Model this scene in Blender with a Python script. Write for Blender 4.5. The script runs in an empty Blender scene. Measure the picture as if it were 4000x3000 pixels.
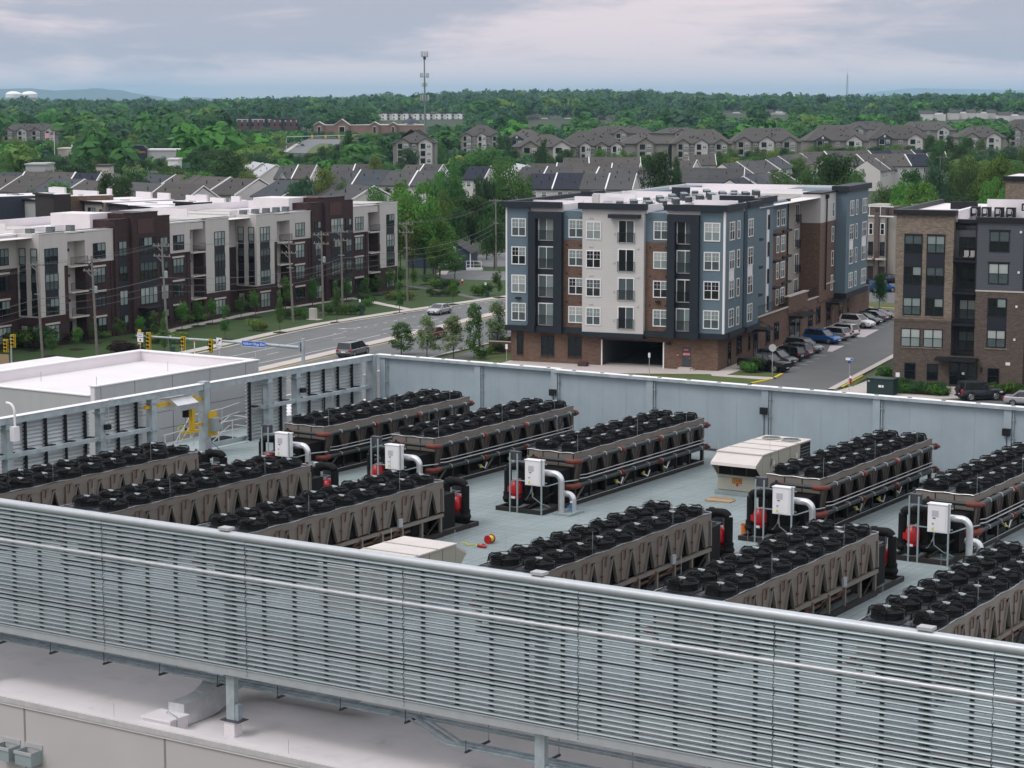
import bpy, bmesh, math, random
import numpy as np
from mathutils import Vector, Matrix
random.seed(7); RNG = np.random.default_rng(11)
SC = bpy.context.scene; COL = SC.collection
sin, cos, rad, pi = math.sin, math.cos, math.radians, math.pi
# ---------------------------------------------------------------- camera geometry (used to place things on their real ground position)
FPX = 8150.; CAMH = 29.; TILT = math.atan((1500-388)/FPX)
def ray(x, y):
    cx = (x-2000)/FPX; cy = -(y-1500)/FPX; c, s = cos(TILT), sin(TILT)
    return (cx, c+cy*s, -s+cy*c)
def at(x, y, z):                     # point of height z seen at photo position x, y
    d = ray(x, y); t = (z-CAMH)/d[2]; return (d[0]*t, d[1]*t, z)
def atY(x, y, Y):                    # point at depth Y seen at photo position x, y
    d = ray(x, y); t = Y/d[1]; return (d[0]*t, Y, CAMH+d[2]*t)
def frame(az): a = rad(az); return (cos(a), -sin(a)), (sin(a), cos(a))
def ab(p, az): u, v = frame(az); return (p[0]*u[0]+p[1]*u[1], p[0]*v[0]+p[1]*v[1])
def xy(a, b, az): u, v = frame(az); return (a*u[0]+b*v[0], a*u[1]+b*v[1])
DAZ, GAZ, LAZ = 32.5, 22.5, 25.9     # data centre, street grid, western apartments
def dc(a, b, z): p = xy(a, b, DAZ); return (p[0], p[1], z)
def gr(a, b, z=0): p = xy(a, b, GAZ); return (p[0], p[1], z)
def cr(ox, oy, w, ow=2212): return lambda cx, cy: (ox+cx*w/ow, oy+cy*w/ow)
# ---------------------------------------------------------------- materials
def lin(r, g, b): return tuple(((c/255/12.92) if c/255 <= .04045 else ((c/255+.055)/1.055)**2.4) for c in (r, g, b))
MATS = {}
def mat(name, col, rough=.7, metal=0., var=.12, scale=3., kind=None, spec=.4, bump=0., k=None, col2=None, objvar=0.):
    if name in MATS: return MATS[name]
    m = bpy.data.materials.new(name); m.use_nodes = True; nt = m.node_tree; N, L = nt.nodes, nt.links
    b = N['Principled BSDF']; b.inputs['Roughness'].default_value = rough; b.inputs['Metallic'].default_value = metal
    b.inputs['Specular IOR Level'].default_value = spec
    tc = N.new('ShaderNodeTexCoord'); src = tc.outputs['Object']
    def node(t, **kw):
        n = N.new(t)
        for a, v in kw.items(): setattr(n, a, v)
        return n
    def noise(sc, det=5., rgh=.6, vec=None, dim='3D'):
        n = node('ShaderNodeTexNoise'); n.inputs['Scale'].default_value = sc; n.inputs['Detail'].default_value = det
        n.inputs['Roughness'].default_value = rgh; L.new(vec or src, n.inputs['Vector']); return n.outputs['Fac']
    def mth(op, a, b_=None, c_=None):
        n = node('ShaderNodeMath', operation=op)
        for i, v in enumerate((a, b_, c_)):
            if v is None: continue
            if isinstance(v, (int, float)): n.inputs[i].default_value = v
            else: L.new(v, n.inputs[i])
        return n.outputs[0]
    def mixc(f, a, c):
        n = node('ShaderNodeMix', data_type='RGBA')
        for s, v in ((0, f), (6, a), (7, c)):
            if isinstance(v, (int, float)): n.inputs[s].default_value = v
            elif isinstance(v, tuple): n.inputs[s].default_value = (*v, 1)
            else: L.new(v, n.inputs[s])
        return n.outputs[2]
    def mapped(sx, sy, sz):
        n = node('ShaderNodeMapping'); n.inputs['Scale'].default_value = (sx, sy, sz); L.new(src, n.inputs['Vector']); return n.outputs[0]
    def ramp(f, lo, hi):
        n = node('ShaderNodeMapRange'); n.inputs['From Min'].default_value = lo; n.inputs['From Max'].default_value = hi; L.new(f, n.inputs['Value']); return n.outputs[0]
    def wallvec():                   # (x+y, z): works on every upright wall of an axis-aligned object
        s = node('ShaderNodeSeparateXYZ'); L.new(src, s.inputs[0]); c = node('ShaderNodeCombineXYZ')
        L.new(mth('ADD', s.outputs[0], s.outputs[1]), c.inputs[0]); L.new(s.outputs[2], c.inputs[1]); return c.outputs[0], s
    c1 = tuple(max(0, x*(1-var)) for x in col); c2 = tuple(min(1, x*(1+var)) for x in col)
    f = ramp(noise(scale), .3, .7)
    out = mixc(f, c1, c2); hgt = None
    if kind == 'brick':
        v, s = wallvec(); t = node('ShaderNodeTexBrick'); L.new(v, t.inputs['Vector'])
        t.inputs['Scale'].default_value = 1.; t.inputs['Brick Width'].default_value = .36; t.inputs['Row Height'].default_value = .115
        t.inputs['Mortar Size'].default_value = .012; t.inputs['Bias'].default_value = -.1
        t.inputs['Color1'].default_value = (*tuple(x*.6 for x in col), 1); t.inputs['Color2'].default_value = (*tuple(x*1.4 for x in col), 1)
        t.inputs['Mortar'].default_value = (*(col2 or tuple(x*1.9 for x in col)), 1)
        out = mixc(.18, t.outputs['Color'], out); hgt = t.outputs['Fac']
    if kind == 'siding':             # lap siding: a groove every k metres
        v, s = wallvec(); fz = mth('FRACT', mth('DIVIDE', s.outputs[2], k or .18))
        e = mth('LESS_THAN', fz, .13); out = mixc(mth('MULTIPLY', e, .4), out, tuple(x*.4 for x in col)); hgt = fz
    if kind == 'panel':              # faint upright sheet joints and streaks
        st = ramp(noise(1., 4., .6, mapped(2.5, 2.5, .12)), .35, .75); out = mixc(mth('MULTIPLY', st, .25), out, tuple(x*.72 for x in col))
    if kind == 'grate':
        s = node('ShaderNodeSeparateXYZ'); L.new(src, s.inputs[0])
        gx = mth('LESS_THAN', mth('FRACT', mth('DIVIDE', s.outputs[0], .3)), .22); gy = mth('LESS_THAN', mth('FRACT', mth('DIVIDE', s.outputs[1], .15)), .3)
        big = mth('LESS_THAN', mth('FRACT', mth('DIVIDE', s.outputs[0], 1.2)), .03)
        out = mixc(mth('MULTIPLY', mth('MAXIMUM', gx, gy), .22), out, tuple(x*.35 for x in col)); out = mixc(mth('MULTIPLY', big, .4), out, tuple(x*.4 for x in col))
        cv = node('ShaderNodeCombineXYZ'); L.new(mth('FLOOR', mth('DIVIDE', s.outputs[0], 1.2)), cv.inputs[0]); L.new(mth('FLOOR', mth('DIVIDE', s.outputs[1], 5.3)), cv.inputs[1]); wn = node('ShaderNodeTexWhiteNoise'); L.new(cv.outputs[0], wn.inputs['Vector']); out = mixc(mth('MULTIPLY', wn.outputs['Value'], .3), out, tuple(x*.68 for x in col)); bl = ramp(noise(.25, 3.), .45, .7); out = mixc(mth('MULTIPLY', bl, .25), out, tuple(x*1.3 for x in col)); bl = ramp(noise(.5, 8., .7), .52, .7); out = mixc(mth('MULTIPLY', bl, .35), out, tuple(x*.6 for x in col))
    if kind == 'stain':
        st = ramp(noise(.7, 7., .7), .52, .74); out = mixc(mth('MULTIPLY', st, .4), out, col2 or tuple(x*.5 for x in col))
        st = ramp(noise(.33, 9., .75), .62, .7); out = mixc(mth('MULTIPLY', st, .35), out, tuple(x*.3 for x in col))
    if kind == 'road':
        r0 = node('ShaderNodeMapping'); r0.inputs['Rotation'].default_value = (0, 0, rad(24)); L.new(src, r0.inputs['Vector']); r1 = node('ShaderNodeMapping'); r1.inputs['Scale'].default_value = (.8, .03, 1); L.new(r0.outputs[0], r1.inputs['Vector']); st = ramp(noise(1., 4., .55, r1.outputs[0]), .42, .66); out = mixc(mth('MULTIPLY', st, .4), out, tuple(x*.68 for x in col)); st = ramp(noise(.16, 6., .6), .55, .62); out = mixc(mth('MULTIPLY', st, .22), out, tuple(x*1.35 for x in col)); st = ramp(noise(.9, 9., .8), .6, .68); out = mixc(mth('MULTIPLY', st, .4), out, tuple(x*.55 for x in col))
        hgt = noise(60., 2.)
    if kind == 'grass':
        st = ramp(noise(.22, 6., .65), .35, .7); out = mixc(st, out, col2 or tuple(x*.55 for x in col))
        st = ramp(noise(25., 3., .7), .3, .75); out = mixc(mth('MULTIPLY', st, .5), out, tuple(x*.45 for x in col)); hgt = noise(40., 2.)
    if kind == 'shingle':
        s = node('ShaderNodeSeparateXYZ'); L.new(src, s.inputs[0])
        t = node('ShaderNodeTexBrick'); c = node('ShaderNodeCombineXYZ'); L.new(s.outputs[1], c.inputs[0]); L.new(s.outputs[2], c.inputs[1]); L.new(c.outputs[0], t.inputs['Vector'])
        t.inputs['Scale'].default_value = 1.; t.inputs['Brick Width'].default_value = .5; t.inputs['Row Height'].default_value = .16; t.inputs['Mortar Size'].default_value = .01
        t.inputs['Color1'].default_value = (*tuple(x*.75 for x in col), 1); t.inputs['Color2'].default_value = (*tuple(x*1.25 for x in col), 1); t.inputs['Mortar'].default_value = (*tuple(x*.6 for x in col), 1)
        out = mixc(.5, t.outputs['Color'], out)
        st = ramp(noise(.25, 4.), .35, .7); out = mixc(mth('MULTIPLY', st, .3), out, tuple(x*.65 for x in col))
    if kind == 'leaf':
        g = node('ShaderNodeNewGeometry'); oi = node('ShaderNodeObjectInfo')
        r = g.outputs['Random Per Island'] if 'Random Per Island' in g.outputs else oi.outputs['Random']
        out = mixc(r, tuple(x*.75 for x in col), tuple(min(1, x*1.28) for x in (col[0]*1.1, col[1], col[2]*.9)))
        st = ramp(noise(.35, 3.), .35, .65); out = mixc(mth('MULTIPLY', st, .3), out, col2 or tuple(x*.6 for x in col))
        hs = node('ShaderNodeHueSaturation'); L.new(out, hs.inputs['Color'])
        L.new(mth('ADD', mth('MULTIPLY', oi.outputs['Random'], .05), .475), hs.inputs['Hue']); L.new(mth('ADD', mth('MULTIPLY', oi.outputs['Random'], .5), .72), hs.inputs['Value']); out = hs.outputs[0]
    if kind == 'bark': hgt = noise(12., 5., .7, mapped(3, 3, .4))
    if objvar:
        oi = node('ShaderNodeObjectInfo'); hs = node('ShaderNodeHueSaturation'); L.new(out, hs.inputs['Color'])
        L.new(mth('ADD', mth('MULTIPLY', oi.outputs['Random'], objvar), 1-objvar/2), hs.inputs['Value']); out = hs.outputs[0]
    L.new(out, b.inputs['Base Color'])
    if kind == 'leaf':
        tl = node('ShaderNodeBsdfTranslucent'); L.new(out, tl.inputs['Color']); mx = node('ShaderNodeMixShader'); mx.inputs[0].default_value = .4
        L.new(b.outputs[0], mx.inputs[1]); L.new(tl.outputs[0], mx.inputs[2]); L.new(mx.outputs[0], N['Material Output'].inputs['Surface'])
    if rough > .25 and kind != 'leaf':
        L.new(mth('ADD', mth('MULTIPLY', noise(scale*2.3, 4.), .24), rough-.12), b.inputs['Roughness'])
    if bump and hgt is not None:
        bn = node('ShaderNodeBump'); bn.inputs['Strength'].default_value = bump; bn.inputs['Distance'].default_value = .03; L.new(hgt, bn.inputs['Height']); L.new(bn.outputs[0], b.inputs['Normal'])
    MATS[name] = m; return m
W = lambda v: (v, v*.985, v*.99)
M_GALV = mat('galvanized_steel', (.40, .46, .48), .5, .35, .2, 2.2)
M_GALVD = mat('weathered_galvanized', (.30, .37, .40), .55, .3, .28, 3.)
M_SLAT = mat('louvre_metal', (.265, .31, .325), .42, .5, .1, 1.)
M_SCR = mat('grey_wall_panel', (.34, .405, .445), .6, .1, .08, .8, 'panel')
M_GRATE = mat('deck_grating', (.44, .52, .53), .6, .1, .1, .6, 'grate')
M_WHITE = mat('white_membrane', (.73, .69, .705), .6, 0, .04, .5)
M_MEMB = mat('stained_membrane', (.70, .66, .665), .65, 0, .06, .4, 'stain', col2=(.42, .39, .36))
M_PREC = mat('precast_concrete', (.50, .475, .465), .8, 0, .035, .5)
M_LPAN = mat('light_metal_panel', (.44, .45, .455), .55, .05, .04, .6, 'panel')
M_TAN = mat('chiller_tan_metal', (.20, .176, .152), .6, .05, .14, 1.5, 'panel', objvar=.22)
M_TAN2 = mat('chiller_piped_side_tan', (.095, .08, .07), .6, .05, .2, 1.5, 'panel', objvar=.25)  # chiller tan made darker for the panels on the piped side
M_TAND = mat('chiller_frame_brown', (.028, .024, .022), .6, .1, .15, 2.)
M_COIL = mat('dark_coil', (.008, .008, .009), .7, .2, .2, 6.)
M_BLACK = mat('black_plastic', (.004, .0045, .006), .5, 0, .25, 4., spec=.18)
M_BLK2 = mat('black_insulation', (.005, .005, .006), .7, 0, .3, 5., spec=.25)
M_WIRE = mat('guard_wire', (.008, .009, .011), .5, 0, .1, spec=.3)
M_FANDECK = mat('fan_deck_metal', (.06, .065, .075), .35, .5, .3, 4.)
M_FOIL = mat('foil_flashing', (.45, .46, .47), .35, .7, .3, 14.)
M_COPPER = mat('oxidised_copper', (.13, .065, .045), .6, .1, .25, 5.)
M_RUST = mat('red_oxide_fitting', (.15, .034, .024), .55, 0, .15, 5.)
M_PIPE = mat('dark_green_pipe', (.022, .03, .033), .4, .1, .15, 3.)
M_CLAMP = mat('pale_clamp', (.42, .43, .44), .5, .2, .1)
M_RED = mat('red_pump_paint', (.42, .008, .014), .3, 0, .12, 4., spec=.6)
M_CAB = mat('white_enamel', (.78, .765, .78), .4, 0, .03)
M_SILV = mat('aluminium_cladding', (.66, .68, .69), .32, .75, .1, 3.)
M_RTU = mat('beige_unit_metal', (.40, .385, .325), .6, 0, .05, 1.)
M_RTUT = mat('beige_unit_top', (.60, .55, .52), .6, 0, .06, 1.5)
M_YEL = mat('yellow_paint', (.62, .40, .025), .45, 0, .08, 2.)
M_YEL2 = mat('signal_yellow', (.70, .47, .02), .45, 0, .06, 2.)
M_ORANGE = mat('orange_plastic', (.62, .19, .03), .5, 0, .08)
M_LABELY = mat('yellow_sticker', (.62, .60, .05), .5, 0, .05)
M_LABELO = mat('amber_plate', (.68, .28, .02), .5, 0, .05)
M_GREY = mat('grey_enclosure', (.30, .36, .37), .5, .1, .06)
M_DGREY = mat('charcoal_enclosure', (.055, .06, .07), .5, .1, .1)
M_WOOD = mat('plywood', (.42, .30, .18), .7, 0, .12, 6.)
M_BRICK = mat('red_brown_brick', (.12, .062, .043), .85, 0, .2, .5, 'brick', col2=(.25, .2, .15), bump=.3)
M_BRICKD = mat('maroon_brick', (.036, .016, .017), .85, 0, .2, .5, 'brick', col2=(.075, .045, .045), bump=.3)
M_BRICKT = mat('tan_brick', (.20, .158, .12), .85, 0, .15, .6, 'brick', col2=(.27, .23, .19), bump=.3)
M_BRICKB = mat('brown_grey_brick', (.085, .062, .05), .85, 0, .22, .6, 'brick', col2=(.2, .165, .14), bump=.3)
M_BLUE = mat('blue_siding', (.12, .175, .21), .65, 0, .05, .5, 'siding')
M_CREAM = mat('cream_siding', (.56, .54, .525), .65, 0, .03, .5, 'siding')
M_GSID = mat('grey_siding', (.085, .09, .105), .65, 0, .05, .5, 'siding', k=.26)
M_TSID = mat('tan_siding', (.34, .315, .28), .65, 0, .05, .5, 'siding')
M_NAVY = mat('navy_panel', (.011, .016, .025), .6, 0, .1, 1.)
M_NAVY2 = mat('slate_panel', (.013, .015, .024), .6, 0, .1, 1.)
M_BLKTR = mat('black_trim', (.006, .007, .01), .55, 0, .1)
M_CREAMP = mat('cream_panel', (.53, .505, .48), .7, 0, .03, .4, 'panel')
M_TRIM = mat('white_trim', (.80, .79, .79), .5, 0, .03)
M_STONE = mat('pale_stone', (.55, .5, .46), .8, 0, .07)
M_LGREY = mat('light_grey_panel', (.36, .37, .36), .7, 0, .05)
M_CHAR = mat('charcoal_siding', (.035, .04, .06), .65, 0, .08, 1., 'siding')
M_BEIGE = mat('beige_siding', (.36, .33, .29), .65, 0, .05, 1., 'siding')
M_DKBRN = mat('dark_brown_panel', (.028, .02, .019), .6, 0, .12)
M_VINYL = mat('white_vinyl_siding', (.60, .575, .555), .65, 0, .04, .5, 'siding')
M_SH1 = mat('grey_shingles', (.07, .069, .069), .9, 0, .15, .6, 'shingle', objvar=.35)
M_SH2 = mat('brown_grey_shingles', (.08, .072, .066), .9, 0, .15, .6, 'shingle', objvar=.35)
M_SH3 = mat('slate_blue_shingles', (.058, .066, .076), .9, 0, .15, .6, 'shingle', objvar=.35)
M_SH4 = mat('navy_shingles', (.016, .02, .034), .85, 0, .15, .6, 'shingle')
M_ASPH = mat('asphalt', (.165, .17, .172), .88, 0, .09, .35, 'road')
M_ASPH2 = mat('dark_asphalt', (.125, .13, .13), .88, 0, .1, .35, 'stain', col2=(.09, .092, .092))
M_CONC = mat('pale_concrete', (.52, .47, .44), .85, 0, .07, .5, 'stain', col2=(.4, .36, .33))
M_LINE = mat('road_paint_white', (.62, .62, .61), .7, 0, .12, 3.)
M_KERBY = mat('kerb_yellow', (.62, .48, .05), .7, 0, .1, 3.)
M_LAWN = mat('lawn_grass', (.028, .072, .013), .95, 0, .12, .3, 'grass', col2=(.055, .085, .022), bump=.4)
M_LAWN2 = mat('dry_lawn_grass', (.085, .145, .03), .95, 0, .15, .3, 'grass', col2=(.11, .105, .045), bump=.4)
M_EARTH = mat('wooded_ground', (.045, .065, .028), .95, 0, .25, .05, 'grass', col2=(.03, .05, .02))
M_MULCH = mat('dark_mulch', (.03, .02, .017), .95, 0, .25, 4.)
M_BARK = mat('tree_bark', (.10, .08, .065), .9, 0, .25, 3., 'bark', bump=.5)
M_POLE = mat('weathered_pole_wood', (.19, .175, .155), .9, 0, .2, 2., 'bark', bump=.4)
M_RAIL = mat('pale_handrail', (.66, .67, .68), .45, .2, .06)
M_CABLE = mat('cable', (.20, .205, .21), .5, .3, .1)
M_TYRE = mat('tyre_rubber', (.016, .016, .017), .8, 0, .15, 6.)
M_RIM = mat('alloy_rim', (.45, .46, .47), .3, .8, .1)
M_LAMPW = mat('clear_lamp', (.6, .6, .58), .15, .1, .05, spec=.8)
M_LAMPR = mat('red_lamp', (.35, .012, .014), .25, 0, .05, spec=.6)
M_GLASSC = mat('car_glass', (.012, .015, .017), .06, 0, .1, spec=.8)
M_GLASS = mat('dark_window_glass', (.008, .010, .013), .06, 0, .2, 1.5, spec=.8)
M_BLIND = mat('blind_behind_glass', (.22, .27, .26), .25, 0, .08, 1.5, spec=.6)
M_BLIND2 = mat('bright_blind_behind_glass', (.38, .42, .40), .25, 0, .08, 1.5, spec=.6)
M_CURT = mat('curtain_behind_glass', (.07, .095, .1), .12, 0, .2, 2., spec=.7)
def leafm(name, c, c2=None): return mat(name, c, .75, 0, .1, .4, 'leaf', spec=.2, col2=c2)
LF = [leafm('leaf_dark_green', (0.046, 0.108, 0.035)), leafm('leaf_mid_green', (0.078, 0.169, 0.046)), leafm('leaf_yellow_green', (0.155, 0.236, 0.061)), leafm('leaf_blue_green', (0.051, 0.121, 0.061)), leafm('leaf_fresh_green', (0.101, 0.230, 0.047)), leafm('leaf_silver_green', (0.19, 0.255, 0.125)), leafm('leaf_maroon', (.03, .017, .018))]
# ---------------------------------------------------------------- mesh builder
class MB:
    def __init__(s): s.v = []; s.f = []; s.m = []; s.ms = []
    def mi(s, m):
        if m not in s.ms: s.ms.append(m)
        return s.ms.index(m)
    def add(s, vs, fs, m):
        o = len(s.v); s.v += [tuple(p) for p in vs]; i = s.mi(m)
        s.f += [tuple(o+j for j in f) for f in fs]; s.m += [i]*len(fs); return s
    def box(s, x0, x1, y0, y1, z0, z1, m):
        if x0 > x1: x0, x1 = x1, x0
        if y0 > y1: y0, y1 = y1, y0
        return s.add([(x0, y0, z0), (x1, y0, z0), (x1, y1, z0), (x0, y1, z0), (x0, y0, z1), (x1, y0, z1), (x1, y1, z1), (x0, y1, z1)],
            [(0, 3, 2, 1), (4, 5, 6, 7), (0, 1, 5, 4), (1, 2, 6, 5), (2, 3, 7, 6), (3, 0, 4, 7)], m)
    def bar(s, p, q, w, h, m, up=(0, 0, 1)):
        p, q = Vector(p), Vector(q); d = (q-p).normalized(); u = Vector(up)
        if abs(d.dot(u)) > .98: u = Vector((1, 0, 0))
        r = d.cross(u).normalized()*w/2; t = r.cross(d).normalized()*h/2
        vs = [p-r-t, p+r-t, p+r+t, p-r+t, q-r-t, q+r-t, q+r+t, q-r+t]
        return s.add(vs, [(0, 1, 2, 3), (7, 6, 5, 4), (0, 4, 5, 1), (1, 5, 6, 2), (2, 6, 7, 3), (3, 7, 4, 0)], m)
    def tube(s, pts, r, m, n=8, r2=None, cap=True):
        pts = [Vector(p) for p in pts]; k = len(pts); rings = []
        for i, p in enumerate(pts):
            d = (pts[min(i+1, k-1)]-pts[max(i-1, 0)]).normalized()
            u = Vector((0, 0, 1)) if abs(d.z) < .9 else Vector((1, 0, 0)); a = d.cross(u).normalized(); b = a.cross(d)
            rr = r if r2 is None else r+(r2-r)*i/(k-1)
            rings.append([p+(a*cos(2*pi*j/n)+b*sin(2*pi*j/n))*rr for j in range(n)])
        fs = [(i*n+j, i*n+(j+1) % n, (i+1)*n+(j+1) % n, (i+1)*n+j) for i in range(k-1) for j in range(n)]
        if cap: fs += [tuple(range(n-1, -1, -1)), tuple((k-1)*n+j for j in range(n))]
        return s.add([p for r_ in rings for p in r_], fs, m)
    def lathe(s, prof, c, m, n=16, cap=True):
        fs = []; vs = []; k = len(prof)
        for (r, z) in prof: vs += [(c[0]+r*cos(2*pi*j/n), c[1]+r*sin(2*pi*j/n), c[2]+z) for j in range(n)]
        fs = [(i*n+j, i*n+(j+1) % n, (i+1)*n+(j+1) % n, (i+1)*n+j) for i in range(k-1) for j in range(n)]
        if cap: fs += [tuple(range(n-1, -1, -1)), tuple((k-1)*n+j for j in range(n))]
        return s.add(vs, fs, m)
    def prism(s, poly, z0, z1, m, mt=None):
        n = len(poly); A = sum(poly[i][0]*poly[(i+1) % n][1]-poly[(i+1) % n][0]*poly[i][1] for i in range(n))
        if A < 0: poly = poly[::-1]
        s.add([(p[0], p[1], z0) for p in poly]+[(p[0], p[1], z1) for p in poly], [(i, (i+1) % n, n+(i+1) % n, n+i) for i in range(n)]+[tuple(range(n-1, -1, -1))], m)
        return s.add([(p[0], p[1], z1) for p in poly], [tuple(range(n))], mt or m)
    def ext(s, prof, y0, y1, m):     # profile (x, z) extruded along y
        n = len(prof); A = sum(prof[i][0]*prof[(i+1) % n][1]-prof[(i+1) % n][0]*prof[i][1] for i in range(n))
        if A < 0: prof = prof[::-1]
        return s.add([(p[0], y0, p[1]) for p in prof]+[(p[0], y1, p[1]) for p in prof], [(n+i, n+(i+1) % n, (i+1) % n, i) for i in range(n)]+[tuple(range(n)), tuple(range(2*n-1, n-1, -1))], m)
    def quad(s, a, b, c, d, m): return s.add([a, b, c, d], [(0, 1, 2, 3)], m)
    def mesh(s, name, smooth=False):
        me = bpy.data.meshes.new(name); me.from_pydata(s.v, [], s.f)
        for m in s.ms: me.materials.append(m)
        me.polygons.foreach_set('material_index', s.m)
        if smooth:
            me.polygons.foreach_set('use_smooth', [True]*len(s.f))
            if smooth != 'all': me.set_sharp_from_angle(angle=rad(38))
        me.update(); return me
    def build(s, name, parent=None, smooth=False): return obj(name, s.mesh(name, smooth), parent)
def obj(name, me, parent=None, loc=None, rz=0, rx=0):
    o = bpy.data.objects.new(name, me); COL.objects.link(o)
    if parent is not None: o.parent = parent
    if loc is not None: o.location = loc
    if rz or rx: o.rotation_euler = (rx, 0, rz)
    return o
def tag(o, label, cat, group=None):
    o['label'] = label; o['category'] = cat
    if group: o['group'] = group
    return o
def thing(name, label, cat, loc=(0, 0, 0), rz=0, group=None):
    o = obj(name, None, None, loc, rz); o.empty_display_size = .3; return tag(o, label, cat, group)
def struct(o): o['kind'] = 'structure'; return o
def dup(root, loc, rz=None, label=None, group=None, scale=None):
    def cp(o, par):
        c = o.copy(); COL.objects.link(c); c.parent = par
        for ch in KIDS.get(o.name) or []: cp(ch, c)
        return c
    KIDS = {}
    def walk(o):
        KIDS[o.name] = list(o.children)
        for ch in o.children: walk(ch)
    walk(root); r = cp(root, None); r.location = loc
    if rz is not None: r.rotation_euler[2] = rz
    if label: r['label'] = label
    if group: r['group'] = group
    if scale: r.scale = (scale,)*3
    return r
def text(parent, s, size, loc, rot, m, name='lettering', ext=.004, sx=1.):
    c = bpy.data.curves.new(name, 'FONT'); c.body = s; c.size = size; c.align_x = 'CENTER'; c.align_y = 'CENTER'; c.extrude = ext; c.space_line = .8
    c.materials.append(m); o = bpy.data.objects.new(name, c); COL.objects.link(o); me = bpy.data.meshes.new_from_object(o); bpy.data.objects.remove(o); bpy.data.curves.remove(c); o = bpy.data.objects.new(name, me); COL.objects.link(o); o.parent = parent; o.location = loc; o.rotation_euler = rot; o.scale = (sx, 1, 1); return o
def arc(c, r, a0, a1, n, ax, ay):    # points on an arc about c in the plane ax, ay (3-D vectors)
    c, ax, ay = Vector(c), Vector(ax), Vector(ay)
    return [c+(ax*cos(a0+(a1-a0)*i/n)+ay*sin(a0+(a1-a0)*i/n))*r for i in range(n+1)]
RD, RG, RL = -rad(DAZ), -rad(GAZ), -rad(LAZ)
EXPO, HDENS = .12, 5e-5
# ================================================================ DATA CENTRE ROOF
def extx(s, prof, x0, x1, m):        # profile (y, z) extruded along x
    n = len(prof); A = sum(prof[i][0]*prof[(i+1) % n][1]-prof[(i+1) % n][0]*prof[i][1] for i in range(n))
    if A < 0: prof = prof[::-1]
    return s.add([(x0, p[0], p[1]) for p in prof]+[(x1, p[0], p[1]) for p in prof], [(i, (i+1) % n, n+(i+1) % n, n+i) for i in range(n)]+[tuple(range(n-1, -1, -1)), tuple(range(n, 2*n))], m)
MB.extx = extx
ZP, ZR, ZT = 12.9, 9.7, 16.13        # steel deck, lower membrane roof, top of the screens
B = thing('data_centre_building', 'pale precast building with a white membrane roof carrying the raised steel deck', 'building', dc(-35, 46.2, 0), RD)
m = MB()
xs = [-29, -16.4+1.6, -14.8+6.1]     # panel joints, local x = a + 35
m.box(-29.5, 31, 0, .3, 0, 9.72, M_PREC); m.box(-29.5, 31, 38.9, 39.2, 0, 9.72, M_PREC); m.box(-29.5, -29.2, .3, 38.9, 0, 9.72, M_PREC); m.box(30.7, 31, .3, 38.9, 0, 9.72, M_PREC)
m.build('wall', B)
m = MB()
for k in range(-4, 6):
    x = ab(at(231, 2745, 9.5), DAZ)[0]+35+5.95*(k+2)
    if -29 < x < 31: m.box(x-.035, x+.035, -.012, .0, 0, 9.7, mat('joint_sealant', (.24, .23, .23), .8))
m.build('panel_joint', B)
m = MB(); m.box(-29.2, 30.7, .3, 38.9, 9.5, ZR, M_MEMB); m.build('roof', B)
m = MB(); m.box(-29.56, 31.06, -.06, .34, 9.72, 10.0, M_MEMB); m.box(-29.56, 31.06, 38.86, 39.26, 9.72, 10.0, M_MEMB); m.box(-29.56, 31.06, -.09, -.062, 9.8, 9.97, mat('coping_metal', (.5, .485, .48), .6)); m.build('parapet', B)
m = MB(); y = 1.76
while y < 38.85: m.box(-28, 30, y, y+.026, ZP-.05, ZP-.001, M_GRATE); y += .085
x = -28.
while x < 30.1: m.box(x, x+.012, 1.76, 38.85, ZP-.03, ZP-.012, M_GALVD); x += .3
x = -28.
while x < 30.1: m.box(x-.006, x+.006, 1.76, 38.85, ZP-.05, ZP+.0, M_GALVD); x += 1.2
m.build('roof_deck', B)
m = MB()
m.box(-28.1, 30, 1.66, 1.745, ZP-.3, ZP+.02, mat('deck_edge_angle', (.10, .045, .045), .6))
for x in range(-27, 31, 3): m.box(x-.1, x+.1, 1.76, 38.8, ZP-.35, ZP-.065, M_GALVD)
for x in range(-24, 30, 6):
    for y in (12, 21, 30, 38): m.box(x-.12, x+.12, y-.12, y+.12, ZR, ZP-.36, M_GALVD)
m.build('deck_beams', B)
def scupper(x, z):
    m = MB(); m.box(x, x+.72, -.5, -.46, z, z+.45, M_GREY); m.box(x, x+.04, -.46, -.002, z, z+.45, M_GREY); m.box(x+.68, x+.72, -.46, -.002, z, z+.45, M_GREY); m.box(x+.04, x+.68, -.46, -.002, z, z+.04, M_DGREY)
    m.box(x-.03, x+.75, -.03, -.003, z+.45, z+.6, M_LPAN); m.box(x-.02, x+.74, -.53, -.5, z+.36, z+.46, M_LPAN); m.box(x+.2, x+.45, -.3, -.1, z+.04, z+.12, M_WOOD); return m.build('scupper_box', B)
p = ab(at(70, 2975, 8.2), DAZ); scupper(p[0]+35-.36, 8.0); scupper(p[0]+35-1.35, 8.0)
for k in range(5):                   # thin lightning rods on the parapet
    p = ab(at(458+672*k, 2795+148*k, 10.0), DAZ)
    m = MB(); m.tube([(p[0]+35, .14, 10.0), (p[0]+35, .14, 10.42)], .008, M_CLAMP, 5); m.build('lightning_rod', B)
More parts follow.
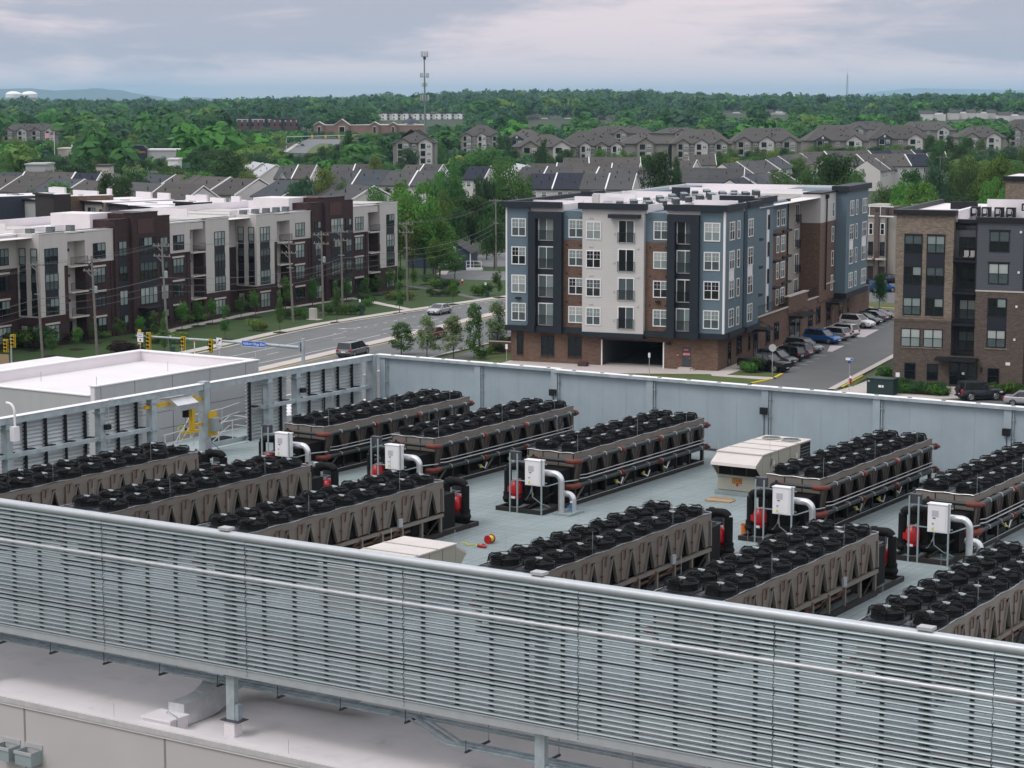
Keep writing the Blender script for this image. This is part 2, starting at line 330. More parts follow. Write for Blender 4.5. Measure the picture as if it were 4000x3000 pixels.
# ---- near louvre screen
S = thing('louvre_screen', 'long pale grey louvred metal screen across the foreground on square posts', 'screen', dc(-34, 47.4, ZR), RD)
prof = [(.04, .05), (-.015, .042), (-.055, .018), (-.07, -.008), (-.055, -.03), (-.005, -.05), (.0, -.044), (-.04, -.022), (-.05, -.006), (-.04, .012), (-.008, .033), (.04, .042)]
m = MB(); z0 = 12.0-ZR
for i in range(27): m.extx([(y-.05, z+z0+i*.147) for y, z in prof], .012, 5.788, M_SLAT)
pan = m.mesh('louvre_panel', True)
m = MB()
for i in range(5):
    x = .58+i*1.16; m.box(x-.05, x+.05, .0, .08, 11.9-ZR, 15.95-ZR, M_BLKTR); m.box(x+.035, x+.3, -.02, .05, 13.28-ZR, 13.36-ZR, M_BLKTR)
mul = m.mesh('mullion', False)
m = MB(); pts = [(0, -.13+.02*sin(i*1.9), 11.75-ZR+i*.147/2) for i in range(56)]
pts = [(.018*sin(i*.9)+.01*sin(i*2.3), p[1], p[2]) for i, p in enumerate(pts)]; m.tube(pts, .007, M_BLKTR, 5); cab = m.mesh('ground_cable')
for i in range(9):
    x = -28.8+5.8*i; o = obj('louvre_panel', pan, S, (x, 0, 0)); obj('mullion', mul, S, (x, 0, 0)); obj('ground_cable', cab, S, (x+5.8, 0, 0))
m = MB(); m.tube([(-28.9, .02, ZT-.14-ZR), (23.5, .02, ZT-.14-ZR)], .135, mat('pale_rail_metal', (.48, .51, .53), .42, .35, .06), 14); m.build('top_rail', S, True)
m = MB(); m.tube([(-28.9, -.085, 14.78-ZR), (23.5, -.085, 14.78-ZR)], .062, mat('bright_rail_metal', (.55, .57, .59), .4, .4), 10); m.build('middle_rail', S, True)
m = MB(); m.box(-28.9, 23.5, -.12, .06, 11.68-ZR, 11.92-ZR, MATS['pale_rail_metal']); m.box(-28.9, 23.5, -.15, .08, 11.925-ZR, 11.945-ZR, MATS['pale_rail_metal']); m.build('bottom_rail', S)
m = MB()
for z in (13.9, 15.6): m.box(-28.8, 23.4, .3, .46, z-ZR-.1, z-ZR+.1, M_GALVD)
m.build('inner_beam', S)
for a in (-62.5, -51.5, -40.45, -29.35, -18.2):
    x = a+34; m = MB(); m.box(x-.16, x+.16, .085, .295, .52, 6.3, M_GALV); m.box(x+.17, x+.3, .1, .28, .52, 1.02, M_GALVD); m.box(x-.3, x+.42, -.06, .44, .49, .515, M_DGREY); m.build('post', S)
    m = MB(); m.box(x-.19, x+.22, .0, .38, .0, .485, M_WHITE); m.build('plinth', S)
    m = MB(); m.box(x-.2, x+.2, -.1, .22, 6.44, 6.52, M_LPAN); m.build('cap_box', S)
# ---- conduit rack under the screen
K = thing('conduit_rack', 'bundle of thin galvanised conduits hung on strut brackets below the louvred screen', 'pipes', dc(-34, 48.9, ZR), RD)
for j in range(6):
    m = MB(); y = -.26+j*.1; zz = 1.22+.05*(j % 2); pts = [(-28, y, zz), (-.6+j*.1, y, zz), (1.0+j*.1, y-.35, zz-.42), (23, y-.35, zz-.42)] if j < 4 else [(-28, y, zz), (23, y-.1, zz-.1)]
    m.tube(pts, .036, M_GALVD, 7); m.build('conduit', K, True)
for i in range(21):
    x = -27+2.4*i; m = MB(); d = -.4 if x > .8 else 0
    m.box(x-.03, x+.03, -.45+d, .42, 1.10+d*.95, 1.16+d*.95, M_DGREY); m.box(x-.01, x+.01, -.43+d, -.41+d, 1.16+d*.95, 1.5+d, M_DGREY); m.box(x-.012, x+.012, .36, .384, 1.16+d*.95, 2.85, M_GALVD); m.build('bracket', K)
# ---- duct and its curb
p = ab(at(612, 2790, 10.42), DAZ)
p = (p[0], 47.15); D = thing('air_duct', 'silver sheet metal duct rising in an S curve beneath the louvred screen', 'duct', dc(p[0], 47.42, ZR), RD)
m = MB(); path = [(.0, .36), (.8, .36), (1.15, .40), (1.5, .55), (1.85, .82), (2.2, 1.05), (2.6, 1.15), (3.4, 1.16)]
top = [(y, z+.36) for y, z in path]; bot = [(.0, .02), (.9, .02), (1.3, .03), (1.75, .12), (2.1, .33), (2.4, .52), (2.75, .58), (3.4, .58)]
n = len(path)
for x0, x1 in ((-.62, .02),):
    vs = [(x0, y, z) for y, z in top]+[(x1, y, z) for y, z in top]+[(x0, y, z) for y, z in bot]+[(x1, y, z) for y, z in bot]
    fs = []
    fs.append((0, n, 3*n, 2*n))
    for i in range(n-1): fs += [(n+i, n+i+1, i+1, i), (2*n+i, 2*n+i+1, 3*n+i+1, 3*n+i), (i, i+1, 2*n+i+1, 2*n+i), (3*n+i, 3*n+i+1, n+i+1, n+i)]
    m.add(vs, fs, M_SILV)
m.build('duct_body', D); m = MB(); m.box(-.66, .06, 2.3, 2.36, .45, 1.55, M_SILV); m.box(-.66, .06, 3.36, 3.42, .53, 1.56, M_SILV); m.build('flange', D)
m = MB(); m.box(-.6, 4.2, 3.43, 4.05, .6, 1.5, M_GALV); m.build('duct_run', D)
Q = thing('roof_curb', 'white square roof curb box at the parapet with a small cable on top', 'roof box', dc(p[0]-.3, 46.99, ZR), RD)
m = MB(); m.box(-.62, .48, -.4, .42, 0, .38, M_WHITE); m.box(-.66, .52, -.44, .46, .38, .44, M_WHITE); m.build('box', Q); m = MB(); m.tube([(-.1, .1, .46), (-.05, .1, .53), (.3, 0, .48), (.5, -.1, .48), (.535, -.15, .2)], .014, M_GALVD, 5); m.build('cable', Q)
# ---- back wall of flat panels
V = thing('screen_wall', 'long blue grey flat panel screen wall with ribs along the back of the deck', 'wall', dc(-62.6, 85.3, ZP), RD)
px = [.3, 6.1, 10.75, 16.0, 21.95, 27.35, 33.3, 39.2, 45.1, 51]
for i in range(9):
    dy = .35 if i < 2 else 0; m = MB(); m.box(px[i]+.005, px[i+1]-.005, dy, dy+.14, 0.02, 3.1, M_SCR)
    for k in (.25, .5, .75): x = px[i]+(px[i+1]-px[i])*k; m.box(x-.006, x+.006, dy-.004, dy, .05, 3.05, M_GALVD)
    m.build('panel', V)
    m = MB(); x = px[i]; m.box(x-.17, x+.17, dy-.16, dy-.003, 0, 3.12, M_SCR); m.box(x+.2, x+.25, dy-.1, dy-.003, .0, 3.0, M_GALV)
    for z in (.7, 1.8, 2.6): m.box(x+.17, x+.3, dy-.13, dy-.06, z, z+.05, M_GALVD)
    m.build('rib', V)
for x0, x1, dy in ((-.2, 10.75, .35), (10.76, 51.2, 0)):
    m = MB(); m.box(x0, x1, dy-.2, dy+.32, 3.125, 3.19, M_TRIM); m.box(x0, x1, dy-.24, dy-.205, 3.06, 3.2, M_GALV); m.build('cap', V)
    m = MB(); k = x0+1
    while k < x1: m.box(k-.09, k+.09, dy+.02, dy+.1, 3.19, 3.215, M_DGREY); k += 1.55
    m.build('cap_clip', V)
for x in (10.75, 21.95, 33.3, 45.1):
    m = MB(); m.box(x-.16, x+.16, -.36, -.165, 1.95, 2.25, M_BLKTR); m.tube([(x, -.2, 1.95), (x, -.2, .0)], .018, M_DGREY, 6); m.build('wall_light', V)
m = MB(); m.box(0, 51, -.06, -.005, 0, .1, M_DGREY); m.build('base_trim', V)
# ---- left louvre wall seen from inside
Wl = thing('louvre_wall', 'open galvanised steel frame with louvre panels and gantry gap on the left deck edge', 'screen', dc(-62.8, 60.0, ZP), RD)
prof2 = [(-.10, .085), (-.04, .065), (.03, -.03), (.055, -.1), (.045, -.1), (.015, -.035), (-.045, .052), (-.10, .075)]
def lpanel(y0, y1):
    m = MB()
    for i in range(22):
        z = -.5+i*.168; m.ext([(x-.5, zz+z) for x, zz in prof2], y0, y1, mat('inner_louvre_metal', (.46, .50, .51), .4, .35, .08))
    m.build('louvre_panel', Wl, True)
    m = MB(); y = y0+.1
    while y < y1:
        m.box(-.42, -.34, y-.05, y+.05, -.4, 3.05, M_BLKTR); m.box(-.34, -.05, y-.02, y+.24, 1.62, 1.7, M_BLKTR)
        for i in range(20): m.box(-.46, -.4, y-.09, y-.05, -.3+i*.168, -.24+i*.168, M_BLKTR)
        y += 1.17
    m.build('mullion', Wl)
lpanel(-12., -.2); lpanel(.2, 5.3); lpanel(5.75, 8.7); lpanel(15.9, 18.9); lpanel(19.3, 25.2)
m = MB(); m.box(-.2, .16, -12, 25.3, 2.93, 3.2, M_GALV); m.build('top_beam', Wl)
m = MB(); m.box(-.22, .2, -12, 25.3, 3.205, 3.22, M_TRIM); m.build('beam_cap', Wl)
for y0, y1 in ((-12, 8.6), (16.5, 25.2)): m = MB(); m.box(-.14, .1, y0, y1, 1.5, 1.66, M_GALV); m.build('middle_beam', Wl)
for y in (-12, -6, .05, 5.5, 8.75, 16.9, 19.05): m = MB(); m.box(-.17, .17, y-.16, y+.16, 0, 2.92, M_GALV); m.box(-.24, .24, y-.22, y+.22, 0, .03, M_GALVD); m.box(-.2, .22, y-.28, y+.28, 2.7, 2.74, M_GALVD); m.box(-.2, .22, y-.28, y+.28, 1.5, 1.53, M_GALVD); m.build('post', Wl)
m = MB(); m.box(-.2, .2, 12.1, 12.5, 0, 3.3, M_GALV); m.box(-.28, .28, 12.0, 12.6, 0, .03, M_GALVD); m.bar((.2, 12.5, .5), (.6, 12.8, 0), .05, .05, M_GALVD); m.build('crane_post', Wl)
m = MB(); m.box(-.25, .25, 25.05, 25.35, 0, 3.18, M_GALV); m.build('corner_post', Wl)
for y in (5.62, 19.2): m = MB(); m.box(.175, .4, y-.1, y+.15, 1.98, 2.2, M_BLKTR); m.build('wall_light', Wl)
for y, x in ((5.75, .26), (21.6, .26)):
    m = MB(); m.tube([(x, y, 0), (x, y, 3.22), (x+.15, y, 3.3)], .018, M_CLAMP, 6); m.lathe([(.02, .02), (.1, 0), (.11, -.05), (.07, -.1), (.0, -.12)], (x+.2, y, 3.33), M_CAB, 10); m.build('security_camera', Wl, True)
m = MB(); m.tube(arc((.3, -.1, 3.5), .35, 0, pi/2, 5, (1, 0, 0), (0, 0, 1))+[(.2, -.1, 3.85)], .05, M_CAB, 8); m.tube([(.65, -.1, 3.5), (.65, -.1, 2.9)], .05, M_CAB, 8); m.box(.5, .75, -.25, .05, 2.3, 2.9, M_CAB); m.build('antenna_box', Wl, True)
# ---- yellow jib crane on the tall post
J = thing('jib_crane', 'yellow wall jib crane with silver hoist hood on the tall steel post', 'crane', dc(-62.8, 72.3, ZP), RD)
m = MB(); m.box(-.1, .1, -.97, -.76, 1.15, 2.7, M_YEL); m.box(-.04, .04, -.75, -.21, 1.3, 1.42, M_YEL); m.box(-.04, .04, -.75, -.21, 2.45, 2.6, M_YEL); m.box(-.15, .15, -1.2, -.5, 1.04, 1.14, M_YEL); m.box(-.15, .15, -1.15, -.6, 2.71, 2.75, M_YEL); m.build('mast', J)
m = MB(); m.box(-.08, .08, -4.0, -.98, 2.5, 2.66, M_YEL); m.build('boom', J)
m = MB(); m.ext([(-.45, 2.5), (-.4, 2.78), (.1, 2.84), (.62, 2.52), (.62, 2.26), (.6, 2.26), (.6, 2.51), (.1, 2.81), (-.38, 2.75), (-.43, 2.5)], -2.5, -1.1, M_SILV); m.ext([(-.4, 2.3), (-.4, 2.72), (.1, 2.8), (.58, 2.5), (.58, 2.3)], -2.49, -2.45, M_SILV); m.build('hood', J)
m = MB(); m.box(-.2, .2, -1.6, -1.2, 2.15, 2.45, M_BLACK); m.box(-.1, .1, -1.4, -1.18, 1.8, 2.14, M_BLK2); m.tube([(0, -1.3, 1.8), (0, -1.3, 1.3)], .01, M_DGREY, 5); m.box(-.04, .04, -1.34, -1.26, 1.2, 1.3, M_BLACK); m.build('hoist', J)
m = MB(); m.tube(arc((0, -1.6, 1.3), .16, 0, 2*pi, 16, (.3, .95, 0), (0, 0, 1)), .022, M_LABELY, 6); m.tube([(0, -1.52, 1.15), (0, -1.45, .8)], .035, M_YEL, 6); m.build('pendant_cable', J, True)
m = MB(); m.box(.205, .225, .02, .62, .75, 1.9, M_YEL); m.build('back_plate', J); m = MB(); m.box(.23, .5, .06, .55, 1.0, 1.6, M_GREY); m.box(.5, .515, .1, .51, 1.04, 1.56, M_GREY); m.build('control_box', J)
m = MB(); m.lathe([(.04, 0), (.04, .03), (0, .03)], (0, 0, 0), M_RED, 8); k = m.build('red_knob', J); k.location = (.516, .45, 1.45); k.rotation_euler = (0, pi/2, 0)
# ---- stair handrails behind
H = thing('stair_handrail', 'pale tubular handrails around the stair opening beside the steel deck', 'handrail', dc(-63.6, 70.2, ZP), RD)
m = MB(); r = .024
for z in (1.05, .6): m.tube([(-.1, .3, z-.1), (-.1, 2.3, z+.0), (-.1, 2.35, z-.35), (-.1, 2.2, z-.4)], r, M_RAIL, 6); m.tube([(0, 3, z), (0, 6.2, z), (-.9, 6.25, z), (-.9, 5.8, z), (-.9, 3.4, z-1.2)], r, M_RAIL, 6); m.tube([(-2.0, 3., z-1.2), (-2.0, 4.3, z+.15), (-2., 6.6, z+.2), (-2.6, 8.6, z+.2)], r, M_RAIL, 6)
for y in (3.1, 4, 5, 6.15): m.tube([(0, y, 0), (0, y, 1.05)], r, M_RAIL, 6)
for y in (4.3, 5.4, 6.6): m.tube([(-2, y, 0), (-2, y, 1.2)], r, M_RAIL, 6)
for y in (.4, 1.4): m.tube([(-.1, y, -.2), (-.1, y, 1.0)], r, M_RAIL, 6)
m.build('rail', H, True); m = MB(); m.box(.02, .1, 2.9, 6.4, 0.003, .2, M_GALV); m.box(-1.6, -.1, 4.6, 6.2, .003, .02, M_COIL); m.build('kick_plate', H)
# landing outside the frame that carries the stair
L_ = thing('stair_landing', 'grey grating landing between the louvre wall and the white annexe', 'landing', dc(-64.6, 72, ZP), RD)
m = MB(); m.box(-1.6, 1.48, -3, 8.6, -.08, -.005, M_GRATE); m.build('landing_deck', L_); m = MB()
for y in (-2.8, 2.5, 8.4): m.box(-1.5, -1.3, y-.1, y+.1, -3.2, -.085, M_GALVD); m.box(1.1, 1.3, y-.1, y+.1, -3.2, -.085, M_GALVD)
m.build('leg', L_)
# ---- white annexe
A = thing('roof_annexe', 'flat roofed pale metal annexe with plain white roof left of the deck', 'building', dc(-66.4, 69.0, 0), RD)
zt = 16.05; X0, X1, Y0, Y1 = -7.9, 0, 0, 11.6
m = MB(); m.box(X0, X1, Y0, Y1, 9.7, zt-.75, M_LPAN); m.box(X1-.06, X1, Y0, Y1, zt-.75, zt, M_LPAN); m.box(X1-.3, X1-.061, Y0, Y1, zt-.75, zt, M_WHITE); m.box(X0, X0+.3, Y0, Y1, zt-.75, zt, M_WHITE); m.box(X0+.3, X1-.3, Y1-.3, Y1, zt-.75, zt, M_WHITE); m.box(X0-6, X1-.3, Y0, Y0+.25, zt-.75, zt-.45, M_LPAN); m.box(X0-6, X0, Y0+.25, Y1, 9.7, zt-.75, M_LPAN); m.build('wall', A)
m = MB(); dk = mat('panel_gap', (.1, .105, .11), .7)
for z in (13.55, 14.35, 15.2): m.box(X1+.001, X1+.006, Y0, Y1, z-.012, z+.012, dk)
for y in (.35, 2.6, 5.2, 7.9, 10.6): m.box(X1+.001, X1+.006, y-.012, y+.012, 9.7, zt, dk)
m.build('panel_joint', A)
m = MB(); m.box(X0+.3, X1-.301, Y0+.25, Y1-.301, zt-.75, zt-.5, M_WHITE); m.box(X0-6, X0-.002, Y0+.25, Y1, zt-.75, zt-.71, M_WHITE); m.build('roof', A)
m = MB(); m.box(X1-.36, X1+.05, Y0-.05, Y1+.05, zt, zt+.05, M_TRIM); m.box(X0-.05, X1-.37, Y1-.36, Y1+.05, zt, zt+.05, M_TRIM); m.box(X0-.05, X0+.36, Y0, Y1-.37, zt, zt+.05, M_TRIM); m.box(X0-6, X1-.37, Y0-.05, Y0+.3, zt-.45, zt-.4, M_TRIM); m.build('coping', A)
m = MB()
for x, y in ((X0+.1, Y1-.1), (X1-.1, Y1-.1), (X1-.1, .2), (X1-2.4, Y1-.15), (-4.9, Y1-.15), (-3.5, .1), (-1, 6)): m.tube([(x, y, zt), (x, y, zt+.45)], .012, M_CLAMP, 5)
m.build('lightning_rod', A); m = MB(); m.extx([(0, 0), (.0, .2), (.1, .26), (.5, .26), (.6, .2), (.6, 0)], .003, .25, M_CLAMP); k = m.build('wall_lamp', A); k.location = (0, 2.2, 13.5)
# white lower roof strip beyond the annexe
m = MB(); m.box(-2.6, .2, Y1+.02, Y1+9, 9.7, 13.0, M_WHITE); m.build('lower_roof_block', A)

# ---------------------------------------------------------------- CHILLERS
def fan_meshes():
    m = MB(); m.lathe([(.47, 0), (.45, .04), (.445, .16), (.48, .18), (.48, .195), (.44, .185), (.43, .06)], (0, 0, 0), M_BLACK, 22, False); m.lathe([(.44, .05), (.1, .07)], (0, 0, 0), M_COIL, 18, False)
    for k in range(5):               # blades
        a = 2*pi*k/5; m.add([(.1*cos(a), .1*sin(a), .12), (.42*cos(a-.2), .42*sin(a-.2), .09), (.42*cos(a+.5), .42*sin(a+.5), .17), (.1*cos(a+.7), .1*sin(a+.7), .16)], [(0, 1, 2, 3)], M_BLACK)
    drum = m.mesh('fan', True)
    m = MB()
    for r, z in ((.52, .1), (.515, .17), (.5, .235), (.43, .268), (.36, .283), (.29, .292), (.22, .298)): m.tube([(r*cos(2*pi*j/24), r*sin(2*pi*j/24), z) for j in range(25)], .0045, M_WIRE, 4, cap=False)
    for k in range(24): a = 2*pi*k/24; c, s_ = cos(a), sin(a); m.tube([(.52*c, .52*s_, .08), (.515*c, .515*s_, .2), (.49*c, .49*s_, .25), (.15*c, .15*s_, .3)], .0035, M_WIRE, 3, cap=False)
    for k in range(4): a = pi/4+pi/2*k+.3; c, s_ = cos(a), sin(a); m.tube([(.5*c, .5*s_, .04), (.5*c, .5*s_, .24), (.42*c, .42*s_, .3), (.1*c, .1*s_, .3)], .022, M_BLACK, 5)
    m.tube([(.1, .0, .31), (.32, -.1, .29), (.47, -.2, .2), (.5, -.22, .02)], .014, M_BLK2, 5)
    guard = m.mesh('guard', True)
    m = MB(); m.lathe([(.1, .285), (.1, .31), (.08, .318), (0, .318)], (0, 0, 0), M_GREY, 12); m.box(-.01, .12, -.035, .035, .319, .335, M_CLAMP); cap = m.mesh('motor_cap', True)
    return drum, guard, cap
FAN = fan_meshes()
PITCH = 1.21; CL = 11.25; CH = 2.1
def make_chiller(label, group, front=False):
    t = thing('air_cooled_chiller', label, 'chiller', (0, 0, 0), 0, group)
    # base frame and legs
    m = MB()
    for x in (-1.06, 1.06): m.box(x-.06, x+.06, 0, CL, 0.002, .19, M_TAND)
    m.box(1.12, 1.14, 0, CL, .17, .2, M_CLAMP)
    for y in (0.06, CL-.06): m.box(-1., 1., y-.06, y+.06, 0.002, .19, M_TAND)
    m.build('base_frame', t)
    m = MB()
    for i in range(10):
        y = .12+i*(CL-.24)/9
        m.box(1.0, 1.1, y-.05, y+.05, .19, .86, M_TAND); m.box(-1.1, -1.0, y-.05, y+.05, .19, .76, M_TAN)
        if i < 9 and i % 3 == 0: m.bar((1.05, y+.1, .22), (1.05, y+.9, .8), .06, .06, M_TAN); m.bar((-1.05, y+.9, .22), (-1.05, y+.1, .7), .05, .05, M_TAND)
        m.bar((1.02, y, .62), (1.3, y, .84), .05, .05, M_TAND)
    m.box(-1.13, -1.0, 0, CL, .76, .88, M_TAN); m.box(1.0, 1.1, 0, CL, .86, .95, M_TAND)
    for x0 in (-1.12, 1.0): m.box(x0, x0+.12, CL-.1, CL, .2, 1.9, M_TAN)
    m.build('support_frame', t)
    # dark coils and internals
    m = MB(); m.box(-.98, .98, .15, CL-.15, .92, 1.9, M_COIL); m.box(-.7, .75, .4, CL-.5, .22, .75, M_COIL)
    for i in range(6): y = 1+i*1.7; m.lathe([(.17, 0), (.19, .3), (.15, .5), (.0, .55)], (.8, y, .2), M_BLK2, 10)
    m.build('coil', t)
    for y, z in ((3.6, .45), (5.9, .4), (7.6, .5)): m = MB(); m.tube([(.9, y, z), (1.08, y+.2, z-.15), (1.1, y+.35, z+.1)], .05, M_SILV, 7); m.box(1.02, 1.06, y-.12, y+.02, .35, .5, M_LABELY); m.build('valve', t, True)
    # side panels: tan inverted trapezoids with a dark V between, apex up
    m = MB(); zt, zb = 1.84, .95
    for sx in (-1, 1):
        x = 1.09*sx
        for i in range(10):
            yc = .1+PITCH*i+ .05; y0 = max(yc-PITCH/2+.0, 0.02); y1 = min(yc+PITCH/2, CL-.12)
            hb = .06 if sx > 0 else .27; ya, yb = yc-hb, yc+hb; ti = .14 if sx > 0 else .02
            if i == 0: ya = .02
            P = [(x, y0+ti, zt), (x, y1-ti, zt), (x, min(yb+.02, CL-.14), zb), (x, max(ya-.02, .02), zb)]
            Q = [(x-.07*sx, p[1], p[2]) for p in P]; vs = P+Q
            fs = [(0, 1, 2, 3), (7, 6, 5, 4), (0, 4, 5, 1), (1, 5, 6, 2), (2, 6, 7, 3), (3, 7, 4, 0)]
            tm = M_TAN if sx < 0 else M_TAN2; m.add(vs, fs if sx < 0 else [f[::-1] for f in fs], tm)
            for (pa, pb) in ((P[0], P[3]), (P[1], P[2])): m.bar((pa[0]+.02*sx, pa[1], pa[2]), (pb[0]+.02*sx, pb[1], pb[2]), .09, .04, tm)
            if 0 < i < 9: m.box(x+.02*sx, x+.05*sx, y1-.08, y1+.08, zt-.05, zt+.02, M_COIL)
            m.box(x+.001*sx, x+.012*sx, yc-.01, yc+.01, zb, zt, M_TAND)
        m.box(x-.06*sx, x+.015*sx, 0, CL, zt+.002, CH-.02, M_TAN)
        for i in (1, 2):             # vented door near the pump end of the plain side
            for k in range(9): m.box(x+.013*sx, x+.022*sx, CL-.9-i*.34, CL-.72-i*.34, 1.1+k*.075, 1.135+k*.075, M_FOIL)
    m.box(-1.08, 1.08, 0, .05, 1.55, CH-.02, M_TAN); m.box(-1.08, 1.08, CL-.05, CL, .9, CH-.02, M_TAN); m.box(-1.08, 1.08, .01, .05, .9, 1.54, M_COIL)
    for x in (-.36, .36): m.box(x-.02, x+.02, -.012, -.001, 1.55, CH-.03, M_TAND)
    m.box(-.95, .95, CL+.001, CL+.02, .95, 1.2, M_TAND); m.build('casing', t)
    m = MB(); m.box(-1.1, 1.1, -.02, CL+.02, CH-.018, CH, M_FANDECK)
    for y in [PITCH*i+.1 for i in range(10)]: m.box(-1.1, 1.1, y-.02, y+.02, CH, CH+.012, M_BLACK)
    m.box(-.015, .015, 0, CL, CH, CH+.014, M_BLACK); m.build('fan_deck', t)
    m = MB(); q = []
    for sx in (-1, 1): m.tube([(1.1*sx+.008*sin(j*2.7), CL*j/60, CH+.008+.016*sin(j*.65+sx)) for j in range(61)], .016, M_FOIL, 5)
    m.tube([(-1.1+2.2*j/12, -.03, CH+.008+.014*sin(j*1.3)) for j in range(13)], .016, M_FOIL, 5); m.build('edge_flashing', t, True)
    # refrigerant pipes on the plain side
    m = MB()
    for i in range(1, 9):
        y = .2+PITCH*i; m.tube([(-1.13, y-.4, 1.93), (-1.13, y-.05, 1.93), (-1.13, y+.02, 1.86), (-1.13, y+.02, .95)], .016, M_COPPER, 5); m.tube([(-1.13, y-.25, 1.9), (-1.13, y-.22, 1.65), (-1.1, y-.2, 1.6)], .02, M_COPPER, 5); m.box(-1.16, -1.1, y-.02, y+.06, 1.3, 1.36, M_COPPER)
    for i in range(2, 9): m.tube([(-1.0, PITCH*i+.3, .9), (-1.15, PITCH*i+.35, .8), (-1.0, PITCH*i+.6, .6)], .045, M_COPPER, 6)
    m.tube([(-.98, 2, .55), (-.98, CL-1, .5)], .05, M_COPPER, 7); m.box(-1.2, -1.12, 2.7, 2.95, .86, 1.16, M_CLAMP); m.build('refrigerant_pipe', t, True)
    # water pipes, clamps and conduits on the piped side
    for nm, z in (('supply_pipe', 1.83), ('return_pipe', .86)):
        m = MB(); m.tube([(1.36, -.1, z), (1.36, CL-.25, z)], .092, M_PIPE, 12); c = m.build(nm, t, True)
        m = MB(); m.tube([(.105*cos(a), 0, .105*sin(a)) for a in [pi*j/6-.3 for j in range(9)]], .02, M_CLAMP, 5); m.tube([(-.1, 0, 0), (-.28, -.02, -.12)], .016, M_GALVD, 5); cm = m.mesh('clamp')
        for i in range(9): obj('clamp', cm, c, (1.36, .75+PITCH*i, z))
        for y in (3.35, 6.6, CL-.3):
            m = MB(); m.lathe([(.095, -.08), (.14, -.07), (.14, .07), (.095, .08)], (0, 0, 0), M_RUST, 12); m.box(.1, .2, -.05, .05, -.04, .04, M_RUST); k = m.build('coupling', c); k.location = (1.36, y, z); k.rotation_euler = (pi/2, 0, 0)
    m = MB(); m.tube(arc((1.18, -.12, 1.83), .2, 0, -pi/2, 6, (1, 0, 0), (0, 1, 0))+[(.95, -.32, 1.83)], .105, M_RUST, 12); m.lathe([(.15, -.04), (.15, .04)], (1.38, -.08, 1.83), M_RUST, 12); m.build('pipe_elbow', t, True)
    m = MB(); m.tube([(1.36, -.05, .86), (1.36, -.2, .84), (1.25, -.35, .82), (.8, -.4, .8)], .12, M_RUST, 12); m.build('pipe_elbow', t, True)
    m = MB(); m.tube([(.95, -.32, 1.83), (-.35, -.32, 1.83)], .075, M_PIPE, 10); m.build('end_pipe', t, True)
    m = MB(); m.tube([(-.3, -.32, 1.83), (-.5, -.4, 1.83), (-.55, -.6, 1.75)], .1, M_RUST, 10); m.build('pipe_elbow', t, True)
    for z, r in ((1.24, .017), (1.1, .026)): m = MB(); m.tube([(1.3, .1, z), (1.42, .4, z), (1.42, CL-.6, z), (1.3, CL-.4, z+.02), (1.12, CL-.38, z-.02)], r, M_CLAMP, 6); m.build('conduit', t, True)
    for i in range(18): 
        x = -.62 if i < 9 else .62; f = obj('fan', FAN[0], t, (x, .70+PITCH*(i % 9), CH+.005), rz=.4*(i % 3)); obj('guard', FAN[1], f); obj('motor_cap', FAN[2], f)
    for x, y in ((1.08, .3), (1.08, 5.2), (-1.06, 2.7), (1.08, 9.6), (-1.08, 8)): m = MB(); m.tube([(x, y, CH), (x, y, CH+.75)], .006, M_GREY, 5); m.build('lightning_rod', t)
    # ---- pump skid
    m = MB()
    for y in (-2.4, -.12): m.box(-1.06, 1.1, y-.05, y+.05, .002, .17, M_TAND)
    for x in (-1.02, 0, 1.05): m.box(x-.05, x+.05, -2.35, -.17, .002, .16, M_TAND)
    m.bar((.3, -2.2, .18), (1.0, -.3, .9), .06, .06, M_TAND); m.build('pump_skid', t)
    m = MB(); m.tube([(-.82, -1.9, .45), (-.82, -1.9, 1.5)]+arc((-.6, -1.9, 1.5), .22, pi, pi/2, 6, (1, 0, 0), (0, 0, 1))+[(-.35, -1.85, 1.72), (-.1, -1.6, 1.72)], .155, M_BLK2, 14)
    m.lathe([(.0, -.2), (.17, -.15), (.23, 0), (.17, .15), (0, .2)], (-.82, -1.9, .42), M_BLK2, 14); m.lathe([(.19, -.06), (.19, .06)], (-.82, -1.9, .62), M_BLK2, 14); m.tube([(-.3, -1.8, 1.72), (-.17, -1.7, 1.72)], .2, M_BLK2, 14)
    m.tube([(-.82, -1.9, .4), (-.4, -1.75, .38), (.6, -1.5, .38)], .17, M_BLK2, 12); m.tube([(-.1, -1.6, 1.72), (-.1, -1.6, .4)], .2, M_BLK2, 12); m.tube([(-.1, -1.6, 1.5), (.5, -1.4, 1.5)], .19, M_BLK2, 12); m.build('insulated_pipe', t, True)
    m = MB(); m.lathe([(.02, -.05), (.22, 0), (.24, .1), (.24, .85), (.19, .98), (.05, 1.05), (.04, 1.1), (0, 1.1)], (-.35, -.75, .95), M_BLK2, 16); m.tube([(-.35, -.75, .2), (-.35, -.75, .95)], .06, M_BLK2, 6); m.build('expansion_tank', t, True)
    m = MB(); c = (-.42, -1.95, .42); m.lathe([(.2, 0), (.22, .03), (.22, .12), (.17, .16), (.17, .24), (.26, .26), (.26, .56), (.24, .6), (.2, .72), (.13, .78), (0, .79)], c, M_RED, 16); m.box(c[0]-.33, c[0]-.2, c[1]-.1, c[1]+.1, .7, .92, M_RED); m.box(c[0]-.1, c[0]+.1, c[1]-.235, c[1]-.2, .47, .56, M_CAB); m.build('pump_motor', t, True)
    m = MB(); m.lathe([(.2, -.22), (.3, -.15), (.3, .08), (.2, .12)], (-.42, -1.95, .38), M_BLK2, 14); m.tube([(.3, -1.2, .3), (.3, -1.2, 1.3)], .36, M_BLK2, 14); m.box(-.95, .95, -1.0, -.02, .2, 1.5, M_BLK2); m.build('pump_casing', t, True)
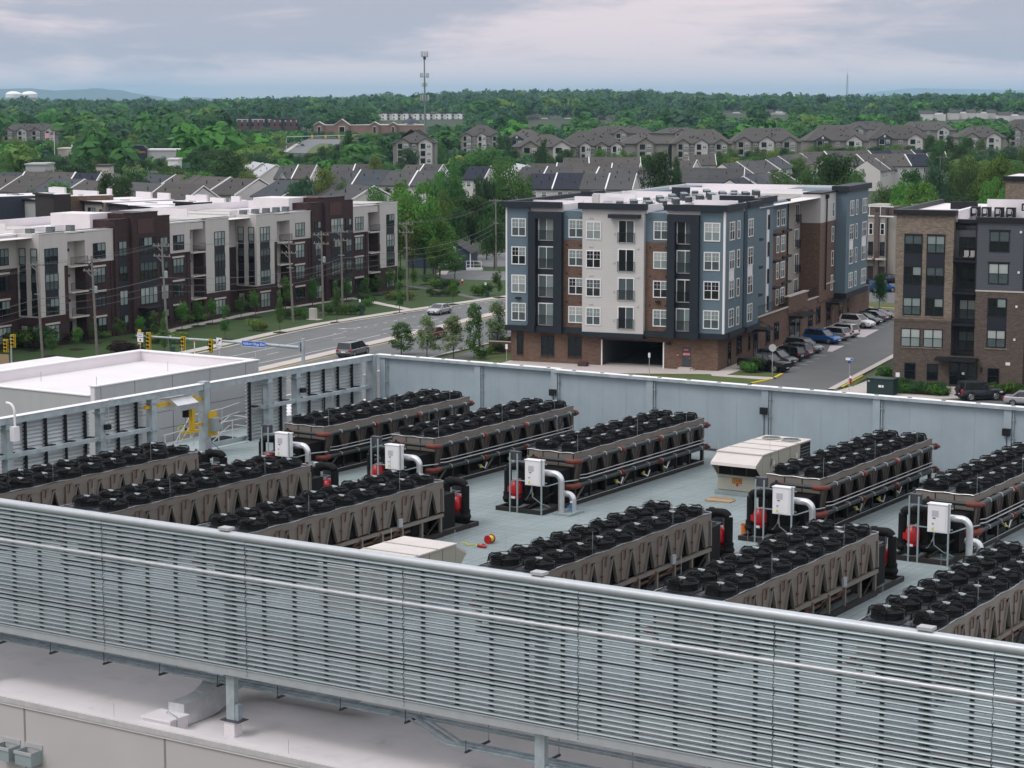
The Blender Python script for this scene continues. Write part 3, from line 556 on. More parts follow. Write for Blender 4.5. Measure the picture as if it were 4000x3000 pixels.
    m = MB(); m.box(.3, 1.02, -2.42, -2.12, 1.14, 2.12, M_CAB); m.box(.27, 1.05, -2.45, -2.09, 2.12, 2.15, M_CAB); m.box(.36, .96, -2.435, -2.42, 1.18, 2.06, M_CAB); cb = m.build('control_cabinet', t)
    if front: cb.location.z = -.62
    m = MB(); m.box(.46, .7, -2.445, -2.436, 1.7, 1.92, mat('grey_display', (.5, .5, .52), .4)); m.box(.5, .6, -2.45, -2.446, 1.63, 1.66, M_BLACK); m.lathe([(.035, 0), (.035, .01)], (.5, -2.45, 1.45), M_BLACK, 8); m.build('display', cb); m = MB(); m.box(.46, .54, -2.445, -2.436, 1.22, 1.31, M_LABELY); m.build('warning_label', cb)
    m = MB()
    for x in (-.36, -.02, 1.09): m.box(x-.025, x+.025, -2.5, -2.45, 0.002, 1.6 if front else 2.35 if x < 1 else 2.2, M_GREY)
    for z in ((.6, 1.3) if front else (1.2, 1.95)): m.box(-.36, 1.1, -2.11, -2.07, z, z+.04, M_GREY); m.bar((-.36, -2.45, z), (-.36, -1.7, z), .04, .04, M_GREY)
    m.build('strut', t)
    jz = 1.2 if front else 2.08; m = MB(); m.box(-.42, .02, -2.44, -2.22, jz, jz+.34, M_DGREY); m.build('junction_box', t)
    m = MB(); m.tube([(.4, -2.1, 1.14), (.42, -2.05, .6), (.7, -1.9, .35), (1.0, -1.7, .2)], .02, M_GREY, 6); m.tube([(.2, -2.2, .5), (.3, -2.3, .55), (.42, -2.2, .8), (.5, -2.2, 1.14)], .022, M_GREY, 6); m.tube([(.7, -2.2, 1.1), (.95, -1.8, 1.05), (1.25, -1.2, 1.15), (1.4, -.2, 1.1)], .025, M_GREY, 6); m.build('flexible_conduit', t, True)
    m = MB(); m.box(.1, .24, -1.52, -1.5, .55, .65, M_LABELY); m.box(-.35, -.25, -1.87, -1.85, 1.66, 1.76, M_LABELY); m.build('warning_label', t)
    m = MB(); m.tube([(.3, -1.9, 1.6), (1.35, -1.9, 1.6)]+arc((1.35, -1.9, 1.3), .3, pi/2, 0, 6, (1, 0, 0), (0, 0, 1))+[(1.65, -1.9, .05)], .125, M_SILV, 14); m.tube([(1.3, -1.2, .7), (1.55, -1.3, .72)]+arc((1.62, -1.33, .5), .22, pi/2, 0, 5, (1, 0, 0), (0, 0, 1))+[(1.85, -1.35, .05)], .135, M_SILV, 14); m.build('silver_pipe', t, True)
    m = MB(); m.box(1.35, 2.15, -2.1, -1.05, .002, .09, M_GREY); m.build('pipe_curb', t); m = MB(); m.lathe([(.06, 0), (.06, .03), (0, .03)], (2.02, -1.75, .5), M_CAB, 10); m.tube([(2.02, -1.75, .1), (2.02, -1.75, .5)], .02, mat('blue_valve', (.03, .14, .35), .4), 6); m.box(1.85, 2.03, -1.78, -1.72, .3, .36, MATS['blue_valve']); m.build('gauge', t)
    return t
GB, GF = 'chillers in the back row', 'chillers in the front row'
ch0 = make_chiller('black fanned chiller with red pump, first of the back row beside the louvre wall', GB)
BACK = [(-55.6, None), (-49.85, 'black fanned chiller with red pump, second in the back row from the louvre wall'), (-43.1, 'chiller with white cabinet and red pump in open view, middle of the back row'), (-32.45, 'back row chiller just right of the beige rooftop unit numbered 3358'), (-26.5, 'back row chiller at the right edge of the photo, cut off by the frame')]
for a, lb in BACK:
    if lb is None: ch0.location = dc(a, 70.55, ZP); ch0.rotation_euler[2] = RD
    else: dup(ch0, dc(a, 70.55, ZP), RD, lb, GB)
FRONT = [(-56.0, 'front row chiller at the left edge, below the louvre wall, cut off by the frame'), (-50.3, 'second front row chiller from the left, rising behind the louvred screen'), (-44.1, 'third front row chiller from the left, just left of the half hidden beige rooftop unit'), (-33.0, 'front row chiller just right of the half hidden beige rooftop unit and hose reel'), (-26.9, 'front row chiller in the lower right, between its two neighbours behind the screen'), (-20.6, 'nearest front row chiller, in the lower right corner with its fans closest to view')]
chf = make_chiller(FRONT[0][1], GF, True); chf.location = dc(FRONT[0][0], 62.75, ZP); chf.rotation_euler[2] = RD+pi
for a, lb in FRONT[1:]: dup(chf, dc(a, 62.75, ZP), RD+pi, lb, GF)
# ---------------------------------------------------------------- beige rooftop units
def rooftop_unit(loc, rz, label, num):
    t = thing('rooftop_unit', label, 'air unit', loc, rz, 'beige rooftop units')
    m = MB(); m.box(-1.02, 1.02, .0, 4.6, .18, 1.75, M_RTU)
    for y in (.75, 1.5, 2.6, 3.6): m.box(1.021, 1.027, y-.008, y+.008, .2, 1.72, M_DGREY); m.box(-1.027, -1.021, y-.008, y+.008, .2, 1.72, M_DGREY)
    m.box(-1.0, 1.0, -.03, -.002, .2, .75, M_RTU); m.build('cabinet', t)
    m = MB(); m.box(-1.1, 1.1, -.1, 4.7, .002, .17, M_GREY); m.build('base_curb', t)
    m = MB(); m.box(-1.06, 1.06, -.05, 4.65, 1.752, 1.8, M_RTUT)
    for y in (1.1, 2.2, 3.3): m.box(-1.06, 1.06, y-.03, y+.03, 1.8, 1.825, M_RTU)
    m.build('roof_panel', t)
    m = MB(); m.extx([(-.02, 1.74), (-.62, 1.42), (-.66, 1.3), (-.6, 1.3), (-.02, 1.66)], -1.02, 1.02, M_RTUT)
    for x in (-1.02, .99): m.extx([(-.02, .78), (-.02, 1.66), (-.62, 1.34)], x, x+.03, M_RTU)
    m.box(-1.02, 1.02, -.1, -.02, .76, .82, M_RTU); m.build('intake_hood', t)
    m = MB(); m.box(-.95, .95, -.018, -.003, .83, 1.6, M_COIL)
    for x in (-.35, .3): m.box(x-.02, x+.02, -.03, -.019, .83, 1.6, M_DGREY)
    m.build('filter_screen', t)
    for x, y in ((-.45, 3.9), (.45, 3.9)):
        m = MB(); m.lathe([(.42, 1.826), (.42, 1.845), (.37, 1.85)], (x, y, 0), M_RTU, 20, False); m.lathe([(.37, 1.838), (0, 1.838)], (x, y, 0), M_COIL, 20, False)
        for r in (.33, .25, .16): m.tube([(x+r*cos(2*pi*j/20), y+r*sin(2*pi*j/20), 1.852) for j in range(21)], .008, M_GREY, 4, cap=False)
        m.build('condenser_fan', t)
    m = MB(); m.box(1.021, 1.04, 3.65, 4.58, .3, 1.7, M_COIL)
    for k in range(10): m.box(1.041, 1.046, 3.65, 4.58, .35+k*.13, .365+k*.13, M_GREY)
    m.build('condenser_coil', t); m = MB(); m.box(1.028, 1.034, 1.0, 1.1, 1.1, 1.4, M_CAB); m.box(1.028, 1.034, 3.2, 3.3, 1.1, 1.4, M_CAB); m.tube([(1.05, .7, 1.2), (1.08, .75, 1.5), (1.05, .8, 1.5)], .015, M_BLACK, 5); m.build('door_handle', t)
    if num:
        for loc_, rot, w in (((-.1, -.036, .60), (pi/2, 0, 0), .42), ((1.05, 4.1, 1.0), (pi/2, 0, pi/2), .42)):
            m = MB(); m.box(-w/2, w/2, -.012, 0, -.1, .1, M_LABELO); pl = m.build('number_plate', t); pl.location = loc_; pl.rotation_euler = (0, 0, rot[2])
            m = MB(); 
            for b_ in ((-w/2, w/2, -.1, -.085), (-w/2, w/2, .085, .1), (-w/2, -w/2+.015, -.085, .085), (w/2-.015, w/2, -.085, .085)): m.box(b_[0], b_[1], -.017, -.0125, b_[2], b_[3], M_BLACK)
            m.build('border', pl); text(pl, '3358', .17, (0, -.018, 0), (pi/2, 0, 0), M_BLACK)
        m = MB(); m.add([(-.1, -.036, .36), (-.02, -.036, .43), (-.1, -.036, .5), (-.18, -.036, .43)], [(0, 1, 2, 3)], M_RED); m.build('hazard_label', t)
    for x, y in ((-1., 0), (.9, .9), (.95, 4.2), (-.95, 4.5)): m = MB(); m.tube([(x, y, 1.8), (x, y, 2.25)], .008, M_CLAMP, 5); m.build('lightning_rod', t)
    return t
rooftop_unit(dc(-37.35, 76.0, ZP), RD, 'beige rooftop air unit with dark intake hood and amber number plate 3358', True)
rooftop_unit(dc(-38.3, 55.1, ZP), RD+pi, 'half hidden beige rooftop air unit peeping over the louvred screen', False)
# ---------------------------------------------------------------- loose things on the deck
c8 = cr(2600, 950, 1400); c7 = cr(1300, 1950, 1400)
p = at(*c8(488, 1632), ZP)
t = thing('bucket', 'orange plastic bucket standing on the deck beside a chiller pump', 'bucket', at(*cr(2600, 1950, 1400)(488, 215), ZP))
m = MB(); m.lathe([(.13, 0), (.16, .36), (.17, .36), (.17, .38), (.15, .38), (.12, .02), (0, .02)], (0, 0, 0), M_ORANGE, 16); m.build('pail', t, True)
m = MB(); m.tube(arc((0, 0, .36), .17, 0, pi, 8, (1, 0, 0), (0, -.8, -.4)), .006, M_CLAMP, 4); m.build('handle', t)
w = MB().box(-.55, .55, -.3, .3, .0, .03, M_WOOD).box(-.55, .55, .27, .3, .032, .08, M_WOOD).box(-.55, .55, -.3, -.27, .032, .06, M_WOOD).build('plywood_sheet'); w.location = at(*c8(335, 1590), ZP+.004); w.rotation_euler[2] = RD+.1
tag(w, 'small plywood tray lying on the deck below the beige rooftop unit', 'plywood')
t = thing('hose_reel', 'red reel wound with yellow hose lying on the deck', 'hose reel', at(*c7(968, 272), ZP), RD)
m = MB(); m.tube([(0, -.12, .16), (0, .12, .16)], .12, M_LABELY, 14); m.build('hose', t, True); m = MB()
for y in (-.14, .13): m.tube([(0, y, .16), (0, y+.02, .16)], .16, M_RED, 14)
m.build('reel', t)
t = thing('fire_extinguisher', 'red portable canister lying on the deck beside the hose reel', 'canister', at(*c7(922, 300), ZP), RD)
m = MB(); m.tube([(-.15, 0, .06), (.12, 0, .06), (.17, 0, .06)], .06, M_RED, 12, .05); m.build('canister', t, True); m = MB(); m.box(-.2, -.15, -.03, .03, .03, .1, M_BLACK); m.box(.0, .12, -.02, .02, .12, .15, M_RED); m.build('handle', t)
t = thing('yellow_hose', 'loose yellow hose trailing over the deck left of the red canister', 'hose', at(*c7(865, 285), ZP), RD)
m = MB(); m.tube([(-.5+.09*i, .12*sin(i*1.3), .025) for i in range(12)], .02, M_LABELY, 6); m.build('hose', t, True)
# ================================================================ GROUND, ROADS
def sstep(a, b, x): t = min(1., max(0., (x-a)/(b-a))); return t*t*(3-2*t)
def hgt(x, y):                       # the land rises gently beyond the houses
    t = x/max(y, 1.)
    s = .35+.65*sstep(-.2, -.02, t)
    return s*(15*sstep(900, 2600, y)+10*sstep(2400, 4200, y)*(1+.6*sin(t*23+1)))+sstep(1000, 2200, y)*2.0*sin(t*31)*sin(y*.004)
m = MB(); ys = [-60, 60, 120, 200, 300, 420, 560, 700, 850, 1000, 1200, 1400, 1700, 2000, 2300, 2600, 3000, 3500, 4200, 5000, 6500, 9000, 14000, 25000, 44000]; nx = 48
vs = []
for y in ys:
    wx = max(400, y*.7)
    for i in range(nx+1): x = -wx+2*wx*i/nx; vs.append((x, y, hgt(x, y)-.02))
m.add(vs, [(j*(nx+1)+i, j*(nx+1)+i+1, (j+1)*(nx+1)+i+1, (j+1)*(nx+1)+i) for j in range(len(ys)-1) for i in range(nx)], M_EARTH)
struct(m.build('ground', None, 'all'))
def sheet(name, pts, z, mt): m = MB(); pts = [(p[0], p[1], z) for p in pts]; n = len(pts); A = sum(pts[i][0]*pts[(i+1) % n][1]-pts[(i+1) % n][0]*pts[i][1] for i in range(n)); m.add(pts if A > 0 else pts[::-1], [tuple(range(n))], mt); return struct(m.build(name))
def strip(mb, pts, o0, o1, z0, z1, mt):   # ribbon between offsets o0..o1 left of a path; z1 > z0 gives it kerb height
    P = [Vector((p[0], p[1], 0)) for p in pts]; n = len(P); L0, L1 = [], []
    for i in range(n):
        d = (P[min(i+1, n-1)]-P[max(i-1, 0)]).normalized(); s = Vector((-d.y, d.x, 0)); L0.append(P[i]+s*o0); L1.append(P[i]+s*o1)
    up = lambda l, z: [(p.x, p.y, z) for p in l]
    vs = up(L0, z1)+up(L1, z1)+up(L0, z0)+up(L1, z0); fs = []
    for i in range(n-1):
        fs.append((i, i+1, n+i+1, n+i) if o1 > o0 else (n+i, n+i+1, i+1, i))
        if z1 > z0: fs += [(2*n+i, 2*n+i+1, i+1, i), (n+i, n+i+1, 3*n+i+1, 3*n+i)]
    mb.add(vs, fs, mt)
G2 = lambda l: [gr(a, b)[:2] for a, b in l]
def S2(f, l): return [at(*f(x, y), 0)[:2] for x, y in l]
def densify(l, n=6): return [(l[i][0]+(l[i+1][0]-l[i][0])*k/n, l[i][1]+(l[i+1][1]-l[i][1])*k/n) for i in range(len(l)-1) for k in range(n)]+[l[-1]]
RLp = G2([(-124.3, 110), (-124.2, 190), (-124.2, 210), (-124.6, 228), (-124.3, 240), (-122, 256), (-119.4, 270), (-117.1, 282.5), (-113, 300), (-106, 322), (-92, 352), (-70, 390)])
RRp = G2([(-98.7, 110), (-98.5, 190), (-98.3, 215), (-97.6, 228), (-97.3, 250), (-97, 270), (-94, 290), (-88, 310), (-75, 338), (-52, 370)])
MDp = G2([(-110.7, 110), (-110.8, 195), (-110.3, 232), (-110.6, 267), (-108, 290), (-102, 312), (-90, 338), (-70, 368)])
sheet('lawn', G2([(-170, 110), (-126, 110), (-125.5, 240), (-118.5, 285), (-114, 300), (-112, 312), (-150, 345), (-170, 345)]), 0., M_LAWN)
sheet('lawn', G2([(-97.5, 110), (-97.2, 270), (-89, 300), (-60, 300), (-60, 285), (-88, 280), (-80, 110)]), 0., M_LAWN2)
sheet('road', RLp+RRp[::-1], .004, M_ASPH)
m = MB(); strip(m, RLp, 0, .35, 0, .13, M_CONC); strip(m, RRp, 0, -.35, 0, .13, M_CONC); struct(m.build('kerb'))
m = MB(); strip(m, MDp, .85, -.85, 0.004, .14, M_CONC); struct(m.build('median'))
m = MB(); strip(m, MDp, -1.15, -.98, .009, .009, M_KERBY); struct(m.build('yellow_line'))
m = MB(); strip(m, RLp, 1.6, 3.2, .005, .03, M_CONC); struct(m.build('pavement'))
m = MB(); strip(m, RLp, .36, 1.58, .004, .012, M_LAWN2); struct(m.build('verge'))
m = MB(); strip(m, G2([(-95.3, 110), (-95.3, 225), (-95.6, 262), (-92, 285)]), -1.15, 1.15, .005, .012, M_ASPH2); struct(m.build('footpath'))
t7 = cr(1300, 1000, 750); c4 = cr(0, 950, 1400); l2 = cr(750, 750, 850); lz = cr(0, 780, 800, 2141); c5 = cr(1300, 950, 1400); c6 = cr(2600, 950, 1400); cz = cr(2700, 1050, 800); rz_ = cr(3450, 750, 550, 1073)
def dashes(f, p, q, w, on, off):
    a, b = Vector(at(*f(*p), 0)), Vector(at(*f(*q), 0)); d = (b-a); Ln = d.length; d /= Ln; s = Vector((-d.y, d.x, 0))*w/2; k = 0.; m = MB()
    while k < Ln:
        e = min(k+on, Ln); p0, p1 = a+d*k, a+d*e; m.add([(v.x, v.y, .009) for v in (p0-s, p1-s, p1+s, p0+s)], [(0, 1, 2, 3)], M_LINE); k += on+off
    return struct(m.build('road_marking'))
dashes(t7, (0, 900), (1060, 673), .14, .9, 1.9); dashes(t7, (1340, 622), (2060, 478), .14, .9, 1.9); dashes(t7, (0, 960), (2060, 560), .13, 3, 9); dashes(t7, (185, 990), (550, 908), .15, 99, 1); dashes(t7, (580, 897), (1330, 738), .14, .9, 2.2)
dashes(c4, (1350, 715), (2120, 553), .14, 99, 1); dashes(c4, (1580, 745), (2212, 612), .14, 99, 1); dashes(c4, (1480, 724), (1720, 672), .13, 3, 3)
for p, q in (((40, 842), (235, 832)), ((885, 852), (960, 850))):
    a, b = Vector(at(*t7(*p), .0)), Vector(at(*t7(*q), 0)); d = (b-a).normalized(); s = Vector((-d.y, d.x, 0)); P = lambda u, v: tuple(a+d*u+s*v+Vector((0, 0, .009))); m = MB()
    m.add([P(1.2, -.1), P(3.4, -.1), P(3.4, .1), P(1.2, .1)], [(0, 1, 2, 3)], M_LINE); m.add([P(0, 0), P(1.2, -.4), P(1.2, .4)], [(0, 1, 2)], M_LINE); m.add([P(3.2, .1), P(3.4, .1), P(3.4, .9), P(3.2, .9)], [(0, 1, 2, 3)], M_LINE); struct(m.build('road_marking'))
m = MB(); strip(m, densify(S2(l2, [(-300, 1430), (0, 1360), (640, 1228), (870, 1190), (1430, 1105), (1640, 1080)])), -.8, .8, .005, .03, M_CONC); struct(m.build('footpath'))
m = MB(); strip(m, densify(S2(l2, [(1600, 1078), (1750, 1100), (1850, 1122), (1950, 1145), (2060, 1165), (2200, 1195)])), -.7, .7, .006, .034, M_CONC); struct(m.build('footpath'))
m = MB(); strip(m, densify(S2(t7, [(860, 345), (1130, 385), (1480, 448), (1720, 500)])), -.7, .7, .006, .02, M_ASPH2); struct(m.build('footpath'))
m = MB(); strip(m, densify(S2(l2, [(-200, 1380), (0, 1320), (640, 1195), (870, 1160), (1430, 1072), (1900, 1000)])), .0, 3.2, .003, .006, M_MULCH); struct(m.build('flower_bed'))
sheet('car_park', S2(t7, [(1180, 235), (1290, 262), (1400, 272), (2300, 285), (2300, 185), (1500, 165), (1250, 205)]), .004, M_ASPH)
z4 = cr(1500, 450, 1000); sheet('car_park', S2(z4, [(790, 1250), (820, 1205), (1500, 1150), (1500, 1300), (860, 1310)]), .004, M_ASPH); sheet('pavement', S2(z4, [(440, 1375), (500, 1345), (560, 1345), (540, 1378)]), .008, M_CONC)
# eastern car park lane, kerbs and lawns
sheet('lane', G2([(-62.9, 209), (-62.9, 292), (-72, 300), (-72, 306), (-49.8, 306), (-49.8, 222), (-49.8, 206), (-46, 198), (-46, 150), (-60, 150), (-60, 205)]), .004, M_ASPH2)
sheet('street', G2([(-100, 150), (-20, 150), (-20, 203), (-50, 203.5), (-62, 204.5), (-100, 206)]), .002, M_ASPH2)
sheet('pavement', G2([(-89, 207.5), (-62, 207.2), (-57.6, 210.5), (-57.4, 213.6), (-62.9, 215.6), (-62.9, 288), (-64.8, 288), (-64.8, 214.3), (-89, 214.3)]), .010, M_CONC)
sheet('lawn', S2(cz, [(-900, 1130), (0, 1138), (210, 1140), (225, 1158), (850, 1203), (650, 1240), (0, 1215), (-900, 1190)]), .030, M_LAWN2)
sheet('lawn', S2(cz, [(390, 1147), (510, 1105), (960, 1130), (975, 1148), (905, 1172)]), .030, M_LAWN2)
m = MB(); strip(m, S2(cz, [(900, 1188), (978, 1145)]), -.16, .16, .0, .16, M_KERBY); strip(m, S2(cz, [(648, 1247), (852, 1203)]), -.16, .16, 0, .16, M_KERBY); struct(m.build('yellow_kerb'))
sheet('pavement', S2(cz, [(1570, 1318), (1790, 1252), (2260, 1070), (2900, 900), (2900, 1400), (1700, 1420)]), .006, M_CONC)
sheet('lawn', S2(cz, [(1640, 1270), (2010, 1095), (2230, 1068), (2230, 1085), (1860, 1200), (1785, 1250), (1750, 1272)]), .03, M_LAWN2)
m = MB(); strip(m, S2(cz, [(1500, 1312), (1800, 1150), (2230, 920)]), -.45, .25, 0, .13, M_CONC); strip(m, S2(cz, [(1620, 1290), (1800, 1192), (1850, 1165)]), -.12, .06, .0, .15, M_KERBY); struct(m.build('kerb'))
for p, q in (((1045, 1105), (1105, 1108)), ((1085, 1066), (1185, 1072)), ((1180, 1030), (1255, 1037)), ((1210, 997), (1320, 1004)), ((1280, 965), (1392, 971)), ((1330, 931), (1465, 940)), ((1645, 803), (1725, 810)), ((1680, 768), (1790, 776)), ((1980, 627), (2090, 634)), ((2030, 603), (2145, 609)), ((2060, 581), (2200, 586))): dashes(cz, p, q, .12, 99, 1)
for P in ([(1500, 830), (1655, 832), (1525, 895), (1470, 893)], [(1790, 655), (2030, 657), (1870, 740), (1790, 738)]):
    sheet('parking_bay', S2(cz, P), .008, mat('pale_bay_paint', (.55, .49, .49), .8, 0, .12, 2.))
sheet('pavement', G2([(-72, 288.5), (-49.8, 288.5), (-49.8, 290), (-72, 290)]), .01, M_CONC); sheet('lawn', G2([(-72, 290.2), (-60, 290.2), (-60, 297), (-72, 297)]), .02, M_LAWN2); m = MB(); strip(m, G2([(-66, 288.2), (-56, 288.2)]), -.2, .2, 0, .15, M_KERBY); strip(m, G2([(-60.5, 290), (-60.5, 297)]), -.2, .2, 0, .15, M_KERBY); struct(m.build('yellow_kerb'))
sheet('back_lane', G2([(-72, 297.5), (-40, 297.5), (-40, 420), (-60, 420), (-72, 330)]), .006, M_ASPH2)
# ================================================================ WINDOWS
WC = {}
def window(par, x, y, z, w, h, style='white', rz=0, var=0, name='window'):
    key = (round(w, 2), round(h, 2), style, var)
    if key not in WC:
        fr = {'white': M_TRIM, 'dark': M_BLKTR, 'slide': M_TRIM, 'single': M_TRIM, 'dslide': M_BLKTR}[style]; m = MB(); g = MB(); t = .11 if style in ('white', 'single', 'slide') else .07
        m.box(0, t, -.07, 0, 0, h, fr); m.box(w-t, w, -.07, 0, 0, h, fr); m.box(t, w-t, -.07, 0, h-t, h, fr); m.box(t, w-t, -.07, 0, 0, t, fr)
        gu, gl = ((M_BLIND, M_CURT), (M_BLIND2, M_CURT), (M_CURT, M_GLASS), (M_GLASS, M_GLASS), (M_BLIND, M_GLASS), (M_BLIND2, M_BLIND))[var % 6]
        if style in ('slide', 'dslide'):
            m.box(w/2-.035, w/2+.035, -.06, 0, t, h-t, fr); g.box(t, w/2-.035, -.03, -.02, t, h-t, (M_CURT, M_GLASS, M_CURT, M_GLASS)[var % 4]); g.box(w/2+.035, w-t, -.03, -.02, t, h-t, (M_BLIND, M_CURT, M_CURT, M_GLASS)[var % 4])
        else:
            n = max(1, round((w-2*t)/.82)) if style != 'single' else 1; cw = (w-2*t)/n; zm = h*.5
            for i in range(n):
                x0 = t+cw*i
                if i: m.box(x0-.045, x0+.045, -.065, 0, t, h-t, fr)
                xa, xb = x0+(.045 if i else 0), x0+cw-(.045 if i < n-1 else 0); m.box(xa, xb, -.05, 0, zm-.03, zm+.03, fr)
                if style == 'white' and n < 3: m.box((xa+xb)/2-.012, (xa+xb)/2+.012, -.036, -.031, zm+.03, h-t, fr); m.box(xa, xb, -.036, -.031, h*.74, h*.74+.024, fr)
                k = gu if (i+var) % 3 != 1 or var < 3 else gl
                g.box(xa, xb, -.03, -.02, zm+.03, h-t, k); g.box(xa, xb, -.028, -.018, t, zm-.03, gl)
        WC[key] = (m.mesh('window'), g.mesh('pane'))
    o = obj(name, WC[key][0], par, (x, y, z), rz); obj('pane', WC[key][1], o); return o
RAILC = {}
def railing(par, x, y, z, w, h=1.0, d=.25, rz=0, mt=None, gap=.13):
    k = (round(w, 2), h, d, gap)
    if k not in RAILC:
        m = MB(); mt = mt or M_BLKTR
        m.box(0, w, -d, -d+.04, h-.04, h, mt); m.box(0, w, -d, -d+.04, .05, .09, mt); i = 0.
        while i <= w: m.box(i-.011, i+.011, -d+.01, -d+.03, .09, h-.04, mt); i += gap
        for xx in (0, w-.04): m.box(xx, xx+.04, -d+.04, 0, h-.04, h, mt); m.box(xx, xx+.04, -d, -d+.04, 0, h-.04, mt)
        RAILC[k] = m.mesh('railing')
    return obj('railing', RAILC[k], par, (x, y, z), rz)
def on_b(p, b, az=GAZ): d = ray(*p); u, v = frame(az); t = b/(d[0]*v[0]+d[1]*v[1]); return (d[0]*u[0]+d[1]*u[1])*t, CAMH+d[2]*t
def on_a(p, a, az=GAZ): d = ray(*p); u, v = frame(az); t = a/(d[0]*u[0]+d[1]*u[1]); return (d[0]*v[0]+d[1]*v[1])*t, CAMH+d[2]*t
SPLIT = {'brick_wall', 'cream_wall', 'blue_wall', 'corner_board', 'spandrel', 'cornice', 'belt_course', 'sill', 'vent_hood', 'brick_tower', 'navy_frame', 'roof_parapet', 'side_wall', 'coping', 'corner_trim', 'door_step', 'entrance_step', 'brown_brick_wall', 'grey_wall', 'roof_cap', 'leg', 'cushion', 'pilaster', 'stair_head', 'base', 'sticker', 'flue', 'brick_podium', 'canopy', 'roof_screen', 'post'}
def bx(par, name, *bs):
    if name in SPLIT and len(bs) > 1: return [MB().box(*b).build(name, par) for b in bs][-1]
    m = MB()
    for b in bs: m.box(*b)
    return m.build(name, par)
# ================================================================ BLUE APARTMENT BLOCK
A0, B0 = -88.9, 214.3
T = thing('apartment_block', 'five storey blue and cream apartment block on a brick base with garage opening', 'building', gr(A0, B0), RG)
N_ = M_NAVY; zb, zt = 4.1, 17.0
m = MB(); m.box(0, 10.75, 0, 60, 0, 3.5, M_BRICK); m.box(18.05, 24.1, 0, 60, 0, 3.5, M_BRICK); m.box(10.75, 18.05, 30, 60, 0, 3.5, M_BRICK); m.box(10.75, 18.05, 0, .5, 2.85, 3.5, M_BRICK); m.box(10.75, 18.05, .5, 30, 3.2, 3.5, mat('garage_shaded_concrete', (.07, .07, .075), .9)); m.box(24.1, 24.101, 0, .01, 0, .01, M_BRICK)  # inner concrete is near black: the garage's shade is put into its colour
m.box(0, 24.1, 60, 72, 0, 3.5, M_BRICK); m.build('brick_base', T)
bx(T, 'garage_interior', (10.76, 18.04, .02, 2.5, .012, .03, M_CONC), (10.76, 18.04, 2.5, 29.9, .012, .03, MATS['garage_shaded_concrete']), (10.76, 10.86, .5, 29.9, .03, 3.1, MATS['garage_shaded_concrete']), (17.94, 18.04, .5, 29.9, .03, 3.1, MATS['garage_shaded_concrete'])); bx(T, 'garage_frame', (10.76, 10.9, -.06, .0, 0, 2.85, M_TRIM), (17.9, 18.04, -.06, 0, 0, 2.85, M_TRIM), (10.76, 18.04, -.03, -.002, 2.86, 3.1, mat('brick_soldier', (.09, .05, .04), .85)))
# upper volumes, walls split by bay so that every cladding is its own part
yA = on_a(cr(2560, 700, 940, 1949)(818, 800), -64.0)[0]-B0
mz = cr(2560, 700, 940, 1949)
yB = on_a(mz(1168, 600), -67.2)[0]-B0; yC = on_a(mz(1455, 600), -64.6)[0]-B0; yD = on_a(mz(1715, 600), -63.2)[0]-B0
bx(T, 'blue_wall', (-.3, 2.5, -.65, 70, zb, 17.2, M_BLUE), (6.45, 8.85, -.45, 20, 13.75, 16.9, M_BLUE), (15.95, 18.6, -.45, 20, 13.75, 16.9, M_BLUE), (22.15, 24.9, -.65, yA-5.4, zb, 17.2, M_BLUE), (20, 24.75, yA-5.4, yA-4.6, zb, 16.9, M_NAVY), (20, 25.15, yA-4.6, yA, zb, 17.2, M_BLUE))
bx(T, 'brick_wall', (6.45, 8.85, -.45, 20, zb, 13.74, M_BRICK), (15.95, 18.6, -.45, 20, zb, 13.74, M_BRICK))
bx(T, 'cream_wall', (8.86, 15.94, -1.0, 20, zb-.35, 17.2, M_CREAM))
for x0 in (2.5, 18.6):
    x1 = x0+(3.95 if x0 < 5 else 3.55); bx(T, 'navy_frame', (x0, x0+.85, -1.15, 3, zb, 16.75, N_), (x1-.95, x1, -1.15, 3, zb, 16.75, N_), (x0+.85, x1-.95, -1.15, 3, 16.0, 16.75, N_), (x0+.85, x1-.95, -.5, 3, zb, 16.0, N_))
bx(T, 'belt_course', (-.4, 8.84, -.85, 1, 3.5, zb-.01, N_), (8.85, 15.95, -1.1, 1, 3.2, zb-.36, N_), (15.96, 25.0, -.85, 1, 3.5, zb-.01, N_), (2.4, 3.3, -1.25, -.86, 3.42, zb+.2, N_), (5.5, 6.5, -1.25, -.86, 3.42, zb+.2, N_), (18.5, 19.5, -1.25, -.86, 3.42, zb+.2, N_), (21.2, 22.2, -1.25, -.86, 3.42, zb+.2, N_), (24.2, 25.1, 1, yA-5, 3.5, zb-.01, N_), (24.2, 25.35, yA-4.9, yA+.1, 3.5, zb-.01, N_))
bx(T, 'cornice', (-.75, 6.3, -1.15, -.4, 17.2, 17.85, N_), (-.75, .2, -.4, 30, 17.2, 17.85, N_), (8.5, 16.3, -1.5, -.7, 17.2, 17.85, N_), (18.2, 25.3, -1.15, -.5, 17.2, 17.85, N_), (24.8, 25.3, -.5, yA-5.4, 17.2, 17.85, N_), (24.95, 25.5, yA-4.8, yA+.3, 17.25, 17.9, N_))
bx(T, 'corner_trim', (-.34, -.16, -.69, -.655, zb, 17.2, M_TRIM), (24.74, 24.95, -.69, -.655, zb, 17.2, M_TRIM), (24.905, 24.94, -.655, -.4, zb, 17.2, M_TRIM))
m = MB(); m.box(.2, 24.2, 0, yB, 16.75, 16.8, M_WHITE); m.box(.2, 24.3, yB, yD, 16.75, 16.8, M_WHITE); m.build('roof', T)
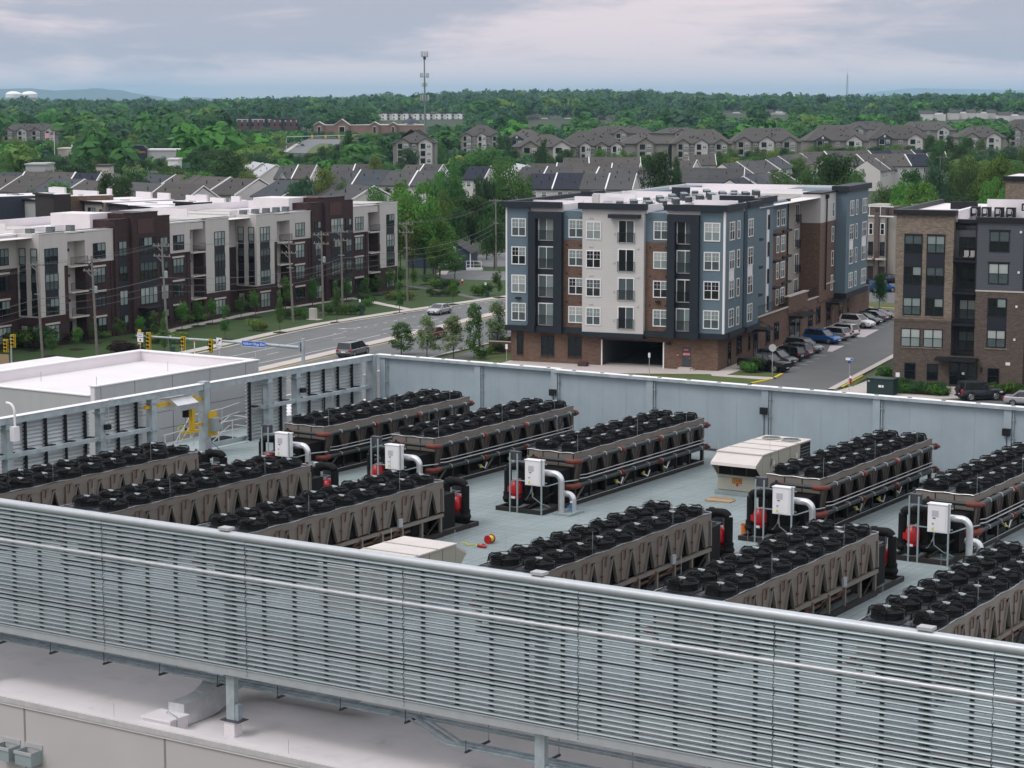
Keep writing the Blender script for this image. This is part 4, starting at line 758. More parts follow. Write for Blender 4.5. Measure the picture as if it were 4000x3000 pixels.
bx(T, 'roof_parapet', (0, .2, -.4, yD, 16.8, 17.4, M_WHITE), (6.3, 6.5, -.4, 5, 16.8, 17.6, M_WHITE), (0, 6.3, -.38, -.2, 16.8, 17.8, M_WHITE), (8.6, 16.2, -.68, -.5, 16.8, 17.8, M_WHITE), (16.0, 16.2, -.5, 4.5, 16.8, 17.7, M_WHITE), (18.3, 24.8, -.48, -.3, 16.8, 17.8, M_WHITE), (24.5, 24.75, -.3, yA, 16.8, 17.8, M_WHITE), (0.2, 6.3, 6, 6.2, 16.8, 17.7, M_WHITE), (3, 9, 12, 12.2, 16.8, 17.9, M_WHITE), (1, 7, 22, 22.3, 16.8, 17.8, M_WHITE), (1, 12, 34, 34.3, 16.8, 17.6, M_WHITE), (2, 20, 50, 50.3, 16.8, 17.5, M_WHITE), (19, 24, 7, 7.2, 16.8, 18., M_WHITE), (18, 23.4, 17, 17.2, 16.8, 18.1, M_WHITE), (8.4, 9.1, 3.2, 3.9, 16.8, 18.6, M_CREAMP), (9.2, 11.5, 29, 29.2, 16.8, 18.4, N_), (3, 4.5, 14, 14.2, 16.8, 18.4, N_), (20.4, 24.4, 12, 12.3, 16.8, 18.3, N_), (.2, 24, yD-.3, yD, 16.8, 17.5, M_WHITE))
for i in range(4):
    z = zb+3.13*i; v = i
    window(T, .35, -.655, z+.5, 1.75, 2.0, 'white', 0, (0, 5, 4, 0)[i]); window(T, 22.6, -.655, z+.5, 1.8, 2.0, 'white', 0, (0, 3, 0, 5)[i])
    window(T, 7.05, -.455, z+.5, 1.75, 2.0 if i == 3 else 1.85, 'white', 0, (5, 4, 0, 0)[i]); window(T, 16.85, -.455, z+.5, 1.75, 2.0 if i == 3 else 1.85, 'white', 0, (0, 4, 5, 0)[i])
    window(T, 9.3, -1.005, z+.4, 1.75, 1.95, 'white', 0, (0, 2, 3, 5)[i])
    for x, y, w, va in ((3.5, -.505, 1.95, (0, 0, 2, 0)[i]), (13.0, -1.005, 1.9, (1, 2, 3, 1)[i]), (19.5, -.505, 1.95, (0, 3, 2, 1)[i])):
        window(T, x, y, z+.1, w, 2.5, 'slide', 0, va, 'balcony_door'); railing(T, x-.02, y-.07, z+.12, w+.04, 1.1, .1)
    for x in (9.7, 9.95): bx(T, 'vent_hood', (x, x+.14, -1.09, -1.003, z+2.65, z+2.78, M_CREAMP))
    bx(T, 'vent_hood', (15.2, 15.4, -1.09, -1.003, z+2.6, z+2.8, M_CREAM), (12.45, 12.65, -1.09, -1.003, z+1, z+1.18, M_CREAM))
    for x in (6.75, 8.35, 16.4, 18.2): bx(T, 'vent_hood', (x, x+.16, -.55, -.453, z+2.75, z+2.88, M_BLUE if i == 3 else M_BRICKD))
bx(T, 'canopy', (12.1, 15.6, -1.9, -1.003, 16.3, 16.7, N_)); bx(T, 'wall_light', (.9, 1.5, -1.0, -.655, 7.05, 7.25, M_BLKTR)); bx(T, 'wall_light', (17.2, 17.7, -.75, -.455, 7.2, 7.4, M_BLKTR)); bx(T, 'wall_light', (18.35, 18.8, -.3, -.002, 2.65, 2.95, M_BLKTR))
for x, w, zz, h in ((.75, .75, .75, 2.35), (3.65, 1.55, .7, 2.3), (6.85, 1.6, .7, 2.3)):
    window(T, x, -.005, zz, w, h, 'dark', 0, 3); bx(T, 'sill', (x-.1, x+w+.1, -.06, -.002, zz-.14, zz-.02, MATS['brick_soldier']), (x-.1, x+w+.1, -.02, -.002, zz+h+.02, zz+h+.24, MATS['brick_soldier']))
d = bx(T, 'service_door', (20.1, 21.05, -.05, .0, .3, 2.45, M_DGREY)); bx(d, 'handle', (20.9, 21.0, -.1, -.055, 1.2, 1.26, M_CLAMP))
for x0, x1, z0, z1, s, sz in ((20.3, 20.55+.25, 2.05, 2.25, 'WARNING', .1), (20.22, 20.98, 1.5, 1.86, 'SPRINKLER\nRISER ROOM', .145), (19.45, 19.75, 1.42, 1.66, 'FDC', .15)):
    s_ = bx(T, 'door_sign', (x0, x1, -.075, -.055 if x0 > 20 else -.004, z0, z1, mat('sign_red', (.36, .012, .03), .5))); text(s_, s, sz, ((x0+x1)/2, -.078, (z0+z1)/2), (pi/2, 0, 0), M_TRIM)
bx(T, 'door_step', (19.9, 21.3, -1.0, -.06, .012, .28, M_CONC), (21.31, 21.6, -.9, -.06, .012, .15, M_CONC)); bx(T, 'roof_vent', (8.7, 9.7, -1.9, -1.1, .012, .45, mat('rust_box', (.06, .03, .03), .6)))
# side elevation, set back over a brick podium
xs_ = lambda a: a-A0
bx(T, 'side_wall', (18, xs_(-65.3), yA, yA+2.6, zb, 17, M_CREAM), (18, xs_(-66.2)-.9, yA, yA+2.4, zb+.3, 16.6, M_NAVY2))
yE = on_a(mz(950, 700), -65.0)[0]-B0; yF = on_a(mz(1062, 700), -65.8)[0]-B0
bx(T, 'blue_wall', (18, xs_(-65.0), yA+2.62, yE, zb, 17.2, M_BLUE)); bx(T, 'brick_wall', (18, xs_(-65.8), yE+.02, yF, zb, 13.7, M_BRICK)); bx(T, 'blue_wall', (18, xs_(-65.8), yE+.02, yF, 13.72, 17, M_BLUE))
bx(T, 'grey_wall', (18, xs_(-67.2), yF+.02, yB, zb, 16.9, M_TSID)); bx(T, 'cream_wall', (16, xs_(-64.6), yB+.02, yC, 13.6, 17.2, M_CREAM)); bx(T, 'brick_wall', (16, xs_(-64.6), yB+.02, yC, zb-.5, 13.58, M_BRICK)); bx(T, 'blue_wall', (16, xs_(-63.2), yC+.02, yD, zb, 17.2, M_BLUE)); bx(T, 'belt_course', (20, xs_(-63.0), yC-.1, yD+.1, 3.4, zb-.01, N_))
bx(T, 'cornice', (23.8, xs_(-62.8), yC-.4, yD+.3, 17.22, 17.95, N_), (23, xs_(-64.6), yA+2.7, yE+.2, 17.22, 17.9, N_), (22, xs_(-64.4), yB-.1, yC-.42, 17.22, 17.4, M_BLKTR))
yP = yA+1.2
bx(T, 'brick_podium', (22, 24.12, yA-.6, yC+2, 3.5, 4.3, M_BRICK), (23.8, 24.2, yA-.2, yA+1.2, 4.3, 5.4, M_BRICK), (23.8, 24.25, yF-3, yF+6, 3.5, 5.5, M_BRICK), (23.8, 24.25, yC-5, yC+.3, 3.5, 5.6, M_BRICK)); bx(T, 'coping', (23.7, 24.4, yF-3.1, yF+6.1, 5.5, 5.62, M_STONE), (23.7, 24.4, yC-5.1, yC+.3, 5.6, 5.72, M_STONE), (23.75, 24.35, yA-.3, yA+1.25, 5.4, 5.5, M_STONE), (23.9, 24.3, yA+1.3, yF-3.12, 4.3, 4.42, M_STONE), (23.9, 24.3, yF+6.12, yC-5.12, 4.3, 4.42, M_STONE))
railing(T, 24.1, yA+1.4, 4.42, yF-3.2-yA-1.4, 1.15, .04, pi/2, None, .5); railing(T, 24.1, yF+6.2, 4.42, yC-5.2-yF-6.2, 1.15, .04, pi/2, None, .5)
def sidewin(cx0, cx1, a, i, h=2.0, zz=.5, st='white', var=0):
    y0 = on_a(mz(cx0, 600), a)[0]-B0; y1 = on_a(mz(cx1, 600), a)[0]-B0; return window(T, xs_(a)+.004, y0, zb+3.13*i+zz, max(y1-y0, .5), h, st, pi/2, var)
for i in range(4):
    for c0, c1, a, st in ((598, 638, -64.0, 'white'), (660, 681, -64.0, 'single'), (748, 788, -63.75, 'white'), (978, 998, -65.8, 'single'), (1014, 1046, -65.8, 'white'), (1424, 1440, -64.6, 'single'), (1568, 1598, -63.2, 'white'), (1616, 1630, -63.2, 'single'), (1668, 1702, -63.2, 'white')): sidewin(c0, c1, a, i, 2.0, .5, st, (0, 4, 2, 0)[(i+int(c0)) % 4])
    y0 = on_a(mz(1124, 600), -67.2)[0]-B0; window(T, xs_(-67.2)+.004, y0, zb+3.13*i+.15, 1.9, 2.4, 'slide', pi/2, (1, 2, 0, 3)[i], 'balcony_door'); railing(T, xs_(-67.2)+.01, y0-.1, zb+3.13*i+.1, 2.1, 1.1, .35, pi/2)
    y0 = on_a(mz(905, 600), -65.0)[0]-B0; window(T, xs_(-65)+.004, y0, zb+3.13*i+.6, .8, 1.7, 'dark', pi/2, 4); bx(T, 'balcony_slab', (xs_(-65.3), xs_(-63.9), yA+.05, yA+2.4, zb+3.13*i-.28, zb+3.13*i-.02, M_NAVY)); 
    if i: bx(T, 'canopy', (xs_(-65.8)+.003, xs_(-64.6), yE+.05, yE+2.4, zb+3.13*i-.3, zb+3.13*i-.08, M_NAVY), ); bx(T, 'canopy', (xs_(-67.2)+.003, xs_(-65.6), y0+9.5, y0+13.4, zb+3.13*i-.32, zb+3.13*i-.05, M_NAVY))
y0 = on_a(mz(900, 600), -65.0)[0]-B0; bx(T, 'white_panel', (xs_(-65)+.001, xs_(-65)+.03, y0-.12, y0+.95, zb+.4, 16.4, M_TRIM))
for c0, c1, a in ((598, 638, -64.0), (748, 788, -63.75), (1568, 1598, -63.2), (1668, 1702, -63.2)):
    y0 = on_a(mz(c0, 600), a)[0]-B0; y1 = on_a(mz(c1, 600), a)[0]-B0; bx(T, 'white_panel', (xs_(a)+.001, xs_(a)+.02, y0, y1, zb+3.13+2.52, zb+6.26+.48, M_TRIM))
for cx, a in ((1062, -66.0), (1376, -64.55)): y0 = on_a(mz(cx, 600), a)[0]-B0; m = MB(); m.tube([(xs_(a)+.12, y0, 5), (xs_(a)+.12, y0, 16.6)], .1, M_BLKTR, 7); m.box(xs_(a)-.1, xs_(a)+.35, y0-.25, y0+.25, 16.6, 17.1, M_BLKTR); m.build('downpipe', T)
# podium openings facing the car park
for cx0, cx1, z0, h in ((588, 612, .3, 2.6), (657, 697, 1., 2.0), (752, 766, 1, 1.9), (893, 925, .9, 2.0), (960, 996, .9, 2.1), (1233, 1268, .9, 2.1), (1297, 1330, .9, 2.1), (1482, 1512, .9, 2.0), (1546, 1560, .6, 2.2)):
    y0 = on_a(mz(cx0, 1280), -64.8)[0]-B0; y1 = on_a(mz(cx1, 1280), -64.8)[0]-B0; window(T, 24.105, y0, z0, y1-y0, h, 'dark', pi/2, 3); bx(T, 'sill', (24.102, 24.2, y0-.1, y1+.1, z0-.15, z0-.01, MATS['brick_soldier']))
for cx0, cx1, w in ((790, 822, 2.6), (1080, 1168, 3.4), (1378, 1412, 2.4)):
    y0 = on_a(mz(cx0, 1280), -64.8)[0]-B0; y1 = on_a(mz(cx1, 1280), -64.8)[0]-B0; window(T, 24.105, y0+.2, .02, max(y1-y0-.3, 1.6), 2.6, 'dslide', pi/2, 3, 'entrance_door'); bx(T, 'awning', (24.102, 25.9, y0-.3, y1+.9, 2.95, 3.2, M_BLKTR)); m = MB()
    for q in (y0, y1+.6): m.tube([(25.7, q, 3.2), (24.11, q, 3.95)], .03, M_BLKTR, 5)
    m.build('awning_rod', T)
# roof plant: rails and rows of condensers
for k in range(11):
    m = MB(); x = 7.2+k*1.15
    for j in range(40): m.box(x, x+.12, 1.5+j*1.15, 2.2+j*1.15, 16.95, 17.05, M_CLAMP); m.box(x+.3, x+.36, 1.5+j*1.15, 1.9+j*1.15, 16.95, 17.0, M_DGREY)
    m.build('pipe_rail', T)
proto = None
for r_, (x, n, y0) in enumerate(((11.2, 15, 4.5), (14.4, 15, 5.2), (17.2, 7, 24))):
    for i in range(n):
        if (i*7+r_*3) % 8 == 5: continue
        loc = gr(A0+x+(.9 if i % 2 else 0), B0+y0+i*2.3, 16.95); lb = 'round dark condenser unit in the rows on the apartment block roof'
        if proto is None:
            proto = thing('condenser_unit', lb, 'condenser', loc, RG, 'condensers on the blue block roof'); m = MB(); m.lathe([(.42, .0), (.42, .85), (.36, .9), (.36, .86)], (0, 0, 0), M_DGREY, 14, False); m.lathe([(.36, .86), (0, .88)], (0, 0, 0), M_COIL, 12, False); m.build('casing', proto, True); m = MB()
            for r in (.36, .25, .14): m.tube([(r*cos(2*pi*j/14), r*sin(2*pi*j/14), .93) for j in range(15)], .014, M_GREY, 4, cap=False)
            m.lathe([(.42, .84), (.43, .9), (.37, .93)], (0, 0, 0), M_GREY, 14, False); m.build('grille', proto)
        else: dup(proto, loc)
for x, y in ((9.5, 5.5), (13, 9), (13, 17), (13, 26), (16, 33), (18.5, 12)): t = thing('duct_box', 'pale box of bent pipes standing among the rooftop condensers', 'pipe box', gr(A0+x, B0+y, 16.8), RG, 'pipe boxes on the blue block roof'); bx(t, 'box', (-.6, .6, -.6, .6, 0, .7, M_LPAN)); m = MB(); [m.tube(arc((-.45+.18*k, -.3, .7), .28, pi, 0, 6, (0, 1, 0), (0, 0, 1)), .035, M_CLAMP, 5) for k in range(6)]; m.build('bent_pipes', t, True)
# ================================================================ MAROON AND CREAM APARTMENTS TO THE WEST (local x: out of facade, y: along it)
O = at(*lz(700, 1510), 0)
Q = thing('western_apartments', 'long four storey maroon brick and cream apartment building with balconies along the avenue', 'building', O, RL)
zr = 12.9; KB, KW = M_BRICKD, M_CREAMP
def twin(x, y, z, w, h, v): return window(Q, x+.004, y, z, w, h, 'dark', pi/2, v)
def lintel(x, y, z, w): bx(Q, 'lintel', (x+.002, x+.06, y-.12, y+w+.12, z, z+.22, M_STONE))
def block(y0, hasend=True, x=0.):
    v = int(abs(y0)) % 3
    bx(Q, 'brick_wall', (-16, x, y0, y0+5.2, 0, 3.6, KB), (-16, x-.1, y0+8.6, y0+14.2, 0, 9.38, KB), (x-.1, x, y0+8.6, y0+9.3, 0, 9.38, KB), (x-.1, x, y0+13.6, y0+14.2, 0, 9.38, KB), (-16, x-.1, y0+25.8, y0+30.6, 0, 9.38, KB), (x-.1, x, y0+29.9, y0+30.6, 0, 9.38, KB), (-16, x, y0+33.6, y0+39.6, 0, 3.6, KB), (-16, x-1.6, y0+5.2, y0+8.6, 0, 9.3, KW), (-16, x-1.6, y0+30.6, y0+33.6, 0, 9.3, KW), (x-1.6, x, y0+4.45, y0+5.2, 3.6, 9.38, KB), (x-1.6, x, y0+33.61, y0+34.1, 3.6, 9.38, KB))
    bx(Q, 'cream_wall', (-16, x+.05, y0, y0+4.44, 3.6, 13.35, KW), (-16, x, y0+4.45, y0+5.2, 9.4, 13.2, KW), (-16, x-1.6, y0+5.2, y0+8.6, 9.32, 12.2, KW), (-16, x, y0+5.2, y0+8.6, 12.2, 13.1, KW), (-16, x, y0+8.6, y0+14.2, 9.4, 13.2, KW), (-16, x, y0+25.8, y0+30.6, 9.4, 13.2, KW), (-16, x-1.6, y0+30.6, y0+33.6, 9.32, 12.2, KW), (-16, x, y0+30.6, y0+33.6, 12.2, 13.1, KW), (-16, x+.05, y0+34.12, y0+39.6, 3.6, 13.35, KW))
    bx(Q, 'brick_tower', (-6, x+.25, y0+14.2, y0+17.2, 0, 14.3, KB), (-6, x+.7, y0+17.2, y0+22.6, 0, 14.95, KB), (-6, x+.25, y0+22.6, y0+25.8, 0, 14.3, KB), (-.5, x+.3, y0+14.15, y0+25.85, 14.3, 14.4, KB), (-.5, x+.76, y0+17.1, y0+22.7, 14.95, 15.05, M_BLKTR))
    bx(Q, 'roof_cap', (-1, x+.12, y0-.06, y0+4.5, 13.36, 13.46, M_TRIM), (-1, x+.07, y0+4.52, y0+14.2, 13.22, 13.3, M_TRIM), (-1, x+.07, y0+25.85, y0+34.1, 13.22, 13.3, M_TRIM), (-1, x+.12, y0+34.12, y0+39.66, 13.36, 13.46, M_TRIM), (-.6, x+.09, y0, y0+14.1, 13.47, 13.5, M_BLKTR), (-.6, x+.09, y0+25.9, y0+39.6, 13.47, 13.5, M_BLKTR))
    for yy, w, vv in ((y0+.8, 2.45, 0), (y0+36.1, 2.45, 1)):
        for i, z in enumerate((3.75, 6.7, 9.68)): twin(x+.05, yy, z, w, 1.95, (5, 4, 0, 2)[(i+vv+v) % 4])
        bx(Q, 'spandrel', (x+.051, x+.07, yy, yy+w, 5.72, 6.68, M_NAVY2), (x+.051, x+.07, yy, yy+w, 8.67, 9.66, M_NAVY2)); twin(x, yy, .55, w, 2.0, 5); lintel(x, yy, 2.6, w)
    for yy, w in ((y0+10.1, 2.45), (y0+26.8, 2.4)):
        for i, z in enumerate((.6, 3.7, 6.75)): twin(x-.1, yy, z, w, 1.95, (5, 4, 3, 0)[(i+v) % 4]); lintel(x-.1, yy, z+2.0, w)
        twin(x, yy, 9.75, w, 1.95, (0, 4, 5)[v])
    for yy, w in ((y0+14.9, 1.65), (y0+23.6, 1.65)):
        for i, z in enumerate((.6, 3.7, 6.75, 9.8)): twin(x+.25, yy, z, w, 1.85, (0, 4, 5, 2)[(i+v) % 4])
        bx(Q, 'spandrel', *[(x+.251, x+.27, yy, yy+w, z+1.87, z+3.0, M_NAVY2) for z in (.6, 3.7, 6.75)])
    for i, z in enumerate((3.5, 6.7, 9.8)): twin(x+.7, y0+18.6, z, 3.6, 2.1, (4, 5, 2)[(i+v) % 3])
    bx(Q, 'spandrel', *[(x+.701, x+.72, y0+18.6, y0+22.2, z, z+h, M_NAVY2) for z, h in ((5.62, 1.06), (8.82, .96))]); bx(Q, 'entrance_canopy', (x+.702, x+2.2, y0+18, y0+22.4, 3.0, 3.2, M_BLKTR)); window(Q, x+.704, y0+18.6, .05, 3.2, 2.6, 'dslide', pi/2, 3, 'entrance_door'); bx(Q, 'relief_panel', (x+.702, x+.76, y0+18.3, y0+21.6, 12.4, 14.2, mat('relief_brick', (.075, .04, .036), .9)))
    for yy, w in ((y0+5.25, 3.3), (y0+30.65, 2.9)):
        for i, z in enumerate((3.2, 6.2, 9.3)):
            bx(Q, 'balcony_slab', (x-1.6, x+.45, yy, yy+w, z-.18, z, M_STONE)); railing(Q, x+.38, yy, z, w, 1.05, .05, pi/2, None, .16); window(Q, x-1.595, yy+.1, z+.02, 1.3, 2.3, 'dslide', pi/2, 3, 'balcony_door'); bx(Q, 'wall_lamp', (x-1.59, x-1.45, yy+2.0, yy+2.2, z+1.6, z+1.9, M_DGREY))
        window(Q, x-1.595, yy+.3, .05, 2.2, 2.4, 'dslide', pi/2, 3, 'patio_door')
    # end wall facing the camera
    bx(Q, 'end_wall', (x-3.25, x+.04, y0-.06, y0-.003, 3.55, 13.3, KW), (x-16, x-.01, y0-.05, y0-.003, 0, 3.54, KB))
    for xx in (x-2.95, x-1.25):
        for i, z in enumerate((3.75, 6.7, 9.75)): window(Q, xx, y0-.065, z, .95, 1.95, 'dark', 0, (4, 2, 5)[i])
        bx(Q, 'spandrel', (xx, xx+.95, y0-.08, y0-.062, 5.72, 6.68, M_NAVY2), (xx, xx+.95, y0-.08, y0-.062, 8.67, 9.73, M_NAVY2)); window(Q, xx, y0-.055, .6, 1.0, 2.0, 'dark', 0, 5)
block(-4.6); block(41.8)
bx(Q, 'brick_wall', (-16, -3.3, 35.02, 41.7, 0, 8.9, KB), (-16, -3.3, -44, -4.62, 0, 9.35, KB)); bx(Q, 'cream_wall', (-16, -3.3, 35.02, 41.7, 8.92, 13.2, KW), (-16, -3.3, -44, -4.62, 9.37, 13.2, KW)); bx(Q, 'roof_cap', (-4.2, -3.2, -44, -4.7, 13.22, 13.42, M_TRIM))
for yy in (-8.4, -14):
    for i, z in enumerate((.6, 3.7, 6.75, 9.8)): twin(-3.3, yy, z, 2.2, 1.95, (5, 4, 3, 0)[i])
    for z in (2.6, 5.7, 8.75): lintel(-3.3, yy, z, 2.2)
bx(Q, 'roof', (-15.8, -1, -44, 35, 12.9, 12.95, M_WHITE), (-15.8, -1, 35, 81.3, 12.9, 12.95, M_WHITE)); bx(Q, 'rear_wall', (-16.3, -16, -44, 81.4, 0, 14.0, M_WHITE)); bx(Q, 'end_wall', (-16, -.02, 81.405, 81.5, 0, 13.4, KW))
bx(Q, 'stair_head', (-9, -3, 9, 13.5, 12.95, 15.0, M_WHITE)); bx(Q, 'stair_head', (-9, -3, 55, 60, 12.95, 15.0, M_WHITE)); bx(Q, 'roof_parapet', (-16, -10, 1.5, 1.8, 12.95, 14.0, M_WHITE), (-14, -8, 37, 37.3, 12.95, 14.2, M_WHITE), (-15, -9, 63, 63.3, 12.95, 14, M_WHITE))
proto = None
for y in (-9.5, -6.5, -3, .8, 4.6, 42.6, 45.6, 48.4, 51, 53.5):
    w_, c, s = xy(-2.6-(3.2 if y < -4.6 else 0), y, LAZ), 0, 0
    loc = (O[0]+w_[0], O[1]+w_[1], 12.95)
    if proto is None:
        proto = thing('air_conditioner', 'square grey air conditioner on the white roof of the maroon apartments', 'air conditioner', loc, RL, 'air conditioners on the maroon apartment roof'); bx(proto, 'casing', (-.4, .4, -.4, .4, .12, .95, M_DGREY)); bx(proto, 'louvre', *[(-.41, .41, -.41, .41, .2+.09*k, .23+.09*k, M_GREY) for k in range(8)]); bx(proto, 'base', (-.5, -.2, -.5, .5, 0, .12, M_BLKTR), (.2, .5, -.5, .5, 0, .12, M_BLKTR)); m = MB(); m.tube([(.4, -.2, .3), (.7, -.3, .3), (.9, -.5, .55)], .05, M_BLKTR, 6); m.build('hose', proto); bx(proto, 'screen', (-1.8, -1.6, -1., 1., 0, .9, M_WHITE))
    else: dup(proto, loc)
t = thing('heat_pump', 'white heat pump with round fan on the maroon apartment roof', 'air conditioner', (O[0]+xy(-1.6, 11.5, LAZ)[0], O[1]+xy(-1.6, 11.5, LAZ)[1], 12.95), RL); bx(t, 'casing', (-.2, .2, -.45, .45, .15, 1.2, M_CAB)); m = MB(); m.lathe([(.3, 0), (.3, .02), (0, .02)], (0, 0, 0), M_GREY, 14); k = m.build('fan', t); k.location = (.205, 0, .75); k.rotation_euler = (0, pi/2, 0); bx(t, 'base', (-.3, .3, -.6, -.4, 0, .14, M_BLKTR), (-.3, .3, .4, .6, 0, .14, M_BLKTR))
# row houses with white flat roofs behind
c1 = cr(0, 0, 1400)
def rowhouse(p0, p1, zt_, clad, label, dep=15, zlow=-.5, cor=M_BLKTR, wins=True, bal=False):
    a, b = Vector(at(*c1(*p0), zt_)), Vector(at(*c1(*p1), zt_)); d = b-a; w = Vector((d.x, d.y, 0)).length; rz = math.atan2(d.y, d.x)
    t = thing('row_house', label, 'house', (a.x, a.y, 0), rz, 'flat roofed row houses behind the maroon apartments'); bx(t, 'wall', (0, w, 0, dep, zlow, zt_-.3, clad)); bx(t, 'roof', (.0, w, -.3, dep, zt_-.3, zt_-.24, M_WHITE)); bx(t, 'cornice', (-.05, w-.02, -.45, -.305, zt_-.5, zt_-.15, cor)); bx(t, 'roof_parapet', (w*.2, w*.8, dep-.4, dep, zt_-.24, zt_+.8, M_WHITE), (w*.35, w*.65, dep*.4, dep*.46, zt_-.24, zt_-.1, M_GREY))
    if wins:
        for z in (zt_-3., zt_-6.1): window(t, w*.18, -.005, z, 2.2, 1.7, 'dark', 0, 4); window(t, w*.78, -.005, z+.7, .65, .8, 'dark', 0, 3)
    m = MB(); m.tube([(w-.15, -.15, zt_-.5), (w-.15, -.12, 1)], .06, M_BLKTR, 6); m.build('downpipe', t); return t
rowhouse((373, 1222), (522, 1232), 11.6, M_CHAR, 'slate blue row house with white flat roof, left of the beige one'); rowhouse((522, 1232), (640, 1239), 11.6, M_BEIGE, 'beige row house with white flat roof between two dark ones'); rowhouse((640, 1242), (800, 1258), 11.4, mat('plum_grey_siding', (.075, .07, .085), .65, 0, .08, 1., 'siding'), 'plum grey row house just right of the beige row house'); rowhouse((800, 1260), (940, 1272), 11.3, M_LGREY, 'light grey row house half hidden behind the maroon tower'); rowhouse((940, 1273), (1080, 1284), 11.3, M_LPAN, 'pale row house at the right end of the flat roofed row', wins=False)
rowhouse((-160, 1195), (-2, 1205), 11.8, M_CHAR, 'charcoal row house cut off by the left edge of the photo'); t = rowhouse((0, 1212), (248, 1225), 11.2, M_LGREY, 'light grey row house with a railed roof terrace at the far left', wins=False)
for i in range(4): window(t, .9+i*1.35, -.005, 7.4, .8, 1.5, 'dark', 0, 4)
railing(t, 2.4, -.1, 11.0, 3.6, 1.0, .05)
for p0, p1, zt_, cl, lb, dp in (((215, 1182), (340, 1190), 13.2, M_DKBRN, 'dark brown stair tower beside the light grey row house terrace', 3), ((340, 1200), (374, 1203), 12.5, M_BRICK, 'narrow red brick row house end beside the dark brown tower', 10), ((1080, 1235), (1200, 1240), 12.8, M_DKBRN, 'dark brown stair tower standing before the red brick strip', 4), ((1200, 1250), (1290, 1254), 12.2, M_BRICK, 'red brick row house end right of the second dark tower', 8)):
    rowhouse(p0, p1, zt_, cl, lb, dp, wins=False, cor=M_DKBRN)
# ================================================================ TAN AND GREY APARTMENTS AT THE RIGHT EDGE
A1, B1 = -44.85, 209.7
R = thing('eastern_apartments', 'five storey tan brick and grey sided apartment building at the right edge', 'building', gr(A1, B1), RG)
bx(R, 'tan_brick_wall', (0, 5.8, 0, 24, 6.95, 17.5, M_BRICKT)); bx(R, 'brown_brick_wall', (0, 5.8, 0, 24, 0, 6.9, M_BRICKB), (5.8, 8.12, 0, 24, 0, 3.45, M_BRICKB), (8.12, 13.0, 0, 24, 0, 10.1, M_BRICKB), (13., 30, .6, 24, 0, 9.8, M_BRICKB)); bx(R, 'brick_course', (-.03, 5.83, -.04, -.002, 6.72, 6.94, M_BRICKB), (8.1, 13.03, -.06, -.002, 10.0, 10.14, M_STONE)); bx(R, 'grey_wall', (8.12, 12.7, 0, 24, 10.15, 16.9, M_GSID), (5.8, 8.1, .9, 24, 13.2, 16.7, M_GSID), (13., 30, .6, 24, 9.82, 16.8, M_GSID)); bx(R, 'recess_wall', (5.81, 8.11, 1.9, 24, 3.46, 13.19, M_CHAR), (5.81, 8.11, .9, 1.88, 16.0, 16.7, M_BLKTR)); bx(R, 'corner_board', (12.71, 13.0, -.06, .5, 10.2, 17.0, M_BLKTR), (8.0, 8.11, -.05, .9, 10.2, 16.9, M_BLKTR))
bx(R, 'cornice', (-.25, 6.0, -.3, 1, 17.5, 18.0, M_BLKTR), (-.25, .2, 1, 24, 17.5, 18., M_BLKTR), (8.0, 13.1, -.25, .6, 16.92, 17.4, M_BLKTR), (6.02, 7.98, .7, 1.4, 16.72, 17.1, M_BLKTR), (13.12, 30, .4, 1.2, 16.82, 17.2, M_BLKTR)); bx(R, 'roof', (.2, 5.8, .5, 24, 17.5, 17.55, M_WHITE), (5.82, 30, 1.5, 24, 16.72, 16.76, M_WHITE)); bx(R, 'roof_parapet', (5.5, 6, 1, 14, 16.8, 17.9, M_WHITE), (6.1, 30, 17, 17.3, 16.76, 18.4, M_WHITE), (6.1, 14, 9.0, 9.3, 16.76, 17.6, M_WHITE)); bx(R, 'roof_screen', (3.4, 6.2, 10.5, 10.9, 17.6, 18.4, M_BLKTR))
for x in (.85, 3.12):
    bx(R, 'window_bay', (x, x+1.85, -.03, -.002, 7.35, 15.6, M_NAVY2))
    for i, z in enumerate((7.4, 10.55, 13.7)): window(R, x+.04, -.034, z, 1.78, 1.75, 'dark', 0, (0, 4, 2)[(i+(x > 2)) % 3])
    window(R, x-.1, -.005, 4.15, 1.95, 1.85, 'dark', 0, 5); bx(R, 'sill', (x-.2, x+1.95, -.08, -.002, 4.02, 4.13, M_BRICKT), (x-.05, x+1.9, -.07, -.035, 7.2, 7.34, M_BRICKT)); window(R, x+.35, -.005, .85, 1.1, 1.65, 'dark', 0, 3)
for z, v in ((14.0, 2), (10.8, 1)): window(R, 9.35, -.005, z, 1.95, 2.05, 'dark', 0, v); bx(R, 'lintel', (9.25, 11.4, -.09, -.002, z+2.07, z+2.2, M_BLKTR))
bx(R, 'window_bay', (9.35, 11.25, -.03, -.002, 4.4, 9.4, M_NAVY2)); window(R, 9.4, -.034, 7.6, 1.8, 1.75, 'dark', 0, 4); window(R, 9.4, -.034, 4.45, 1.8, 1.75, 'dark', 0, 1); bx(R, 'sill', (9.2, 11.4, -.08, -.002, 4.25, 4.38, M_BRICKT)); window(R, 9.55, -.005, .7, 1.15, 1.65, 'dark', 0, 3)
for i, z in enumerate((3.46, 6.65, 9.85, 13.05)): bx(R, 'balcony_slab', (5.8, 8.12, -.15 if i else .0, 1.9, z-.2 if i else z-.02, z, M_BLKTR)); railing(R, 5.83, -.02, z, 2.25, 1.05, .06); window(R, 6.2, 1.895 if i < 3 else .895, z+.3, 1.7, 2.0, 'dark', 0, (2, 1, 3, 3)[i])
